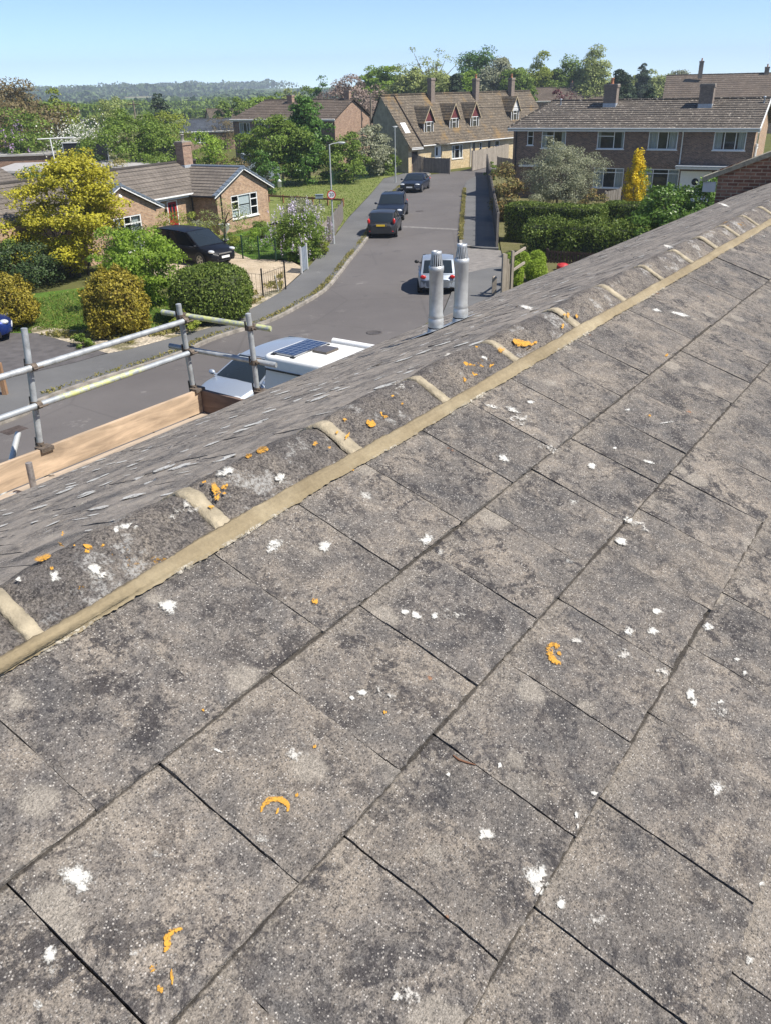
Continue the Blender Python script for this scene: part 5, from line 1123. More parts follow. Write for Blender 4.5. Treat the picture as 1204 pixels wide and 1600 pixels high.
# side window of the end wall
ew = thing_win = MB(); y0_, y1_ = 1.1, 2.1
ew.box(TW+.002, TW+.05, y0_, y1_, 3.75, 4.8); e_w = ew.build('window', M['white'], terr, uv=False); q = MB(); q.box(TW+.045, TW+.056, y0_+.08, y1_-.08, 3.83, 4.72); q.build('pane', M['carglass'], e_w, uv=False)
q = MB(); q.box(TW+.002, TW+.1, y0_-.06, y1_+.06, 3.68, 3.748); q.build('sill', M['white'], e_w, uv=False)
fl2 = MB(); fl2.tube([(TW+.1, .55, 2.4), (TW+.1, .55, 3.9)], .1, 10); fl2.tube([(TW+.1, .55, 3.9), (TW+.1, .55, 4.05)], .13, 10); fl2.build('flue_pipe', M['offwhite'], terr, uv=False)
# porch
dx0, dx1 = DRW[0]-.1, DRW[1]+1.9
mb = MB(); mb.box(dx0-.15, dx1+.15, -1.0, -.012, 2.45, 2.58); pc = mb.build('porch_canopy', M['offwhite'], terr, uv=False)
mb = MB(); mb.box(dx0-.2, dx1+.2, -1.05, -.014, 2.585, 2.66); mb.build('canopy_roof', M['lead'], pc, uv=False)
mb = MB(); mb.box(DRW[0], DRW[1], -.06, -.01, .1, 2.25); dd_ = mb.build('door', M['white'], terr, uv=False); q = MB(); q.lathe([(.001, -.012), (.24, -.012), (.24, .01), (.001, .012)], (0, 0, 0), 14)
q.v = [((DRW[0]+DRW[1])/2+v_[0], -.07+v_[2], 1.55+v_[1]) for v_ in q.v]; q.build('pane', M['carglass'], dd_, uv=False)
q = MB(); q.box(DRW[1]+.12, DRW[1]+.72, -.05, -.012, 1.1, 2.1); sw = q.build('window', M['white'], terr, uv=False); q = MB(); q.box(DRW[1]+.19, DRW[1]+.65, -.06, -.045, 1.18, 2.02); q.build('pane', M['carglass'], sw, uv=False)
q = MB(); q.box(dx1-.9, dx1+.1, -.9, -.06, .1, 2.44); q.build('porch_side', M['offwhite'], terr, uv=False)
rz = TE+1.72
mb = MB(); stepped(mb, (-.35, -.35, TE-.05), (TW+.25, -.35, TE-.05), (TW+.25, 4, rz), (1.7, 4, rz), 13, .045); stepped(mb, (TW+.25, 8.35, TE-.05), (-.35, 8.35, TE-.05), (1.7, 4, rz), (TW+.25, 4, rz), 13, .045); stepped(mb, (-.35, 8.35, TE-.05), (-.35, -.35, TE-.05), (1.7, 4, rz), (1.7, 4.02, rz), 13, .04)
rf = mb.build('roof', M['roof_lich'], terr)
g = MB(); g.tube([(1.7, 4, rz), (TW+.25, 4, rz)], .11, 8); g.tube([(-.35, -.35, TE), (1.7, 4, rz)], .08, 8); g.build('ridge', M['roof_lich'], rf, uv=False)
g = MB(); g.box(-.35, TW+.25, -.37, -.33, TE-.26, TE-.07); g.build('fascia', M['offwhite'], rf, uv=False); g = MB(); g.tube([(-.35, -.42, TE-.08), (TW+.25, -.42, TE-.08)], .06, 8); g.build('gutter', M['greypvc'], rf, uv=False)
g = MB(); g.hexa([(TW+.24, -.4, TE-.25), (TW+.3, -.4, TE-.25), (TW+.3, 4, rz-.2), (TW+.24, 4, rz-.2), (TW+.24, -.4, TE-.03), (TW+.3, -.4, TE-.03), (TW+.3, 4, rz+.04), (TW+.24, 4, rz+.04)]); g.build('bargeboard', M['white'], rf, uv=False)
def on_roof_x(px, py): return local_on_front((tx_, ty_), tr, px, py, 2.6)[0]
chx = [on_roof_x(950, 160), on_roof_x(1101, 158)]
chimney(terr, chx[0], 3.2, TE+1.1, rz+1.05, .95, .75, 'brick_grey', 1, 'terracotta', .02, name='chimney'); chimney(terr, chx[1], 3.0, TE+1.0, rz+.95, .95, .75, 'brick_grey', 0, None, .02)
for x in (on_roof_x(871, 163), on_roof_x(1192, 155)): v = MB(); v.lathe([(.06, 0), (.06, .4), (.09, .42), (.09, .5), (.02, .52)], (x, 3.3, rz-.35), 10); v.build('vent_pipe', M['lead'], rf, uv=False)
x = local_on_front((tx_, ty_), tr, 1064, 230)[0]; g = MB(); g.tube([(x, -.4, TE-.15), (x, -.1, TE-.4), (x, -.07, 2.7)], .045, 8); g.build('drainpipe', M['offwhite'], terr, uv=False)
x = .25; g = MB(); g.tube([(x, -.07, TE-.2), (x, -.07, 0)], .045, 8); g.build('drainpipe', M['black'], terr, uv=False)
sb_ = MB(); x = local_on_front((tx_, ty_), tr, 812, 262)[0]; sb_.box(.7, 3.2, -.5, -.012, 2.35, 2.47); sb_.build('porch_canopy', M['offwhite'], terr, uv=False)

# ------------------------------------------------------------------ honey stone cottage with three dormers
SE = 2.8; (sx_, sy_), sr = frame_of(637, 226, SE, 46)
sto = thing('stone_house', 'honey stone cottage row with mossy steep roof and dark red gabled dormers', 'house', (sx_, sy_, 0), sr)
def slx(px, py, y=0): return local_on_front((sx_, sy_), sr, px, py, y)
SW = 26; SRZ = SE+4.5; SD = 3.6
x_step = slx(655, 224)[0]; xm2 = slx(734, 216)[0]
D1 = slx(678, 235)[0], slx(689, 235)[0]; WN = slx(705, 235)[0], slx(722, 235)[0]
ops = [(D1[0], D1[1], .75, 2.55), (WN[0], WN[1], 1.0, 2.35)]
W2 = [(slx(738, 235)[0], slx(741, 235)[0], 1.0, 2.4), (slx(748, 235)[0], slx(752, 235)[0], 1.1, 2.4), (slx(761, 235)[0], slx(765, 235)[0], .9, 2.5), (slx(772, 235)[0], slx(779, 235)[0], 1.1, 2.4)]
mb = MB(); facade(mb, x_step, SW, -.3, SE+.1, ops+W2, 0); facade(mb, 0, x_step, -.3, SE+.0, [(.5, x_step-.3, -.2, 2.1)], .02)
mb.quad((SW, 0, -.3), (SW, SD+1, -.3), (SW, SD+1, SE), (SW, 0, SE)); mb.build('wall', M['stone'], sto)
mb = MB(); mb.add([(0, SD+1.2, -.3), (0, 0, -.3), (0, 0, SE), (0, SD, SRZ), (0, SD+1.2, SRZ-2.2)], [(0, 1, 2, 3, 4)]); mb.quad((SW, SD+1.2, -.3), (0, SD+1.2, -.3), (0, SD+1.2, SE+2), (SW, SD+1.2, SE+2)); mb.build('end_wall', M['stone_grey'], sto)
mb = MB(); mb.box(.5, x_step-.3, .5, .55, -.2, 2.1); mb.box(.5, x_step-.3, .09, .5, 2.1, 2.15); mb.build('porch_recess', M['brick_brown'], sto)
mb = MB(); mb.box(0, x_step, -.5, -.46, SE-.5, SE-.28); mb.build('fascia', M['offwhite'], sto, uv=False)
q = MB(); q.box(D1[0]+.05, D1[1]-.05, .04, .08, .75, 2.5); dd_ = q.build('door', M['white'], sto, uv=False); q = MB(); q.box(D1[0]+.25, D1[0]+.55, .03, .045, 1.5, 2.3); q.build('pane', M['carglass'], dd_, uv=False)
window(sto, *ops[1], mull=(.28, .72), trans=((.28, .72, .65),), curt=.25)
q = MB(); q.box(W2[0][0], W2[0][1], .05, .09, 1.0, 2.4); q.build('door', plain('dark blue door', (.015, .02, .04), .5), sto, uv=False)
for w_ in (W2[1], W2[3]): window(sto, *w_, mull=(), trans=((0, 1, .6),), curt=0)
q = MB(); q.box(W2[2][0], W2[2][1], .05, .09, .9, 2.5); q.build('door', M['black'], sto, uv=False)
q = MB(); q.add([(D1[0]-.3, -.02, 2.7), (D1[1]+.3, -.02, 2.7), (D1[1]+.3, -.9, 2.62), (D1[0]-.3, -.9, 2.62), (D1[0]-.3, -.02, 2.82), (D1[1]+.3, -.02, 2.82), (D1[1]+.3, -.9, 2.7), (D1[0]-.3, -.9, 2.7)], [(0, 1, 2, 3), (7, 6, 5, 4), (3, 2, 6, 7), (0, 3, 7, 4), (1, 5, 6, 2)]); q.build('door_hood', M['roof_stone'], sto)
sl = (SRZ-SE)/SD; oe = .4; e0 = SE-oe*sl*.55
mb = MB(); stepped(mb, (x_step, -oe, e0+.1), (SW, -oe, e0+.1), (SW, SD, SRZ), (x_step, SD, SRZ), 18, .03); stepped(mb, (-.15, -oe-.1, e0-.12), (x_step-.06, -oe-.1, e0-.12), (x_step-.06, SD, SRZ-.05), (-.15, SD, SRZ-.05), 18, .03); stepped(mb, (SW, SD+1.5, SRZ-2.6), (-.15, SD+1.5, SRZ-2.6), (-.15, SD, SRZ), (SW, SD, SRZ), 6, .03)
srf = mb.build('roof', M['roof_stone'], sto)
q = MB(); q.hexa([(x_step-.08, -oe-.12, e0-.05), (x_step+.02, -oe-.12, e0-.05), (x_step+.02, SD, SRZ-.0), (x_step-.08, SD, SRZ-.0), (x_step-.08, -oe-.12, e0+.12), (x_step+.02, -oe-.12, e0+.12), (x_step+.02, SD, SRZ+.14), (x_step-.08, SD, SRZ+.14)]); q.build('verge', M['roof_dark'], srf, uv=False)
q = MB(); q.tube([(0, SD, SRZ), (SW, SD, SRZ)], .12, 8); q.build('ridge', M['roof_stone'], srf, uv=False)
q = MB(); q.tube([(x_step, -oe-.05, e0+.05), (SW, -oe-.05, e0+.05)], .06, 8); q.tube([(xm2, -.1, e0), (xm2, -.06, 0)], .05, 8); q.build('gutter', M['offwhite'], sto, uv=False)
def roofy(z): return (z-SE)/sl
def rooftop_at(px, py):                             # pixel -> local (x, z) on the front slope
    v1 = np.array([math.cos(sr), math.sin(sr), 0]); v2 = np.array([-math.sin(sr)*SD, math.cos(sr)*SD, SRZ-SE]); n_ = np.cross(v1, v2); P = onplane(px, py, (sx_, sy_, SE), n_); return (P[0]-sx_)*math.cos(sr)+(P[1]-sy_)*math.sin(sr), P[2]
mar = plain('dark red tile hanging', (.12, .022, .024), .75, var=.3, scale=9)
for i, (px, py, pw) in enumerate(((668.5, 210, 15), (708, 204, 15), (740, 201, 14.5), (803, 190, 13))):
    xc, zc = rooftop_at(px, py); wd = 1.55; yf = roofy(zc)-.05; z0, z1, za = zc-.05, zc+1.25, zc+2.55; x0, x1 = xc-wd/2, xc+wd/2
    dm = MB(); dm.hexa([(x0, yf+.09, z0-.2), (x1, yf+.09, z0-.2), (x1, roofy(z1), z0-.2), (x0, roofy(z1), z0-.2), (x0, yf+.09, z1), (x1, yf+.09, z1), (x1, roofy(z1), z1), (x0, roofy(z1), z1)]); dmo = dm.build('dormer', M['roof_dark'], sto)
    q = MB(); q.prism([(x0, yf+.0, z1), (x1, yf+.0, z1), (xc, yf+.0, za)], (0, .1, 0)); q.build('gable', mar if i < 3 else M['offwhite'], dmo, uv=False)
    q = MB(); yb = roofy(za)
    stepped(q, (x0-.16, roofy(z1)+.05, z1-.18), (x0-.16, yf-.18, z1-.18), (xc, yf-.18, za+.1), (xc, yb, za+.1), 6, .025); stepped(q, (x1+.16, yf-.18, z1-.18), (x1+.16, roofy(z1)+.05, z1-.18), (xc, yb, za+.1), (xc, yf-.18, za+.1), 6, .025); q.build('roof', M['roof_stone'], dmo)
    q = MB()
    for s, xa in ((-1, x0-.16), (1, x1+.16)): q.hexa([(xa, yf-.2, z1-.26), (xc, yf-.2, za-.02), (xc, yf-.15, za-.02), (xa, yf-.15, z1-.26), (xa, yf-.2, z1-.14), (xc, yf-.2, za+.12), (xc, yf-.15, za+.12), (xa, yf-.15, z1-.14)])
    q.build('bargeboard', M['stone'], dmo, uv=False)
    window(dmo, x0+.03, x1-.03, z0, z1-.03, yf, (.28, .72), ((.28, .72, .7),), curt=.2, room=False); q = MB(); q.box(x0+.05, x1-.05, yf+.2, yf+.24, z0, z1-.03); q.build('recess', M['room'], dmo, uv=False)
xs_, zs_ = rooftop_at(631, 201); yk = roofy(zs_); q = MB(); n_ = np.array([0, -math.sin(math.atan(sl)), math.cos(math.atan(sl))]); u_ = np.array([0, math.cos(math.atan(sl)), math.sin(math.atan(sl))])
c0 = np.array([xs_, yk, zs_])+n_*.08; q.beam(c0-u_*.6, c0+u_*.6, .75, .1, up=n_); sk_ = q.build('roof_window', M['white'], sto, uv=False); q = MB(); q.beam(c0-u_*.5+n_*.05, c0+u_*.5+n_*.05, .58, .012, up=n_); q.build('pane', M['clear_lamp'], sk_, uv=False)
for px, h_, p_ in ((673, 2.3, 0), (742, 2.3, 1), (797, 2.4, 1)):
    xc = slx(px, 165, SD-.5)[0]; chimney(sto, xc, SD-.45, SRZ-.9, SRZ+1.15+(.2 if p_ else .3), .62, .55, 'brick_grey', p_, 'terracotta', False, cap=True)

# ------------------------------------------------------------------ other houses further off
def simple_house(name, label, px, py, ez, deg, wd, dp, rise, wall, roof, wins=(), hip0=0.0, hip1=0.0, chim=(), wallr=None, courses=12, z0=0.0, winframe='white', step=.04):
    (x_, y_), r_ = frame_of(px, py, ez, deg); t = thing(name, label, 'house', (x_, y_, z0), r_); mb = MB(); facade(mb, 0, wd, 0, ez-z0, [w_[:4] for w_ in wins], 0); e = ez-z0
    mb.quad((wd, dp, 0), (0, dp, 0), (0, dp, e), (wd, dp, e))
    for x, f in ((0, 1), (wd, 0)):
        q = [(x, 0, 0), (x, dp, 0), (x, dp, e), (x, dp/2, e+rise), (x, 0, e)] if (hip0 if x == 0 else hip1) == 0 else [(x, 0, 0), (x, dp, 0), (x, dp, e), (x, 0, e)]
        if x == 0: mb.add(q, [tuple(range(len(q)))[::-1]])
        elif wallr is None: mb.add(q, [tuple(range(len(q)))])
        else: m2 = MB(); m2.add(q, [tuple(range(len(q)))]); m2.build('end_wall', M[wallr], t)
    mb.build('wall', M[wall], t)
    for w_ in wins: window(t, *w_[:4], mull=w_[4] if len(w_) > 4 else (.5,), curt=.2, frame=winframe)
    mb = MB(); a, z_, rz_ = .3, e-.05, e+rise+.05; o0, o1 = -.25, wd+.25
    stepped(mb, (o0, -a, z_), (o1, -a, z_), (o1-hip1, dp/2, rz_), (o0+hip0, dp/2, rz_), courses, step); stepped(mb, (o1, dp+a, z_), (o0, dp+a, z_), (o0+hip0, dp/2, rz_), (o1-hip1, dp/2, rz_), courses, step)
    if hip0: stepped(mb, (o0, dp+a, z_), (o0, -a, z_), (o0+hip0, dp/2, rz_), (o0+hip0, dp/2+.01, rz_), courses, step)
    if hip1: stepped(mb, (o1, -a, z_), (o1, dp+a, z_), (o1-hip1, dp/2+.01, rz_), (o1-hip1, dp/2, rz_), courses, step)
    rf = mb.build('roof', M[roof], t)
    g = MB(); g.tube([(o0+hip0, dp/2, rz_), (o1-hip1, dp/2, rz_)], .11, 7); g.build('ridge', M[roof], rf, uv=False)
    g = MB(); g.box(o0, o1, -a-.03, -a+.01, z_-.2, z_-.01); g.tube([(o0, -a-.08, z_-.02), (o1, -a-.08, z_-.02)], .06, 7); g.build('gutter', M['offwhite'], rf, uv=False)
    for c in chim: chimney(t, c[0], c[1] if c[1] else dp/2, e+rise-.5, e+rise+c[2], .7, .55, c[3], c[4], 'terracotta', False)
    return t
ws = [(.9, 2.5, 3.3, 4.5, (.35, .7)), (3.6, 5.2, 3.3, 4.5, (.35, .7)), (8.2, 9.5, 3.3, 4.5, (.5,)), (11.2, 12.6, 3.3, 4.5, (.5,))]
far_a = simple_house('brick_house', 'two storey brown brick house with pinkish brick end gable beyond the shrubs', 364, 186, 4.9, -28, 14.5, 8.5, 1.9, 'brick_brown', 'roof_dark', ws, hip0=2.2, wallr='brick_pink', chim=((6.3, 3.6, .55, 'brick_pink', 0), (13.9, 4.3, .9, 'brick_pink', 0)))
far_a_p = MB(); far_a_p.box(6.2, 13.6, -.03, -.004, 3.25, 4.55); far_a_p.build('cladding', M['offwhite'], far_a, uv=False) if False else None
simple_house('cottage', 'long low grey roofed cottage among green shrubs mid distance', 283, 206, 2.6, 15, 13, 6, 1.5, 'brick_pink', 'slate', [(2, 3.5, 1, 2.2)], hip0=1.5)
simple_house('cottage', 'small house with pale stone roof beside the far brown brick house', 330, 186, 3.0, 20, 8, 6, 1.7, 'stone', 'roof_pale' if 'roof_pale' in M else 'roof_stone', [])
simple_house('distant_house', 'grey roofed house with white gable behind the stone cottage row', 833, 158, 4.9, -8, 15, 8, 2.3, 'brick_pink', 'roof_dark', [], chim=((7.6, 4, .8, 'brick_grey', 1), (12.8, 4, .9, 'brick_grey', 0)), wallr='offwhite')
simple_house('distant_house', 'tall brown roofed house with slim chimney above the terrace ridge', 1036, 156, 5.2, -20, 24, 9, 3.6, 'brick_buff', 'roof_dark', [], chim=((5.2, 3.2, 2.0, 'brick_grey', 1), (15.5, 4.4, .9, 'brick_grey', 1)))
simple_house('distant_house', 'low blue slate roof between two dark conifers', 980, 150, 5.0, -5, 6.5, 6, 1.6, 'brick_pink', 'slate', [])
simple_house('distant_house', 'small pinkish stone house behind the copper tree', 548, 182, 3.6, 20, 7, 6, 2.1, 'brick_pink', 'roof_dark', [])

# brick gable rising beyond the eaves
P0 = vp(1123, 262, 0.0+22.5*.905); gx, gy, gz = P0
gh = thing('brick_house', 'red brown brick gable with mossy stone verge beyond the end of the foreground roof', 'house', (gx, gy, 0), R(-24)); gw = 9.0; gr = 1.75
mb = MB(); mb.add([(0, 0, 0), (gw, 0, 0), (gw, 0, gz-.05), (gw/2, 0, gz+gr-.05), (0, 0, gz-.05)], [(0, 1, 2, 3, 4)]); mb.quad((0, 9, 0), (0, .22, 0), (0, .22, gz-.8), (0, 9, gz-.8)); mb.quad((gw, .22, 0), (gw, 9, 0), (gw, 9, gz-.8), (gw, .22, gz-.8)); mb.quad((0, .22, 0), (0, 0, 0), (0, 0, gz-.05), (0, .22, gz-.05)); mb.quad((gw, 0, 0), (gw, .22, 0), (gw, .22, gz-.05), (gw, 0, gz-.05)); mb.add([(0, .22, 0), (gw, .22, 0), (gw, .22, gz-.05), (gw/2, .22, gz+gr-.05), (0, .22, gz-.05)], [(4, 3, 2, 1, 0)]); mb.build('wall', M['brick_red'], gh)
mb = MB(); stepped(mb, (.02, 9, gz-.75), (.02, .24, gz-.75), (gw/2, .24, gz+gr-.62), (gw/2, 9, gz+gr-.62), 10, .03); stepped(mb, (gw-.02, .24, gz-.75), (gw-.02, 9, gz-.75), (gw/2, 9, gz+gr-.62), (gw/2, .24, gz+gr-.62), 10, .03); grf = mb.build('roof', M['roof_dark'], gh)
q = MB()
for s, xa in ((-1, -.32), (1, gw+.32)): q.hexa([(xa, -.1, gz-.3), (gw/2, -.1, gz+gr-.09), (gw/2, .25, gz+gr-.09), (xa, .25, gz-.3), (xa, -.1, gz-.2), (gw/2, -.1, gz+gr+.03), (gw/2, .25, gz+gr+.03), (xa, .25, gz-.2)])
q.build('verge', plain('mossy verge mortar', (.3, .27, .2), .9, var=.35, scale=12), grf, uv=False)
q = MB(); q.box(-.3, -.02, -.03, .12, gz-.52, gz-.31); q.build('eaves_box', M['offwhite'], gh, uv=False)

# ------------------------------------------------------------------ sheds, garages and screens behind the bungalow
def flat_shed(name, label, cat, px, py, z, deg, wd, dp, wall, roof, over=.2, th=.18):
    (x_, y_), r_ = frame_of(px, py, z, deg); t = thing(name, label, cat, (x_, y_, 0), r_); mb = MB(); mb.box(0, wd, 0, dp, 0, z-th-.002); mb.build('wall', M[wall], t); mb = MB(); mb.box(-over, wd+over, -over, dp+over, z-th, z); mb.build('roof', roof, t, uv=False); return t
felt = plain('pale grey felt roof', (.36, .345, .33), .9, var=.2, scale=1.2)
flat_shed('garage', 'long flat roofed garage block with grey felt roof behind the golden maple', 'garage', -14, 268, 2.5, 8, 13, 9, 'slatewall' if 'slatewall' in M else 'greypvc', felt)
flat_shed('shed', 'low flat roofed shed with red post at the photo edge', 'shed', -30, 243, 2.5, 10, 7.6, 5, 'brick_red', felt)
flat_shed('shed', 'small white roofed shelter between big green bushes', 'shed', 243, 226, 2.4, 5, 3.2, 2.5, 'black', plain('white roof sheet', (.72, .72, .7), .5, var=.05))
flat_shed('garage', 'blue grey shed half hidden beside brown brushwood behind the bungalow', 'garage', 386, 242, 2.4, 20, 3.2, 3, 'bluegrey' if 'bluegrey' in M else M.setdefault('bluegrey', plain('blue grey weathered boards', (.2, .25, .3), .8, var=.35, scale=3)) and 'bluegrey', M['greypvc'], over=.1, th=.1)
P0 = gp(104, 246, .1); t = thing('garden_screen', 'black slatted garden screen beyond the garage roof', 'screen', tuple(vp(101, 246, 92)*np.array([1, 1, 0])), R(8))
zz = vp(101, 224, 92)[2]; mb = MB(); mb.box(0, 4.4, 0, .06, 0, zz); mb.build('panel', M['black'], t, uv=False); mb = MB(); mb.box(-.05, 4.5, -.08, .12, zz+.003, zz+.1); mb.build('cap', M['offwhite'], t, uv=False); mb = MB()
for x in (0, 2.1, 4.3): mb.box(x, x+.07, -.07, -.01, 0, zz)
mb.build('post', M['greypvc'], t, uv=False)
t = thing('pole_frame', 'pale tubular frame standing behind the flat garage roof', 'frame', tuple(vp(86, 246, 88)*np.array([1, 1, 0])), R(5)); zz = vp(84, 217, 88)[2]
mb = MB(); mb.tube([(0, 0, 0), (-.12, 0, zz)], .06, 8); mb.build('post', M['white'], t, uv=False); mb = MB(); mb.tube([(-1.3, 0, zz), (2.1, 0, zz+.1)], .05, 8); mb.tube([(-.12, 0, zz), (2.1, .9, zz)], .05, 8); mb.build('rail', M['white'], t, uv=False)

# ------------------------------------------------------------------ fences and gates
def board_fence(name, label, pts, tops, mat, bw=.14, post=1.8, cap=False, group=None, thick=.022, cat='fence', gapw=.012, z0=.05):
    o = np.array([pts[0][0], pts[0][1], 0.0]); t = thing(name, label, cat, tuple(o), 0, group); bd = MB(); rl = MB()
    for i in range(len(pts)-1):
        a, c = np.array([*pts[i][:2], 0.0])-o, np.array([*pts[i+1][:2], 0.0])-o; ln = np.linalg.norm(c-a); d = (c-a)/ln; n = int(ln/bw); s = np.array([d[1], -d[0], 0]); rr_ = random.Random(i)
        for k in range(n):
            x = (k+.5)*ln/n; tz = tops[i]+(tops[i+1]-tops[i])*x/ln+rr_.uniform(-.012, .012); q = a+d*x+s*(.004 if k % 2 else 0)
            bd.beam(q+np.array([0, 0, z0]), q+np.array([0, 0, tz]), bw-gapw, thick, up=s)
        for f in (.2, .85): rl.beam(a-s*.045+np.array([0, 0, tops[i]*f]), c-s*.045+np.array([0, 0, tops[i+1]*f]), .04, .07)
        m = max(1, int(ln/post))
        for k in range(m+1):
            if k == 0 and i: continue
            x = ln*k/m; tz = tops[i]+(tops[i+1]-tops[i])*k/m; q = a+d*x-s*.07; pm = MB(); pm.beam(q, q+np.array([0, 0, tz+.06]), .1, .1, up=s); pm.build('post', M[mat], t, uv=False)
    bd.build('boards', M[mat], t, uv=False); rl.build('rail', M[mat], t, uv=False); return t
A, B_, C_ = gp(617, 265.5, .3), gp(662, 266.5, .25), gp(701, 269, .2)
board_fence('board_fence', 'tall weathered grey board fence stepping down before the stone cottage', [A, B_, C_], [.3+2.15, .25+1.25, .2+1.3], 'fence_grey', bw=.16)
A, B_, C_ = gp(737, 266, .1), gp(770, 258, .1), gp(803, 249, .1)
board_fence('board_fence', 'pale timber fence with brown trellis top right of the stone cottage drive', [A, B_, C_], [1.95, 1.95, 2.0], 'fence_pale', bw=.16)
A, B_, C_ = gp(777, 386, .1), gp(767, 320, .1), gp(760, 268, .1)
board_fence('board_fence', 'grey fence along the shaded pavement beside the clipped hedge', [A, B_, C_], [1.85, 1.75, 1.7], 'fence_grey', bw=.12)
A, B_ = gp(775, 268, .1), gp(812, 272, .1); board_fence('board_fence', 'short leaning pale fence panel beside the terrace corner', [A, B_], [1.5, 1.35], 'fence_pale', bw=.15)
A, B_ = gp(905, 345, .1), gp(938, 340, .1); A, B_ = vp(944, 318, 56), vp(967, 315, 56); board_fence('board_fence', 'short pale fence panel beside the yellow conifer in front of the terrace', [A, B_], [vp(944, 300, 56)[2], vp(967, 294, 56)[2]], 'fence_pale', bw=.15, post=3)
A, B_ = vp(852, 420, 43), vp(935, 425, 42); board_fence('picket_fence', 'dark brown picket fence between lime domes and hedge', [A, B_], [vp(852, 391, 43)[2], vp(935, 396, 42)[2]], 'fence_brown', bw=.15, gapw=.045)
# weathered gate posts and rails by the drive
gp0 = gp(787, 468, 0); YG = gp0[1]
t = thing('wooden_gate', 'pale weathered open wooden gate beside the lime green domes', 'gate', (gp0[0], gp0[1], 0), R(20)); zt2 = vp(787, 396, YG)[2]
mb = MB(); mb.box(-.17, -.05, -.06, .06, 0, zt2); mb.build('post', M['fence_pale'], t, uv=False); mb = MB(); mb.box(.24, .34, -.07, .05, 0, zt2+.08); mb.build('post', M['fence_pale'], t, uv=False)
mb = MB()
for k in range(3): mb.box(-.04+k*.095, .045+k*.095, -.02, .02, .06, zt2-.03-.2*k)
mb.build('boards', M['fence_pale'], t, uv=False)
for z in (.95, .62): mb = MB(); mb.hexa([(.25, .06, z*zt2-.1), (.31, .06, z*zt2-.1), (1.75, 1.5, z*zt2-.1), (1.69, 1.55, z*zt2-.1), (.25, .06, z*zt2), (.31, .06, z*zt2), (1.75, 1.5, z*zt2), (1.69, 1.55, z*zt2)]); mb.build('rail', M['fence_pale'], t, uv=False)
q = gp(770.5, 462, 0); t = MB(); zt3 = vp(770, 433, q[1])[2]; t.box(-.09, .09, -.09, .09, 0, zt3); t.add([(-.095, -.095, zt3+.002), (.095, -.095, zt3+.002), (.095, .095, zt3+.002), (-.095, .095, zt3+.002), (0, 0, zt3+.07)], [(0, 1, 4), (1, 2, 4), (2, 3, 4), (3, 0, 4)])
tag(t.build('gate_post', M['fence_pale'], loc=(q[0], q[1], 0), uv=False), 'short square weathered post standing alone by the pavement near the gate', 'post')
# red domed lid peeking over the eaves
q = vp(878, 421, 41); t = thing('water_butt', 'red domed lid of a barrel before the dark picket fence', 'barrel', (q[0], q[1], 0)); zt4 = vp(876, 411, 41)[2]
mb = MB(); mb.lathe([(.22, 0), (.27, .35), (.27, zt4-.3), (.25, zt4-.25)], n=20); mb.build('body', plain('faded red plastic', (.35, .03, .03), .5), t, uv=False); mb = MB(); mb.lathe([(.3, zt4-.25), (.3, zt4-.18), (.24, zt4-.06), (.15, zt4-.01), (.001, zt4)], n=24); mb.build('lid', plain('red plastic lid', (.45, .035, .04), .4), t, uv=False)
# gate and fence by the lilac
A, B_ = gp(517, 375, .1), gp(537, 345, .1); board_fence('board_fence', 'weathered low timber fence leaning beside the lamp post and lilac', [A, B_], [1.35, 1.3], 'fence_grey', bw=.12)
q0, q1 = gp(504, 386, .1), gp(516, 371, .1); board_fence('board_fence', 'pale green grey fence panel between the lilac and the lamp post', [q0, q1], [1.25, 1.25], 'fence_pale', bw=.2, post=3)
qa = gp(472, 427, .1); t = thing('metal_gate', 'pale blue sheet gate standing open on the pavement edge beside the lilac', 'gate', (qa[0], qa[1], .1), R(78)); mb = MB()
for k in range(8): mb.box(.03+k*.12, .13+k*.12, (-.012 if k % 2 else 0), .02, .05, 1.15)
mb.build('panel', plain('pale blue grey sheet', (.27, .31, .36), .5, .2), t, uv=False)
for x in (0, 1.0): mb = MB(); mb.box(x-.035, x+.035, -.035, .035, 0, 1.25); mb.build('post', M['offwhite'], t, uv=False)
qa, qb = gp(412, 466, .1), gp(447, 452, .1); dv = qb-qa; t = thing('wire_gate', 'thin black wrought iron gate and hoops at the drive entrance', 'gate', (qa[0], qa[1], .1), math.atan2(dv[1], dv[0])); ln = np.linalg.norm(dv)
for x in (0, ln): mb = MB(); mb.box(x-.025, x+.025, -.025, .025, 0, 1.25); mb.build('post', M['black'], t, uv=False)
mb = MB()
for k in range(1, 11): mb.tube([(ln*k/11, 0, .08), (ln*k/11, 0, 1.0+.12*math.sin(k*1.3)**2)], .007, 5)
for z in (.1, .55, 1.0): mb.tube([(0, 0, z), (ln, 0, z)], .009, 5)
mb.tube([(0, 0, 1.0), (0, 1.7, 1.0)], .008, 5); mb.tube([(0, 0, .1), (0, 1.7, .1)], .008, 5)
for k in range(9): mb.tube([(0, .2*k+.1, .08), (0, .2*k+.1, 1.02)], .006, 5)
mb.build('bars', M['black'], t, uv=False)
mb = MB(); mb.tube([(ln*.72, .06, 0), (ln*.62, .06, .75)], .025, 6); mb.build('stay', M['offwhite'], t, uv=False)
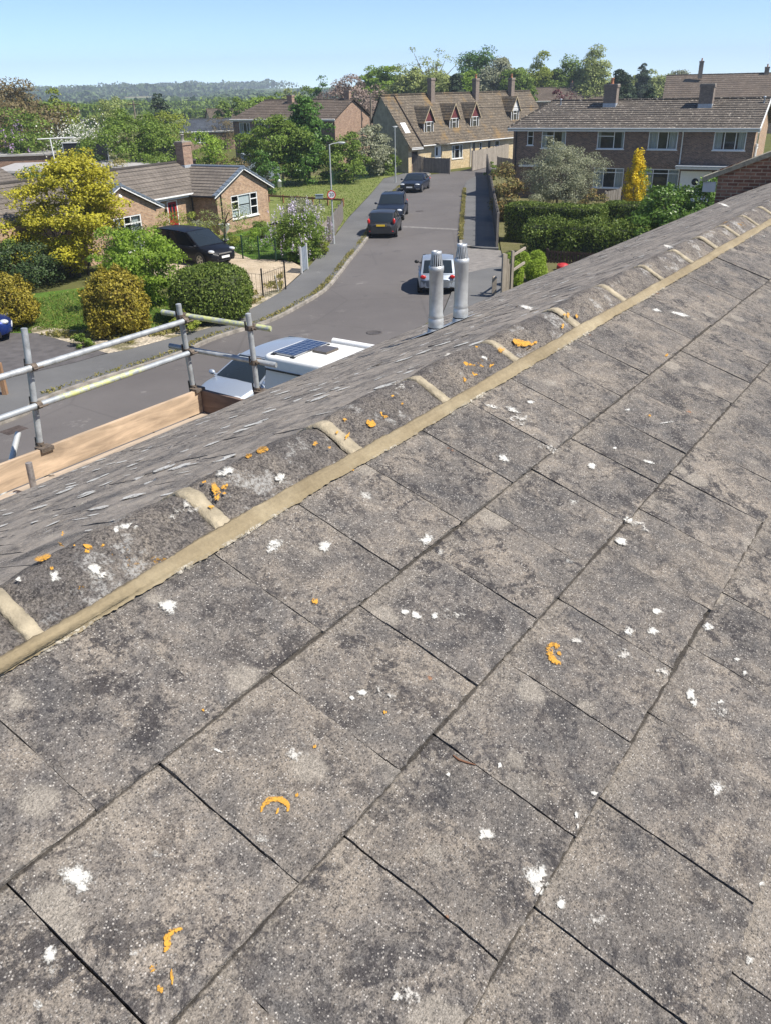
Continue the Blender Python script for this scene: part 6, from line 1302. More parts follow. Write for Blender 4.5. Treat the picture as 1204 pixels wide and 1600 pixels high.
# wire mesh fence across the front garden, low wooden edging on the green
qa, qb = gp(355, 402, .1), gp(432, 408, .1); dv = qb-qa; ln = np.linalg.norm(dv); t = thing('wire_fence', 'green wire mesh fence between the front garden and the gravel drive', 'fence', (qa[0], qa[1], .1), math.atan2(dv[1], dv[0])); mb = MB()
for k in range(int(ln/.15)): mb.tube([(k*.15, 0, 0), (k*.15, 0, 1.1)], .004, 4)
for k in range(8): mb.tube([(0, 0, k*.15), (ln, 0, k*.15)], .004, 4)
mb.build('mesh', M.setdefault('greenwire', plain('green coated wire', (.02, .06, .035), .5)), t, uv=False)
for k in range(4): mb = MB(); x = ln*k/3; mb.box(x-.03, x+.03, -.03, .03, 0, 1.2); mb.build('post', M['greenwire'], t, uv=False)
qa, qb = gp(420, 316, .1), gp(536, 323, .1); dv = qb-qa; ln = np.linalg.norm(dv); t = thing('rail_fence', 'low reddish wooden rail across the edge of the green', 'fence', (qa[0], qa[1], .1), math.atan2(dv[1], dv[0])); rw = M.setdefault('redwood', wood('reddish timber', (.3, .15, .07)))
mb = MB(); mb.box(0, ln, -.03, .03, .42, .56); mb.build('rail', rw, t, uv=False)
for k in range(6): mb = MB(); x = ln*k/5; mb.box(x-.05, x+.05, .035, .135, 0, .6); mb.build('post', rw, t, uv=False)
qa, qb = vp(520, 268, 82), vp(612, 264, 92); board_fence('chain_fence', 'green mesh fence and posts along the back of the green', [qa, qb], [1.3, 1.3], 'greenwire', bw=.12, gapw=.105, post=3.2)
q = gp(9, 616, .1); mb = MB(); mb.box(-.07, .07, -.07, .07, -.1, .95); mb.add([(-.072, -.072, .953), (.072, -.072, .953), (.072, .072, .953), (-.072, .072, .953), (0, 0, 1.0)], [(0, 1, 4), (1, 2, 4), (2, 3, 4), (3, 0, 4)]); tag(mb.build('wooden_post', wood('brown timber post', (.34, .2, .11), along=(9, 9, 1)), loc=(q[0], q[1], .1), uv=False), 'short brown timber post beside the tarmac drive at the photo edge', 'post')
q = gp(500, 322, .1); t = thing('post_box', 'small grey blue box on a stick on the green', 'box', (q[0], q[1], .1)); mb = MB(); mb.box(-.03, .03, -.03, .03, 0, .55); mb.build('post', M['fence_grey'], t, uv=False); mb = MB(); mb.box(-.28, .28, -.15, .15, .55, .8); mb.box(-.31, .31, -.18, .18, .803, .84); mb.build('box', M['bluegrey'], t, uv=False)
q = vp(437, 284, 71); t = thing('bird_feeder', 'white bird feeder hanging on a pole under the dark trees', 'feeder', (q[0], q[1], .1)); mb = MB(); mb.tube([(0, 0, 0), (0, 0, 1.9)], .02, 6); mb.build('pole', M['black'], t, uv=False); mb = MB(); mb.lathe([(.02, 1.0), (.16, 1.05), (.16, 1.45), (.2, 1.46), (.02, 1.62)], n=12); mb.build('feeder', M['white'], t, uv=False)

# ------------------------------------------------------------------ lamp posts, poles, wires
def lamp_post(label, px, py, toppy, arm, sign):
    q = gp(px, py, .1); t = thing('street_lamp', label, 'street lamp', tuple(q), 0, 'street lamps on the green side of the road'); d = ray(px-6, toppy); zt = 8.1+d[2]*(q[1]/d[1])-.1
    mb = MB(); mb.tube([(0, 0, 0), (0, 0, 1.3)], .075, 12); mb.tube([(0, 0, 1.3), (0, 0, zt-.08), (0, 0, zt)], [.046, .036, .034], 12); mb.build('pole', M['lamppost'], t, uv=False)
    a = np.array(arm); mb = MB(); mb.tube([(0, 0, zt-.01), tuple(a*.5+np.array([0, 0, zt+.05])), tuple(a+np.array([0, 0, zt+.07]))], .025, 8); mb.build('arm', M['lamppost'], t, uv=False)
    mb = MB(); mb.blob(tuple(a*1.5+np.array([0, 0, zt+.08])), (.26, .1, .055)); hd = mb.build('lamp_head', M['lamppost'], t, uv=False); mb = MB(); mb.blob(tuple(a*1.55+np.array([0, 0, zt+.045])), (.2, .085, .05)); mb.build('lens', M['clear_lamp'], hd, uv=False)
    mb = MB(); mb.box(.05, .075, -.06, .06, .5, .95); mb.build('access_door', M['lamppost'], t, uv=False)
    if sign:
        zs = 8.1+ray(518, sign)[2]*(q[1]/ray(518, sign)[1])-.1; mb = MB(); n = 32
        def disc(r_, y, r0=0.0):
            if r0 == 0: return mb.add([(0, y, zs)]+[(r_*math.cos(2*math.pi*k/n), y, zs+r_*math.sin(2*math.pi*k/n)) for k in range(n)], [(0, 1+k, 1+(k+1) % n) for k in range(n)])
        disc(.235, -.085); mb.prism([(.24*math.cos(2*math.pi*k/n), -.075, zs+.24*math.sin(2*math.pi*k/n)) for k in range(n)], (0, .012, 0)); sg = mb.build('sign', M['white'], t, uv=False)
        mb = MB(); vs = []
        for k in range(n): c, s = math.cos(2*math.pi*k/n), math.sin(2*math.pi*k/n); vs += [(.24*c, -.089, zs+.24*s), (.185*c, -.089, zs+.185*s)]
        mb.add(vs, [(2*k, 2*((k+1) % n), 2*((k+1) % n)+1, 2*k+1) for k in range(n)]); mb.build('red_ring', plain('sign red', (.55, .02, .025), .4, var=.03), sg, uv=False)
        fc = bpy.data.curves.new('number', 'FONT'); fc.body = '20'; fc.size = .27; fc.align_x = 'CENTER'; fc.align_y = 'CENTER'; fc.extrude = .001; fo = bpy.data.objects.new('number', fc); COL.objects.link(fo)
        dg = bpy.context.evaluated_depsgraph_get(); me = bpy.data.meshes.new_from_object(fo.evaluated_get(dg)); bpy.data.objects.remove(fo); me.materials.clear(); me.materials.append(M['black'])
        no = bpy.data.objects.new('number', me); COL.objects.link(no); no.parent = sg; no.rotation_euler = (R(90), 0, 0); no.location = (0, -.092, zs)
    return t
lamp_post('grey street lamp carrying a round 20 sign beside the lilac', 522, 381, 226, (.42, .1, 0), 304)
lamp_post('grey street lamp behind the farthest parked car before the stone cottage', 617, 285, 199, (-.0, -.4, 0), None)
def pole(label, px, top, base, Y, r=.13):
    b_, t_ = vp(px, base, Y), vp(px, top, Y); t = thing('utility_pole', label, 'utility pole', (b_[0], b_[1], 0), 0, 'wooden utility poles'); mb = MB(); mb.tube([(0, 0, 0), (0, 0, t_[2])], [r*1.2, r*.85], 10); mb.build('pole', M['bark_pale'], t, uv=False); mb = MB(); mb.box(-.7, .7, -.06, .06, t_[2]-.5, t_[2]-.38); mb.build('crossarm', M['bark'], t, uv=False); return np.array([b_[0], b_[1], t_[2]])
pA = pole('brown wooden utility pole between the pink gable and stone cottage', 580.5, 146, 200, 112); pB = pole('slim utility pole above the big green bush', 213, 157, 190, 120, .1)
def wire(label, a, c, sag, r=.018):
    a, c = np.array(a), np.array(c); mb = MB(); mb.tube([a+(c-a)*t+np.array([0, 0, -sag*4*t*(1-t)]) for t in np.linspace(0, 1, 20)], r, 5); tag(mb.build('overhead_wire', M['black'], uv=False), label, 'cable', 'overhead wires')
wire('dark overhead wire crossing the stone cottage roof', pA+np.array([0, 0, -.3]), vp(850, 167, 100), .5, .022); wire('overhead wire from the brown pole towards the far brick house', pA+np.array([0, 0, -.35]), vp(400, 178, 122), .5); wire('overhead wire running into the trees from the slim pole', pB, vp(110, 172, 110), .6); wire('overhead wire from the slim pole across the pale fields', pB, vp(352, 170, 125), .5)

# ------------------------------------------------------------------ vehicles
def paint(name, c, metal=.4, coat=.35, spec=.3):
    b = NB(name); b.p(Base_Color=c, Roughness=.4, Metallic=metal, Coat_Weight=coat, Coat_Roughness=.08); b.bsdf.inputs['Specular IOR Level'].default_value = spec; return b.mat
P_NAVY, P_BLACK, P_GREY, P_SILVER = paint('dark navy paint', (.012, .018, .034), .1), paint('black car paint', (.006, .007, .011), 0, .1, .2), paint('dark grey paint', (.03, .032, .037), .15), paint('silver blue paint', (.42, .47, .53), .6)
P_WHITE, P_VANS, P_BLUE = paint('white van paint', (.74, .74, .73), 0), paint('silver van paint', (.46, .51, .57), .6), paint('bright blue paint', (.01, .03, .16), .3)
def lerp_prof(prof, x):
    for i in range(len(prof)-1):
        (x0, z0), (x1, z1) = prof[i], prof[i+1]
        if x0 <= x <= x1: t = (x-x0)/(x1-x0); t = t*t*(3-2*t)*.5+t*.5; return z0+(z1-z0)*t
    return prof[-1][1] if x > prof[-1][0] else prof[0][1]
def car(name, label, loc, head, Ln, W, H, deck, wsb, wst, rrt, rrb, belt, pm, wheels, wr=.31, tumble=.17, plate_r='yellow_plate', lamps=None, bumper=None, z0=0.0, taper=(.1, .16), blackbump=False, panes=((.1, .5), (.54, .9))):
    # front along +x of the car's own frame; deck = top line of the lower body; the glasshouse runs wsb/wst (screen) to rrt/rrb (rear)
    t = thing(name, label, 'car' if name != 'camper_van' else 'van', (loc[0], loc[1], z0), R(head)); hb = W/2; ns = 30
    def hw(u):                                     # half width along the length, rounded at both ends
        e = max(0, (u-.78)/.22); q = max(0, (.2-u)/.2); return hb*(1-taper[1]*e**2.2-taper[0]*q**2.4)
    xs = [(.5-.5*math.cos(math.pi*i/ns)) for i in range(ns+1)]; vs = []; m = 15
    for u in xs:
        zt = lerp_prof(deck, u); zb = .2+.12*max(0, (u-.86)/.14)**2+.12*max(0, (.12-u)/.12)**2; w_ = hw(u); x = (u-.5)*Ln; h_ = zt-zb
        e = 1-max(0, (u-.97)/.03)*.35-max(0, (.03-u)/.03)*.25
        sec = [(0, zb), (w_*.8, zb), (w_*.94*e, zb+.04), (w_*.985*e, zb+h_*.22), (w_*e, zb+h_*.5), (w_*.985*e, zb+h_*.76), (w_*.945*e, zt-.035), (w_*.86*e, zt), (0, zt+.035*(1 if u > .7 else .3))]
        for y, z in sec: vs.append((x, -y, z))
        for y, z in sec[-2:0:-1]: vs.append((x, y, z))
    m = 16; fs = []; mi = []
    mb = MB()
    for i in range(ns):
        for k in range(m):
            a, b2 = i*m+k, i*m+(k+1) % m; f = (a, b2, b2+m, a+m)
            fs.append(f)
    dark = [k for k, f in enumerate(fs) if (f[0] % m) in (0, 1, 2, 13, 14, 15) and ((f[0] % m) in (0, 15) or blackbump is not None)]
    mb.add(vs, [f for k, f in enumerate(fs) if (f[0] % m) not in (0, 15, 1, 14)], 0, True); mb.add(vs, [f for k, f in enumerate(fs) if (f[0] % m) in (0, 15, 1, 14)], 1, True)
    mb.add(vs[:m], [tuple(range(m))[::-1]], 0); mb.add(vs[ns*m:], [tuple(range(m))], 0)
    # wheel arches
    for u in wheels:
        for s in (-1, 1):
            x = (u-.5)*Ln; y = s*(hw(u)+.003); n = 18; ra = wr*1.17; zc = wr
            pts = [(x+ra*math.cos(math.pi*k/n-.0), y, zc+ra*math.sin(math.pi*k/n)) for k in range(n+1)]; pts = [(x-ra, y, .2)]+pts[::-1]+[(x+ra, y, .2)]
            mb.add(pts, [tuple(range(len(pts))) if s > 0 else tuple(range(len(pts)))[::-1]], 1)
    X = lambda u: (u-.5)*Ln
    rw = hb-tumble
    # roof and pillars
    zr = H; zb_ = belt; n = 10; vs = []
    for i in range(n+1):
        u = rrt+(wst-rrt)*i/n; z = zr-.055*abs(2*i/n-1)**2.2
        for k in range(9): y = rw*(2*k/8-1); vs.append((X(u), y, z-.05*abs(2*k/8-1)**2.5))
    mb.add(vs, [(i*9+k, (i+1)*9+k, (i+1)*9+k+1, i*9+k+1) for i in range(n) for k in range(8)], 0, True)
    zs = zr-.105; wb = lambda u: hw(u)*.93
    for s in (-1, 1):
        q = [(X(rrb), s*wb(rrb), lerp_prof(deck, rrb)-.03), (X(wsb), s*wb(wsb), lerp_prof(deck, wsb)-.03), (X(wst), s*rw, zs), (X(rrt), s*rw, zs)]
        p = MB(); nu = 8
        mb.patch(*(q if s < 0 else [q[1], q[0], q[3], q[2]]), nu, 4, (0, s*.03, .0), 0)
    # body
    for z, u0, u1 in (bumper or ()): mb.box(X(u0), X(u1), -hw(u1)*.9, hw(u1)*.9, z, z+.1, 1)
    bmats = [pm, M['blackpl']]; body = mb.build('body', bmats, t, uv=False)
    # panes
    def pane(nm, q, bulge, inset=.06, off=(0, 0, 0), nu=6, nv=4, mat=None):
        P = [np.array(v_, float) for v_ in q]; c = sum(P)/4; P = [c+(v_-c)*(1-inset)+np.array(off) for v_ in P]; g = MB(); g.patch(*P, nu, nv, bulge); return g.build(nm, mat or M['carglass'], t, uv=False)
    db, dr_ = lerp_prof(deck, wsb), lerp_prof(deck, rrb)
    fr = [(X(wsb), -wb(wsb), db-.0), (X(wsb), wb(wsb), db-.0), (X(wst), rw, zs+.03), (X(wst), -rw, zs+.03)]
    g = MB(); g.patch(*fr, 8, 4, (.06, 0, .03)); fo = g.build('screen_frame', pm, body, uv=False); pane('windscreen', fr, (.07, 0, .035), .085, (.008, 0, .012))
    rr = [(X(rrb), wb(rrb), dr_), (X(rrb), -wb(rrb), dr_), (X(rrt), -rw, zs+.03), (X(rrt), rw, zs+.03)]
    g = MB(); g.patch(*rr, 8, 4, (-.06, 0, .03)); g.build('tailgate', P_WHITE if False else pm, body, uv=False); pane('rear_window', rr, (-.07, 0, .035), .13, (-.01, 0, .014))
    for s in (-1, 1):
        for f0, f1 in panes:
            B0 = np.array([X(rrb), s*wb(rrb), dr_+.015]); B1 = np.array([X(wsb), s*wb(wsb), db+.015]); T0 = np.array([X(rrt), s*rw, zs-.02]); T1 = np.array([X(wst), s*rw, zs-.02])
            lo0, lo1 = B0+(B1-B0)*f0, B0+(B1-B0)*f1; k = (f0-.1)/.8*.94+.03; k2 = (f1-.1)/.8*.94+.03; hi0, hi1 = T0+(T1-T0)*k, T0+(T1-T0)*k2
            tr = MB(); tr.tube([lo0+np.array([0, s*.024, -.004]), lo1+np.array([0, s*.024, -.004])], .009, 5); tr.build('window_trim', M['rim'], t, uv=False)
            q = [lo0, lo1, hi1, hi0] if s < 0 else [lo1, lo0, hi0, hi1]; pane('side_window', q, (0, s*.022, 0), .05, (0, s*.02, .004), 4, 3, M['sideglass'])
    # doors as fine seams, handles, mirrors
    for s in (-1, 1):
        um = wsb-.02; mm = MB(); mm.blob((X(um), s*(wb(um)+.16), db+.07), (.075, .11, .075)); mm.beam((X(um), s*(wb(um)-.03), db+.02), (X(um), s*(wb(um)+.12), db+.05), .06, .03); mm.build('mirror', M['black'] if name == 'small_car' else pm, t, uv=False)
        hd = MB()
        for u in (.44, .62)[:2]: hd.box(X(u)-.09, X(u)+.09, s*(hw(u)+.001)-.012, s*(hw(u)+.001)+.02, belt-.12, belt-.085)
        hd.build('handle', pm, t, uv=False)
    # wheels
    for u in wheels:
        for s in (-1, 1):
            wy = s*(hw(u)-.085); mm = MB(); mm.lathe([(wr*.66, -.1), (wr*.93, -.1), (wr, -.06), (wr, .06), (wr*.93, .1), (wr*.66, .1)], n=22); mm.v = [(X(u)+a, wy+c*1.0, wr+b2) for a, b2, c in mm.v]; wh = mm.build('wheel', M['tyre'], t, uv=False)
            rm = MB(); n = 20; yy = wy+s*.085; yo = wy+s*.092; rm.add([(X(u), yy, wr)]+[(X(u)+wr*.67*math.cos(2*math.pi*k/n), yy, wr+wr*.67*math.sin(2*math.pi*k/n)) for k in range(n)], [((0, 1+k, 1+(k+1) % n) if s < 0 else (0, 1+(k+1) % n, 1+k)) for k in range(n)], 1)
            for k in range(5):
                a = 2*math.pi*k/5; d = np.array([math.cos(a), 0, math.sin(a)]); c = np.array([X(u), yo, wr]); rm.beam(c, c+d*wr*.66, .06, .02, up=(0, 1, 0))
            rm.lathe([(.0, 0), (.05, 0)], n=12) if False else None
            for k in range(n): a0, a1 = 2*math.pi*k/n, 2*math.pi*(k+1)/n; rm.beam((X(u)+wr*.64*math.cos(a0), yo, wr+wr*.64*math.sin(a0)), (X(u)+wr*.64*math.cos(a1), yo, wr+wr*.64*math.sin(a1)), .03, .022, up=(0, 1, 0))
            rm.build('rim', [M['rim'], M['black']], wh, uv=False)
    # lamps: (name, material, u, y fraction, z, radii)
    for nm, mt, u, yf, z, r_ in (lamps or ()):
        for s in (-1, 1): mm = MB(); mm.blob((X(u), s*hb*yf, z), r_); mm.build(nm, M[mt], t, uv=False)
    mm = MB(); mm.box(Ln/2-.005, Ln/2+.02, -.26, .26, .42, .53); mm.build('number_plate', M['white_plate'], t, uv=False)
    if plate_r: mm = MB(); zp = plate_r[1]; mm.box(-Ln/2-.025, -Ln/2+.01, -.26, .26, zp, zp+.115); mm.build('number_plate', M['yellow_plate'], t, uv=False)
    return t, body, X, hw
def aim(p, q): return math.degrees(math.atan2(q[1]-p[1], q[0]-p[0]))
hatch = [(0, .72), (.04, .88), (.14, .95), (.4, .93), (.68, .92), (.82, .86), (.94, .74), (1, .55)]
# silver hatchback seen from behind
c = gp(678, 461); t, body, X, hw = car('small_car', 'small rounded silver hatchback parked behind the metal flues', (c[0]+.25, c[1]+1.75), 86, 3.62, 1.74, 1.45, [(0, .66), (.05, .84), (.16, .93), (.4, .92), (.68, .92), (.82, .84), (.94, .7), (1, .5)], .74, .56, .2, .055, .9, P_SILVER, (.17, .83), .28, .2, ('y', .43), [('tail_lamp', 'red_lamp', .012, .72, .77, (.06, .13, .085)), ('headlight', 'clear_lamp', .955, .68, .62, (.12, .16, .09))], taper=(.2, .2))
mm = MB(); g_ = []
for k in range(11):
    y = -1+2*k/10; g_ += [(X(.0)-.05+.18*abs(y)**3, y*hw(.03)*.985, .36), (X(.0)-.07+.18*abs(y)**3, y*hw(.03)*.99, .62)]
mm.add(g_, [(2*k, 2*k+1, 2*k+3, 2*k+2) for k in range(10)], 0, True); mm.build('rear_bumper', plain('grey bumper plastic', (.16, .175, .19), .55), t, uv=False)
# dark grey hatchback seen from behind
c = gp(594, 373); t, body, X, hw = car('hatchback', 'dark grey hatchback seen from behind with yellow rear plate', (c[0]+.3, c[1]+1.95), 83, 3.95, 1.73, 1.47, hatch, .75, .56, .14, .035, .95, P_GREY, (.17, .82), .31, .17, ('y', .70), [('tail_lamp', 'red_lamp', .025, .84, .98, (.09, .09, .16)), ('headlight', 'clear_lamp', .95, .74, .7, (.16, .14, .09)), ('reflector', 'red_lamp', .0, .72, .42, (.02, .09, .03))], taper=(.12, .2))
mm = MB(); mm.box(-3.95/2-.03, -3.95/2+.01, -.34, .34, .83, .85); mm.build('trim', M['rim'], t, uv=False)
mm = MB(); mm.box(-3.95/2-.02, -3.95/2+.02, -.62, .62, .3, .5); mm.build('rear_bumper', M['blackpl'], t, uv=False)
sedan = [(0, .7), (.05, .92), (.15, .98), (.4, .95), (.66, .95), (.8, .9), (.94, .78), (1, .56)]
# two dark cars facing the camera
c = gp(622, 346); t, body, X, hw = car('estate_car', 'dark navy car with roof rails parked nose to tail with the grey hatchback', (c[0]-.35, c[1]+2.2), 263, 4.6, 1.82, 1.56, sedan, .70, .52, .1, .03, .98, P_NAVY, (.18, .81), .34, .18, ('y', .6), [('tail_lamp', 'red_lamp', .02, .8, .85, (.08, .12, .1)), ('headlight', 'clear_lamp', .955, .72, .70, (.15, .19, .085))], taper=(.12, .18))
mm = MB(); mm.box(2.28, 2.315, -.4, .4, .52, .72); mm.build('grille', M['black'], t, uv=False)
for s in (-1, 1): mm = MB(); mm.tube([(X(.15), s*.62, 1.545), (X(.5), s*.62, 1.59)], .018, 6); mm.build('roof_rail', M['rim'], t, uv=False)
c = gp(643, 302); t, body, X, hw = car('coupe', 'dark blue coupe with wide grille, farthest of the parked cars', (c[0]+.35, c[1]+2.25), 255, 4.62, 1.86, 1.38, [(0, .7), (.06, .92), (.2, .94), (.45, .89), (.66, .89), (.8, .84), (.94, .74), (1, .54)], .68, .50, .26, .1, .9, P_NAVY, (.18, .81), .33, .2, ('y', .6), [('tail_lamp', 'red_lamp', .02, .78, .8, (.08, .2, .07)), ('headlight', 'clear_lamp', .955, .7, .68, (.14, .22, .07))], taper=(.12, .16))
mm = MB(); mm.box(2.28, 2.318, -.42, .42, .3, .74); mm.build('grille', M['black'], t, uv=False)
mm = MB()
for s in (-1, 1): mm.box(2.26, 2.312, s*.72-.14, s*.72+.14, .33, .37)
mm.build('trim', M['rim'], t, uv=False)
# black people carrier on the gravel drive
mpv = [(0, .75), (.04, 1.0), (.15, 1.04), (.4, 1.0), (.7, .98), (.82, .93), (.94, .8), (1, .58)]
f0 = gp(350, 424, .1); b0 = gp(262, 404, .1); hd = 321
ca = math.radians(hd); fx_, fy_ = gp(362, 414, .1)[:2]
t, body, X, hw = car('people_carrier', 'black people carrier with white front plate parked on the gravel drive', (fx_-math.cos(ca)*2.35-.25, fy_-math.sin(ca)*2.35-.2), hd, 4.8, 1.86, 1.68, mpv, .80, .585, .06, .02, 1.0, P_BLACK, (.18, .81), .335, .17, ('y', .7), [('tail_lamp', 'red_lamp', .02, .82, 1.0, (.08, .1, .2)), ('headlight', 'clear_lamp', .945, .74, .76, (.2, .15, .085))], z0=.1, taper=(.1, .2))
mm = MB(); mm.box(2.37, 2.41, -.42, .42, .62, .68); mm.build('grille', M['rim'], t, uv=False); mm = MB(); mm.box(2.35, 2.4, -.55, .55, .28, .42); mm.build('air_intake', M['black'], t, uv=False)
# blue car at the very edge of the photo
c = gp(-6, 542, .1); car('blue_car', 'bright blue car nose just showing at the photo edge on the tarmac drive', (c[0]-1.75, c[1]+.7), 20, 4.0, 1.72, 1.45, hatch, .75, .56, .14, .035, .95, P_BLUE, (.17, .82), .31, .17, ('y', .7), [('headlight', 'clear_lamp', .95, .74, .7, (.16, .14, .09)), ('tail_lamp', 'red_lamp', .025, .84, .9, (.09, .09, .16))], z0=.112)
# silver people carrier nose-on, half hidden by the white camper van
ws = gp(343.6, 583.5, .98); hs = math.degrees(math.atan2(-rd[1], -rd[0])); SLN = 4.7
c = np.array([ws[0], ws[1]])+rd[:2]*(.745-.5)*SLN-lf[:2]*.74
car('silver_car', 'silver blue car with dark windscreen parked in the road beyond the scaffold', c, hs, SLN, 1.84, 1.42, [(0, .75), (.05, .95), (.3, .96), (.7, .96), (.82, .9), (.94, .77), (1, .54)], .77, .56, .1, .03, .97, P_VANS, (.18, .81), .33, .17, ('y', .8), [('headlight', 'clear_lamp', .945, .76, .74, (.2, .16, .1)), ('tail_lamp', 'red_lamp', .015, .84, 1.0, (.06, .1, .2))], taper=(.08, .2))
# white camper van parked across the drive below the eaves, its solar panel across the roof
VL, VW = 5.2, 1.95; hv = math.degrees(math.atan2(-lf[1], -lf[0])); fwd = -lf[:2]; lat = np.array([-fwd[1], fwd[0]]); cen = rd[:2]*15.77+lf[:2]*11.5
vdeck = [(0, 1.25), (.05, 1.3), (.3, 1.3), (.72, 1.28), (.84, 1.22), (.94, 1.06), (1, .72)]
vt, body, X, hw = car('camper_van', 'white camper van with solar panel, skylight and rolled awning on its roof, below the scaffold', cen, hv, VL, VW, 2.0, vdeck, .80, .66, .03, .01, 1.28, P_WHITE, (.19, .82), .34, .13, ('y', .8), [('headlight', 'clear_lamp', .95, .78, .86, (.2, .16, .13)), ('tail_lamp', 'red_lamp', .01, .9, 1.1, (.05, .08, .25))], taper=(.04, .2), panes=((.74, .92),))
z_ = 2.3; mm = MB(); outl = []; x0_, x1_ = X(.0)+.02, X(.7)
for a0, cx, cy in ((0, 1, 1), (90, 0, 1), (180, 0, 0), (270, 1, 0)):
    for k in range(7):
        a = R(a0+90*k/6); rx = .3; outl.append(((x0_+rx if cx == 0 else x1_-rx)+rx*math.cos(a), (.9-rx)*(1 if cy else -1)+rx*math.sin(a)))
N_ = len(outl); mx_ = sum(p[0] for p in outl)/N_; vs = []
for f, z in ((1.01, 1.93), (1.0, 2.16), (.985, 2.21), (.955, 2.235), (.8, 2.245), (.4, 2.25)): vs += [(mx_+(p[0]-mx_)*f, p[1]*f, z) for p in outl]
mm.add(vs, [(j*N_+k, j*N_+(k+1) % N_, (j+1)*N_+(k+1) % N_, (j+1)*N_+k) for j in range(5) for k in range(N_)], 0, True); mm.add(vs[5*N_:], [tuple(range(N_))], 0); mm.build('pop_top', M['white'], vt, uv=False)
mm = MB()
for s in (-1, 1): mm.box(x0_+.2, x1_-.1, s*.925-.02, s*.925+.02, 1.9, 1.935); mm.box(X(.1), X(.76), s*.962-.012, s*.962+.012, 1.34, 1.375)
mm.build('gutter_seal', M['black'], vt, uv=False)
def van_l(px, py, z): p = gp(px, py, z)[:2]-cen; return np.array([p @ fwd, p @ lat])
sA, sB, sC, sD = [van_l(*q, z_) for q in ((427.9, 549.6), (479, 528.8), (460.8, 556.2), (513.8, 536.9))]
ctr = (sA+sB+sC+sD)/4; ly = np.linalg.norm(sB-sA)/2; lx = np.linalg.norm(sC-sA)/2
mm = MB(); mm.box(ctr[0]-lx, ctr[0]+lx, ctr[1]-ly, ctr[1]+ly, z_-.03, z_-.001); sp_ = mm.build('solar_panel', M['rim'], vt, uv=False)
b = NB('solar cells'); uvn = b.coord('UV'); tb = b.n('TexBrick', i_Vector=uvn, i_Color1=(.014, .026, .07, 1), i_Color2=(.018, .032, .08, 1), i_Mortar=(.2, .24, .3, 1), i_Scale=1.0, offset=0.0); tb.inputs['Mortar Size'].default_value = .007; tb.inputs['Brick Width'].default_value = .17; tb.inputs['Row Height'].default_value = .17
b.p(Base_Color=tb.outputs[0], Roughness=.2); mm = MB(); mm.box(ctr[0]-lx+.03, ctr[0]+lx-.03, ctr[1]-ly+.03, ctr[1]+ly-.03, z_, z_+.006); mm.build('solar_cells', b.mat, sp_)
mm = MB()
for q in (-1, 1):
    for r2 in (-1, 1): mm.box(ctr[0]+q*lx*.9-.06, ctr[0]+q*lx*.9+.06, ctr[1]+r2*ly-.05, ctr[1]+r2*ly+.03, z_-.06, z_-.031)
mm.build('panel_foot', M['black'], sp_, uv=False)
hc = van_l(509, 545.5, 2.3); mm = MB(); mm.box(hc[0]-.22, hc[0]+.22, hc[1]-.25, hc[1]+.25, 2.24, 2.31); mm.build('skylight', plain('smoked skylight', (.09, .075, .06), .25), vt, uv=False)
ta, tb_ = van_l(521, 531, 2.25), van_l(577, 541, 2.25); mm = MB(); mm.tube([(ta[0], ta[1], 2.22), (tb_[0]+.6, ta[1], 2.22)], .085, 12); mm.build('rolled_awning', M['white'], vt, uv=False)

# ------------------------------------------------------------------ gardens: shrubs, hedges, small trees
gm_b = gp(124, 428, .1)
gmt = thing('golden_tree', 'spreading golden yellow maple tree on several thin trunks in front of the bungalow', 'tree', tuple(gm_b)); rngg = np.random.default_rng(4)
lay = []
for px, py, w_, Yo in ((35, 395, 1.5, -.5), (20, 360, 1.6, .4), (60, 340, 1.7, -.8), (45, 300, 1.4, .2), (85, 290, 1.6, -.5), (110, 262, 1.3, .3), (130, 272, 1.2, -.2), (150, 290, 1.5, .6), (175, 300, 1.1, -.3), (120, 310, 1.9, -1.0), (90, 350, 1.9, -1.2), (140, 340, 1.7, -1.1), (165, 330, 1.3, .5), (110, 385, 1.6, -.9), (150, 372, 1.3, -.9), (60, 380, 1.4, .5), (130, 395, 1.1, -.6), (175, 355, 1.0, .1), (8, 385, 1.2, .3), (95, 268, 1.1, 1.0), (70, 318, 1.6, 1.3), (130, 320, 1.7, 1.3), (-8, 365, 1.2, .5), (188, 322, .8, .2), (160, 265, .7, .4), (120, 252, .8, .2)):
    p = vp(px*.9, py, gm_b[1]+Yo)-gm_b
    for k in range(9): q = p+rngg.normal(size=3)*np.array([w_*.38, w_*.38, .3]); lay.append((q, q/np.linalg.norm(q)))
P = []; N = []
for q, d in lay:
    m_ = 130; u = rngg.normal(size=(m_, 3)); u /= np.linalg.norm(u, axis=1)[:, None]; rr_ = rngg.uniform(.25, 1, (m_, 1))**.6; P.append(q+u*rr_*np.array([.62, .62, .26])); N.append(u*.3+np.array([.1, -.15, .9]))
leafmesh('crown', np.concatenate(P), np.concatenate(N), .125, L['gold'], gmt, .55, .8, rngg)
trunk_to(gmt, lay[::3], 1.35, .055, M['bark'], 3, 7, stems=4, spread=.42)
egg_shrub('conifer_shrub', 'broad golden brown clipped conifer between lawn and pavement, near the scaffold rails', 'shrub', gp(189, 522, .1), 2.1, 2.15, .1, 16000, 'goldcon', seed=2, lump=.3, power=2.35, ridges=5)
egg_shrub('conifer_shrub', 'golden brown clipped conifer at the photo edge beside the blue car', 'shrub', gp(22, 512, .1), 1.75, 1.85, .1, 12000, 'goldcon', seed=5, lump=.3, power=2.3, ridges=4)
bush('green_shrub', 'tall bright green feathery shrub beside the clipped golden conifer', 'shrub', gp(224, 480, .1), 3.3, 3.6, .13, 90, 170, 'bright', cr=.16, hollow=.4)
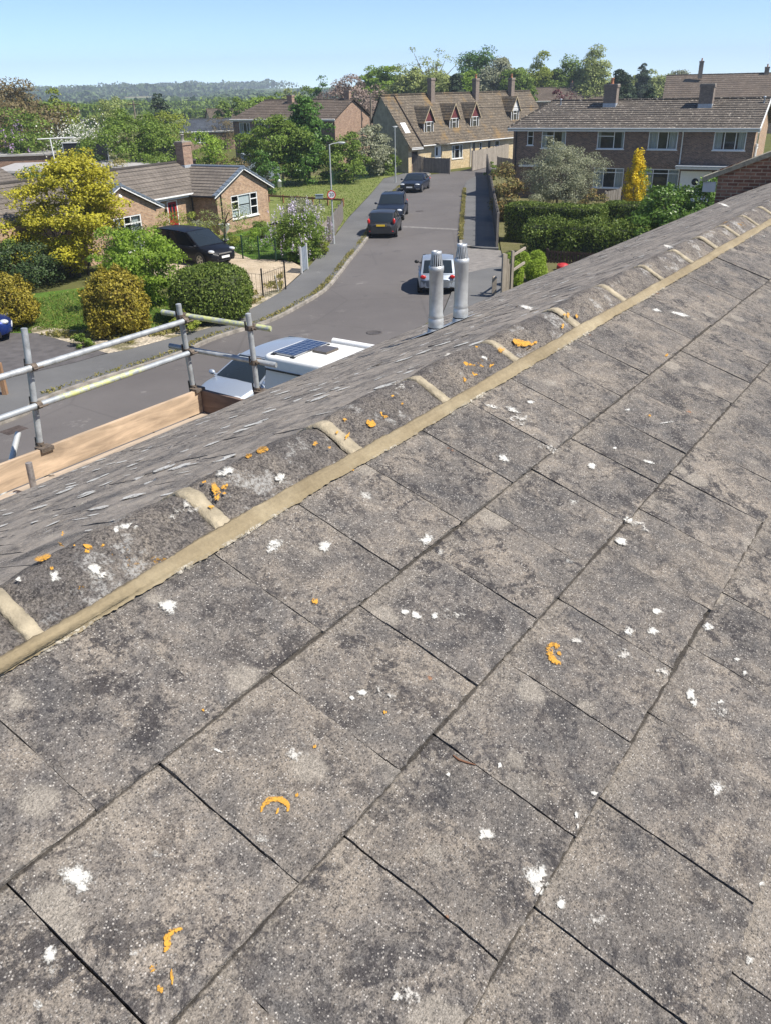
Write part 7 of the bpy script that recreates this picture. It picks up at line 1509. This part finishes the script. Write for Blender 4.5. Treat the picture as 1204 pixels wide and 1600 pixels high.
bush('holly_bush', 'dark green holly behind the feathery shrub under the maple', 'shrub', gp(190, 462, .1)+np.array([0, 3.0, 0]), 2.6, 2.6, .12, 40, 90, 'dark')
egg_shrub('privet_hedge', 'round clipped dark green hedge at the drive entrance below the black people carrier', 'hedge', gp(331, 503, .1)+np.array([0, .6, 0]), 2.95, 1.95, .10, 15000, 'hedge', seed=9, power=3.0, lump=.07)
bush('laurel_shrub', 'dark shrub mass in the shade under the golden maple', 'shrub', gp(45, 445, .1), 3.6, 1.9, .14, 50, 80, 'dark', top=1.0); bush('laurel_shrub', 'mid green shrub under the maple at the photo edge', 'shrub', gp(-5, 440, .1), 2.4, 2.1, .14, 34, 80, 'green', top=1.0)
bush('forsythia', 'yellow green flowering shrub in front of the red bungalow door', 'shrub', vp(285, 372, 48.5)*np.array([1, 1, 0])+np.array([0, 0, .1]), 3.3, 1.9, .11, 46, 90, 'yellowgreen', top=1.0)
tree('apple_tree', 'small bare limbed apple tree with pale leaves beside the gable window', 'tree', gp(352, 388, .1)+np.array([0, .5, 0]), 3.0, 2.6, .35, .1, 30, 26, 'willow', r=.07, limbs=9)
for px, py, w_, h_, mt, lb in ((318, 375, 1.4, 1.3, 'olive', 'small grey leaved shrub beside the apple tree trunk'), (384, 378, 1.7, 1.1, 'bright', 'bright green low shrub under the white gable window'), (410, 372, 1.4, 1.0, 'green', 'low green shrub at the corner of the bungalow gable'), (365, 385, 1.3, .7, 'yellowgreen', 'yellow green low plant by the garden path'), (398, 392, 2.0, .6, 'laurel', 'low dark edged border plant beside the wire mesh fence')):
    bush('garden_shrub', lb, 'shrub', gp(px, py, .1), w_, h_, .1, 22, 60, mt, top=1.0)
ur = gp(354, 376, .1); t = thing('garden_urn', 'pale stone urn half hidden among the bungalow shrubs', 'urn', (ur[0]-.1, ur[1]+.4, .1)); mb = MB(); mb.lathe([(.2, 0), (.12, .2), (.1, .4), (.28, .6), (.33, .85), (.36, .9), (.25, .88)], n=14); mb.build('bowl', M['offwhite'], t, uv=False)
bush('lilac_bush', 'lilac bush covered in pale purple blossom beside the pavement', 'shrub', gp(468, 408, .1)+np.array([0, .9, 0]), 2.6, 2.15, .12, 60, 120, 'green', flowers=('lilac', 230, .16), top=.95)
bush('garden_shrub', 'grey green shrub behind the lilac beside the street lamp', 'shrub', gp(474, 348, .1), 2.4, 1.5, .12, 36, 70, 'olive'); bush('garden_shrub', 'yellow flowered small plant at the foot of the lilac', 'shrub', gp(503, 398, .1), .9, .7, .1, 14, 50, 'yellowgreen')
bush('garden_shrub', 'small yellow flowered plant beside the golden conifer on the stony bed', 'shrub', gp(293, 518, .1), 1.1, .8, .09, 18, 60, 'yellowgreen'); bush('garden_shrub', 'low green tuft at the foot of the broad golden conifer', 'shrub', gp(138, 540, .1), .9, .45, .1, 14, 40, 'green', top=1.0)
# right hand gardens
hA, hB = vp(786, 386, 49.5), vp(932, 386, 47.0); dv = hB-hA; rt_ = math.atan2(dv[1], dv[0]); ln = math.hypot(dv[0], dv[1])
box_hedge('clipped_hedge', 'tall square clipped dark hedge at the corner of the shaded pavement', (hA[0], hA[1], .05), rt_, ln, 1.5, vp(786, 321, 49.5)[2], .11, 420, 'hedge', rough=.05, seed=1)
hA, hB = vp(938, 370, 52), vp(1030, 370, 50.5); dv = hB-hA
box_hedge('clipped_hedge', 'clipped dark hedge between the yellow conifer and the laurels', (hA[0], hA[1], .05), math.atan2(dv[1], dv[0]), math.hypot(dv[0], dv[1]), 1.4, vp(938, 319, 52)[2], .11, 420, 'hedge', rough=.05, seed=2)
hA, hB = vp(818, 400, 44.5), vp(1010, 405, 42.0); dv = hB-hA
box_hedge('loose_hedge', 'lower loose topped green hedge in front of the clipped ones', (hA[0], hA[1], .05), math.atan2(dv[1], dv[0]), math.hypot(dv[0], dv[1]), 1.7, vp(818, 353, 44.5)[2], .13, 380, 'hedge', rough=.2, seed=3)
lc_ = vp(1075, 360, 43); bush('laurel_hedge', 'bright glossy laurel hedge in front of the porch beside the brick gable', 'hedge', (lc_[0], lc_[1], .05), 5.2, vp(1075, 285, 43)[2]*1.0, .2, 110, 110, 'laurel', top=1.0, cr=.13, hollow=.55, d=2.2)
lc_ = vp(1040, 360, 44.2); bush('laurel_hedge', 'lower end of the glossy laurel hedge beside the yellow conifer', 'hedge', (lc_[0], lc_[1], .05), 2.4, vp(1030, 292, 44.2)[2], .2, 50, 110, 'laurel', top=1.0, cr=.17)
ob = vp(872, 330, 58)*np.array([1, 1, 0]); oh = vp(872, 222, 58)[2]
tree('olive_tree', 'large grey green olive tree in front of the brown brick terrace', 'tree', ob, 5.0, oh, .12, .13, 120, 150, 'olive', r=.1, hollow=.25, lump=.35, cr=.15, stems=3, limbs=9, top=.75, asp=.38)
yb = vp(988, 325, 57)*np.array([1, 1, 0]); yh = vp(988, 228, 57)[2]
t = thing('yellow_conifer', 'upright golden yellow conifer in front of the terrace windows', 'tree', tuple(yb)); rq = np.random.default_rng(31); P = []; N = []; cl_ = []
for k in range(75):
    f = k/75; r_ = 1.5*(1-f)**.75+.12; a = rq.uniform(0, 6.28); c = np.array([math.cos(a)*r_*rq.uniform(.2, .8), math.sin(a)*r_*rq.uniform(.2, .8), .3+f*(yh-.75)]); cl_.append((c, c))
    m_ = 110; u = rq.normal(size=(m_, 3)); u /= np.linalg.norm(u, axis=1)[:, None]; P.append(c+u*np.array([.24, .24, .42])*rq.uniform(.3, 1, (m_, 1))); N.append(u)
PP = np.concatenate(P); leafmesh('foliage', PP, np.concatenate(N), .12, L['yellow'], t, .4, .6, rq); mb = MB(); mb.tube([(0, 0, 0), (0, 0, yh*.8)], [.09, .02], 7); mb.build('trunk', M['bark'], t, uv=False)
P = []; N = []
for k in range(900): a = rq.uniform(0, 6.28); z = rq.uniform(.1, yh*.72); r_ = rq.uniform(.3, .95)*(1-.6*z/yh); P.append((math.cos(a)*r_+.35, math.sin(a)*r_, z)); N.append((math.cos(a), math.sin(a), .3))
leafmesh('foliage', P, N, .12, L['green'], t, .4, .6, rq)
rb_ = vp(790, 322, 58)*np.array([1, 1, 0]); bush('photinia', 'red tinged rounded shrub above the fence at the terrace corner', 'shrub', rb_, 2.5, vp(790, 264, 58)[2], .16, 50, 90, 'redgreen', cr=.17)
bush('garden_shrub', 'small orange tinged shrub above the clipped hedge gap', 'shrub', vp(925, 330, 54)*np.array([1, 1, 0]), 1.6, vp(925, 297, 54)[2], .13, 24, 70, 'redgreen'); bush('garden_shrub', 'thin green shrub above the pale fence before the drive', 'shrub', vp(766, 272, 84)*np.array([1, 1, 0]), 1.1, vp(766, 252, 84)[2], .14, 16, 60, 'green'); bush('garden_shrub', 'rounded green shrub before the stone cottage end doors', 'shrub', gp(790, 252, .1)+np.array([0, 4, 0]), 2.2, 2.4, .16, 26, 60, 'bright')
for i, (px, py, rr_, hh, lb) in enumerate(((796, 408, .34, .95, 'lime green clipped dome, the one nearest the gate rails'), (815, 407, .42, 1.05, 'lime green clipped dome at the back between gate and picket fence'), (838, 405, .46, 1.0, 'lime green clipped dome at the back against the dark picket fence'), (804, 426, .40, 1.15, 'tall lime green clipped dome close behind the gate boards'), (837, 421, .54, 1.05, 'largest lime green clipped dome, in front of the dark picket fence'))):
    q = gp(px, py, hh*.55); egg_shrub('clipped_dome', lb, 'shrub', (q[0], q[1], 0), rr_*1.72, hh*.92, .065, 4200, 'dome', seed=20+i, power=2.2, lump=.05, group='clipped lime green domes')
# trees and shrubs beyond
def tr_(name, label, px, py0, py1, pw, Y, mat, leaf=.3, n=40, per=60, trunk=.3, z=0.0, **kw):
    b_ = vp(px, py0, Y); t_ = vp(px, py1, Y); w_ = pw*np.linalg.norm(t_-EYE)/CAM_F*1.0; return tree(name, label, kw.pop('cat', 'tree'), (b_[0], b_[1], z), w_, t_[2]-z, trunk, leaf, n, per, mat, **kw)
BG = 'trees behind the bungalow gardens'; SK = 'trees along the skyline'
tr_('copper_tree', 'large reddish brown tree at the photo edge above the garage', 5, 250, 136, 175, 115, 'copper', .42, 150, 110, .05, cr=.17, group=BG)
tr_('bright_tree', 'yellow green rounded tree beside the reddish brown one', 97, 250, 152, 68, 118, 'yellowgreen', .38, 46, 70, .2, group=BG)
tr_('green_tree', 'dark mixed green tree above the garage roof near the lilac blossom', 52, 258, 178, 84, 100, 'green', .34, 50, 70, .05, group=BG)
bush('lilac_bush', 'mauve flowering lilac bush at the photo edge beyond the garage', 'shrub', vp(14, 250, 97)*np.array([1, 1, 0]), 3.4, vp(14, 200, 97)[2], .25, 26, 50, 'green', flowers=('mauve', 60, .4))
tr_('green_tree', 'broad mid green tree behind the long bungalow roof', 212, 272, 170, 135, 84, 'green', .28, 110, 90, .08, cr=.14, hollow=.35, group=BG)
tr_('willow_tree', 'pale grey green tree standing left of the dark conifer', 186, 240, 150, 58, 125, 'willow', .34, 40, 60, .15, group=BG)
tr_('blossom_tree', 'white blossomed hawthorn above the black garden screen', 132, 250, 197, 66, 98, 'green', .26, 36, 70, .1, group=BG)
ht = vp(132, 215, 97); rq = np.random.default_rng(8); P = rq.normal(size=(2200, 3))*np.array([1.5, .9, .95])+np.array([ht[0], ht[1]-1.0, ht[2]-.2])
hb_ = [o_ for o_ in COL.objects if o_.get('label', '').startswith('white blossomed')][0]; leafmesh('blossom', P-np.array(hb_.location), np.tile([0, -.5, .8], (2200, 1)), .15, L['pale'], hb_, .4, .9, rq)
tr_('dark_conifer', 'dark pointed conifer rising over the distant fields', 254, 200, 139, 27, 150, 'pine', .4, 40, 60, .05, top=.5, group=BG)
tr_('green_tree', 'fresh green tree left of the brown brush behind the chimney', 328, 275, 196, 66, 80, 'bright', .24, 50, 70, .05, group=BG)
tr_('green_tree', 'yellowish green tree between the conifer and the grey cottage', 272, 250, 172, 64, 112, 'yellowgreen', .32, 40, 60, .1, group=BG)
bush('brush_pile', 'brown twiggy shrub between the chimney and the blue grey shed', 'shrub', vp(362, 285, 74)*np.array([1, 1, 0]), 3.2, vp(362, 240, 74)[2], .18, 36, 60, 'copper'); bush('brush_pile', 'bare pale twigs behind the bungalow roof', 'shrub', vp(190, 275, 76)*np.array([1, 1, 0]), 2.4, vp(190, 238, 76)[2], .2, 24, 50, 'weeds')
tr_('leaning_tree', 'wide tree with pale leaning trunks over the green', 438, 290, 188, 96, 82, 'green', .26, 95, 90, .3, bark='bark_pale', cr=.15, stems=3, limbs=8, hollow=.35, group=BG)
tr_('green_tree', 'bright green sapling crown in front of the leaning trunks', 405, 275, 207, 42, 83, 'yellowgreen', .24, 34, 60, .1, group=BG)
tr_('maple_tree', 'tall deep green tree in front of the pinkish brick gable', 484, 285, 156, 66, 84, 'deep', .34, 90, 90, .12, cr=.16, hollow=.35, lump=.4, group=BG)
tr_('dark_tree', 'dark shaded tree mass behind the green near the street lamp', 478, 288, 210, 70, 83, 'deep', .26, 60, 80, .05, group=BG)
tr_('hedge_tree', 'grey green tall hedgerow bush beside the mesh fence', 540, 274, 215, 62, 84, 'green', .25, 60, 80, .05, group=BG); tr_('hedge_tree', 'pale topped round shrub tree left of the stone cottage gable', 580, 268, 194, 58, 90, 'olive', .26, 60, 80, .08, group=BG)
tr_('hedge_tree', 'low dark hedgerow bush beneath the round shrub tree', 600, 268, 236, 44, 91, 'green', .24, 36, 70, .03, group=BG)
for i, (px, top, w_, mt) in enumerate(((378, 150, 34, 'green'), (402, 147, 36, 'bright'), (428, 144, 36, 'green'), (452, 141, 34, 'willow'), (476, 138, 34, 'green'), (500, 133, 36, 'deep'), (352, 158, 30, 'green'))):
    tr_('hedgerow_tree', ['leftmost rounded tree of the row behind the far brick house', 'bright green tree in the row behind the far brick house', 'mid green tree in the row above the far brick chimney', 'pale greyish tree in the row behind the far brick house', 'green tree of the row just left of the deep green one', 'deep green tree ending the row beside the pinkish tree', 'small low tree beginning the row beside the fields'][i], px, 185, top, w_, 165+i*2, mt, .5, 30, 55, .05, group='trees in the row behind the far house')
tr_('bare_tree', 'pinkish brown barely leafed tree with visible branches', 547, 172, 117, 92, 150, 'pinkbrown', .42, 130, 42, .22, bark='bark_pale', cr=.14, stems=3, limbs=9, hollow=.3, group=SK)
sky = ((578, 112, 34, 'bright', 185, 'fresh green domed tree beside the pinkish tree', 'green_tree', .8), (608, 107, 50, 'bright', 175, 'bright green tree left of the tall sparse one', 'green_tree', .85), (642, 108, 62, 'willow', 165, 'yellowish rounded tree in front of the tall sparse one', 'willow_tree', .9), (690, 118, 60, 'willow', 160, 'olive yellow tree behind the cottage chimney', 'willow_tree', .9),
    (712, 109, 22, 'pine', 155, 'slim dark spruce behind the stone cottage', 'dark_conifer', .35), (726, 112, 34, 'bright', 170, 'light green small tree beside the slim spruce', 'green_tree', .9), (746, 77, 58, 'deep', 190, 'tall dark green pine topping the skyline', 'pine_tree', .85), (776, 96, 62, 'olive', 180, 'wide olive green tree under the tall pine', 'green_tree', .9), (806, 108, 50, 'green', 175, 'dark green tree right of the tall pine', 'green_tree', .9),
    (842, 92, 42, 'yellowgreen', 195, 'bright yellow green round tree on the skyline', 'bright_tree', .9), (880, 97, 56, 'green', 195, 'broad mid green tree between the two brightest skyline trees', 'green_tree', .9), (922, 81, 50, 'willow', 190, 'tall light green pointed tree on the skyline', 'green_tree', .6), (966, 108, 36, 'pine', 150, 'dark conifer beside the terrace chimney', 'dark_conifer', .45), (998, 106, 20, 'pine', 210, 'small dark pine against the sky behind slate roof', 'dark_conifer', .9), (1026, 113, 50, 'willow', 220, 'faint grey green tree left of the tall brown roof', 'willow_tree', .9), (985, 120, 34, 'willow', 215, 'pale bush between two dark conifers', 'willow_tree', .9), (1060, 112, 40, 'olive', 225, 'thin greyish tree tops above the tall brown roof', 'willow_tree', .9), (1012, 138, 22, 'pine', 120, 'little dark conifer in front of the slate roof', 'dark_conifer', .4), (820, 118, 34, 'olive', 200, 'dull green tree behind the grey roofed house', 'green_tree', .9), (560, 130, 30, 'green', 190, 'low green tree hidden behind the pinkish tree', 'green_tree', .9))
for px, top, w_, mt, Y, lb, nm, tp in sky: tr_(nm, lb, px, 165, top, w_, Y, mt, .5 if mt != 'pine' else .42, 110, 130, .03, top=tp, group=SK, hollow=.3, lump=.25, cr=.2)
tr_('sparse_tree', 'tall thin yellowish tree with sky showing through its crown', 672, 165, 80, 92, 172, 'willow', .36, 110, 26, .25, cr=.1, hollow=.15, lump=.5, stems=3, limbs=14, top=.85, group=SK)
tr_('purple_tree', 'dark burgundy leaved tree before the grey roofed house', 880, 180, 148, 40, 105, 'purple', .28, 30, 50, .1, group=SK)
for px, py, w_, h_, mt, Y, lb in ((120, 258, 40, 246, 'laurel', 70, 'bright low bush in front of the garage wall'), (40, 275, 50, 256, 'green', 68, 'green bush at the foot of the garage wall'), (255, 262, 46, 236, 'green', 80, 'green bush under the white roofed shelter'), (303, 275, 30, 255, 'redgreen', 76, 'reddish shrub peeping over the bungalow ridge'), (158, 272, 40, 250, 'dark', 74, 'dark bush behind the long bungalow roof'), (420, 262, 44, 240, 'deep', 75, 'dark green bush beside the blue grey shed'), (345, 200, 44, 186, 'copper', 140, 'brownish garden bush before the pale roofed house'), (455, 205, 60, 190, 'bright', 96, 'light green bush below the far house windows'), (400, 208, 50, 196, 'green', 98, 'green bush below the dark end of the far house'), (520, 240, 40, 218, 'green', 88, 'bush under the pinkish brick gable')):
    b_ = vp(px, py, Y); t_ = vp(px, h_, Y); bush('garden_bush', lb, 'bush', (b_[0], b_[1], 0), w_*Y/CAM_F*1.05, t_[2], .2, 30, 60, mt, top=1.0)

# ------------------------------------------------------------------ woodland and hedges on the far hills
rq = np.random.default_rng(77); P = []
def belt(x0, y0, x1, y1, n, hgt, wid):
    for k in range(n):
        t_ = rq.random(); x, y = x0+(x1-x0)*t_+rq.normal()*wid, y0+(y1-y0)*t_+rq.normal()*wid; z = terrain(x, y); lump = .75+.6*mnoise.noise(Vector((x*.03, y*.03, 1)))
        P.append((x, y, z+rq.random()**.7*hgt*lump))
for px0, px1, Y0, Y1, n, hh, wd in ((-60, 140, 1150, 1100, 3200, 13, 20), (20, 300, 1500, 1420, 5200, 16, 26), (225, 300, 640, 640, 420, 7, 5), (60, 200, 640, 620, 500, 5, 3), (180, 420, 1950, 1900, 3600, 17, 26), (330, 480, 760, 700, 900, 7, 6), (250, 330, 950, 930, 600, 8, 6), (380, 640, 1100, 1000, 2600, 10, 16), (560, 1300, 900, 700, 4200, 10, 20), (-200, 20, 1000, 900, 2200, 12, 16), (280, 430, 1300, 1260, 800, 7, 4), (100, 420, 900, 890, 500, 4, 2)):
    a, c = vp(px0, 150, Y0), vp(px1, 146, Y1); belt(a[0], a[1], c[0], c[1], int(n*2.2), hh*.9, wd)
P0 = list(P); P.clear()
for px0, px1, Y0, Y1, n, hh, wd in ((50, 230, 390, 380, 2600, 6, 3), (150, 330, 470, 460, 2600, 6, 3), (250, 440, 310, 300, 2600, 5, 3), (40, 150, 250, 245, 2200, 7, 4), (330, 470, 420, 400, 2000, 7, 4)):
    a, c = vp(px0, 150, Y0), vp(px1, 146, Y1); belt(a[0], a[1], c[0], c[1], n, hh*.9, wd)
o = leafmesh('field_hedges', np.array(P), np.tile([0, -.5, .8], (len(P), 1)), 1.25, L['green'], None, .35, .8, rq, 'stuff'); tag(o, 'hedgerows and scrub along the edges of the nearer fields', 'hedgerow'); P = P0
N = np.tile([0, -.6, .8], (len(P), 1)); o = leafmesh('woodland', np.array(P), N, 5.2, L['farwood'], None, .35, .8, rq, 'stuff'); tag(o, 'hazy belts of woodland and hedges over the far fields', 'woodland')

# ------------------------------------------------------------------ air
mb = MB(); mb.box(-2300, 2300, -2300, 2300, -14, 75); b = NB('haze air'); b.t.nodes.remove(b.bsdf)
pv = b.n('VolumePrincipled'); pv.inputs['Color'].default_value = (.72, .83, .95, 1); pv.inputs['Density'].default_value = .0004; pv.inputs['Anisotropy'].default_value = .1
b.t.links.new(pv.outputs[0], b.t.nodes['Material Output'].inputs['Volume']); mb.build('haze', b.mat, kind='stuff', uv=False)
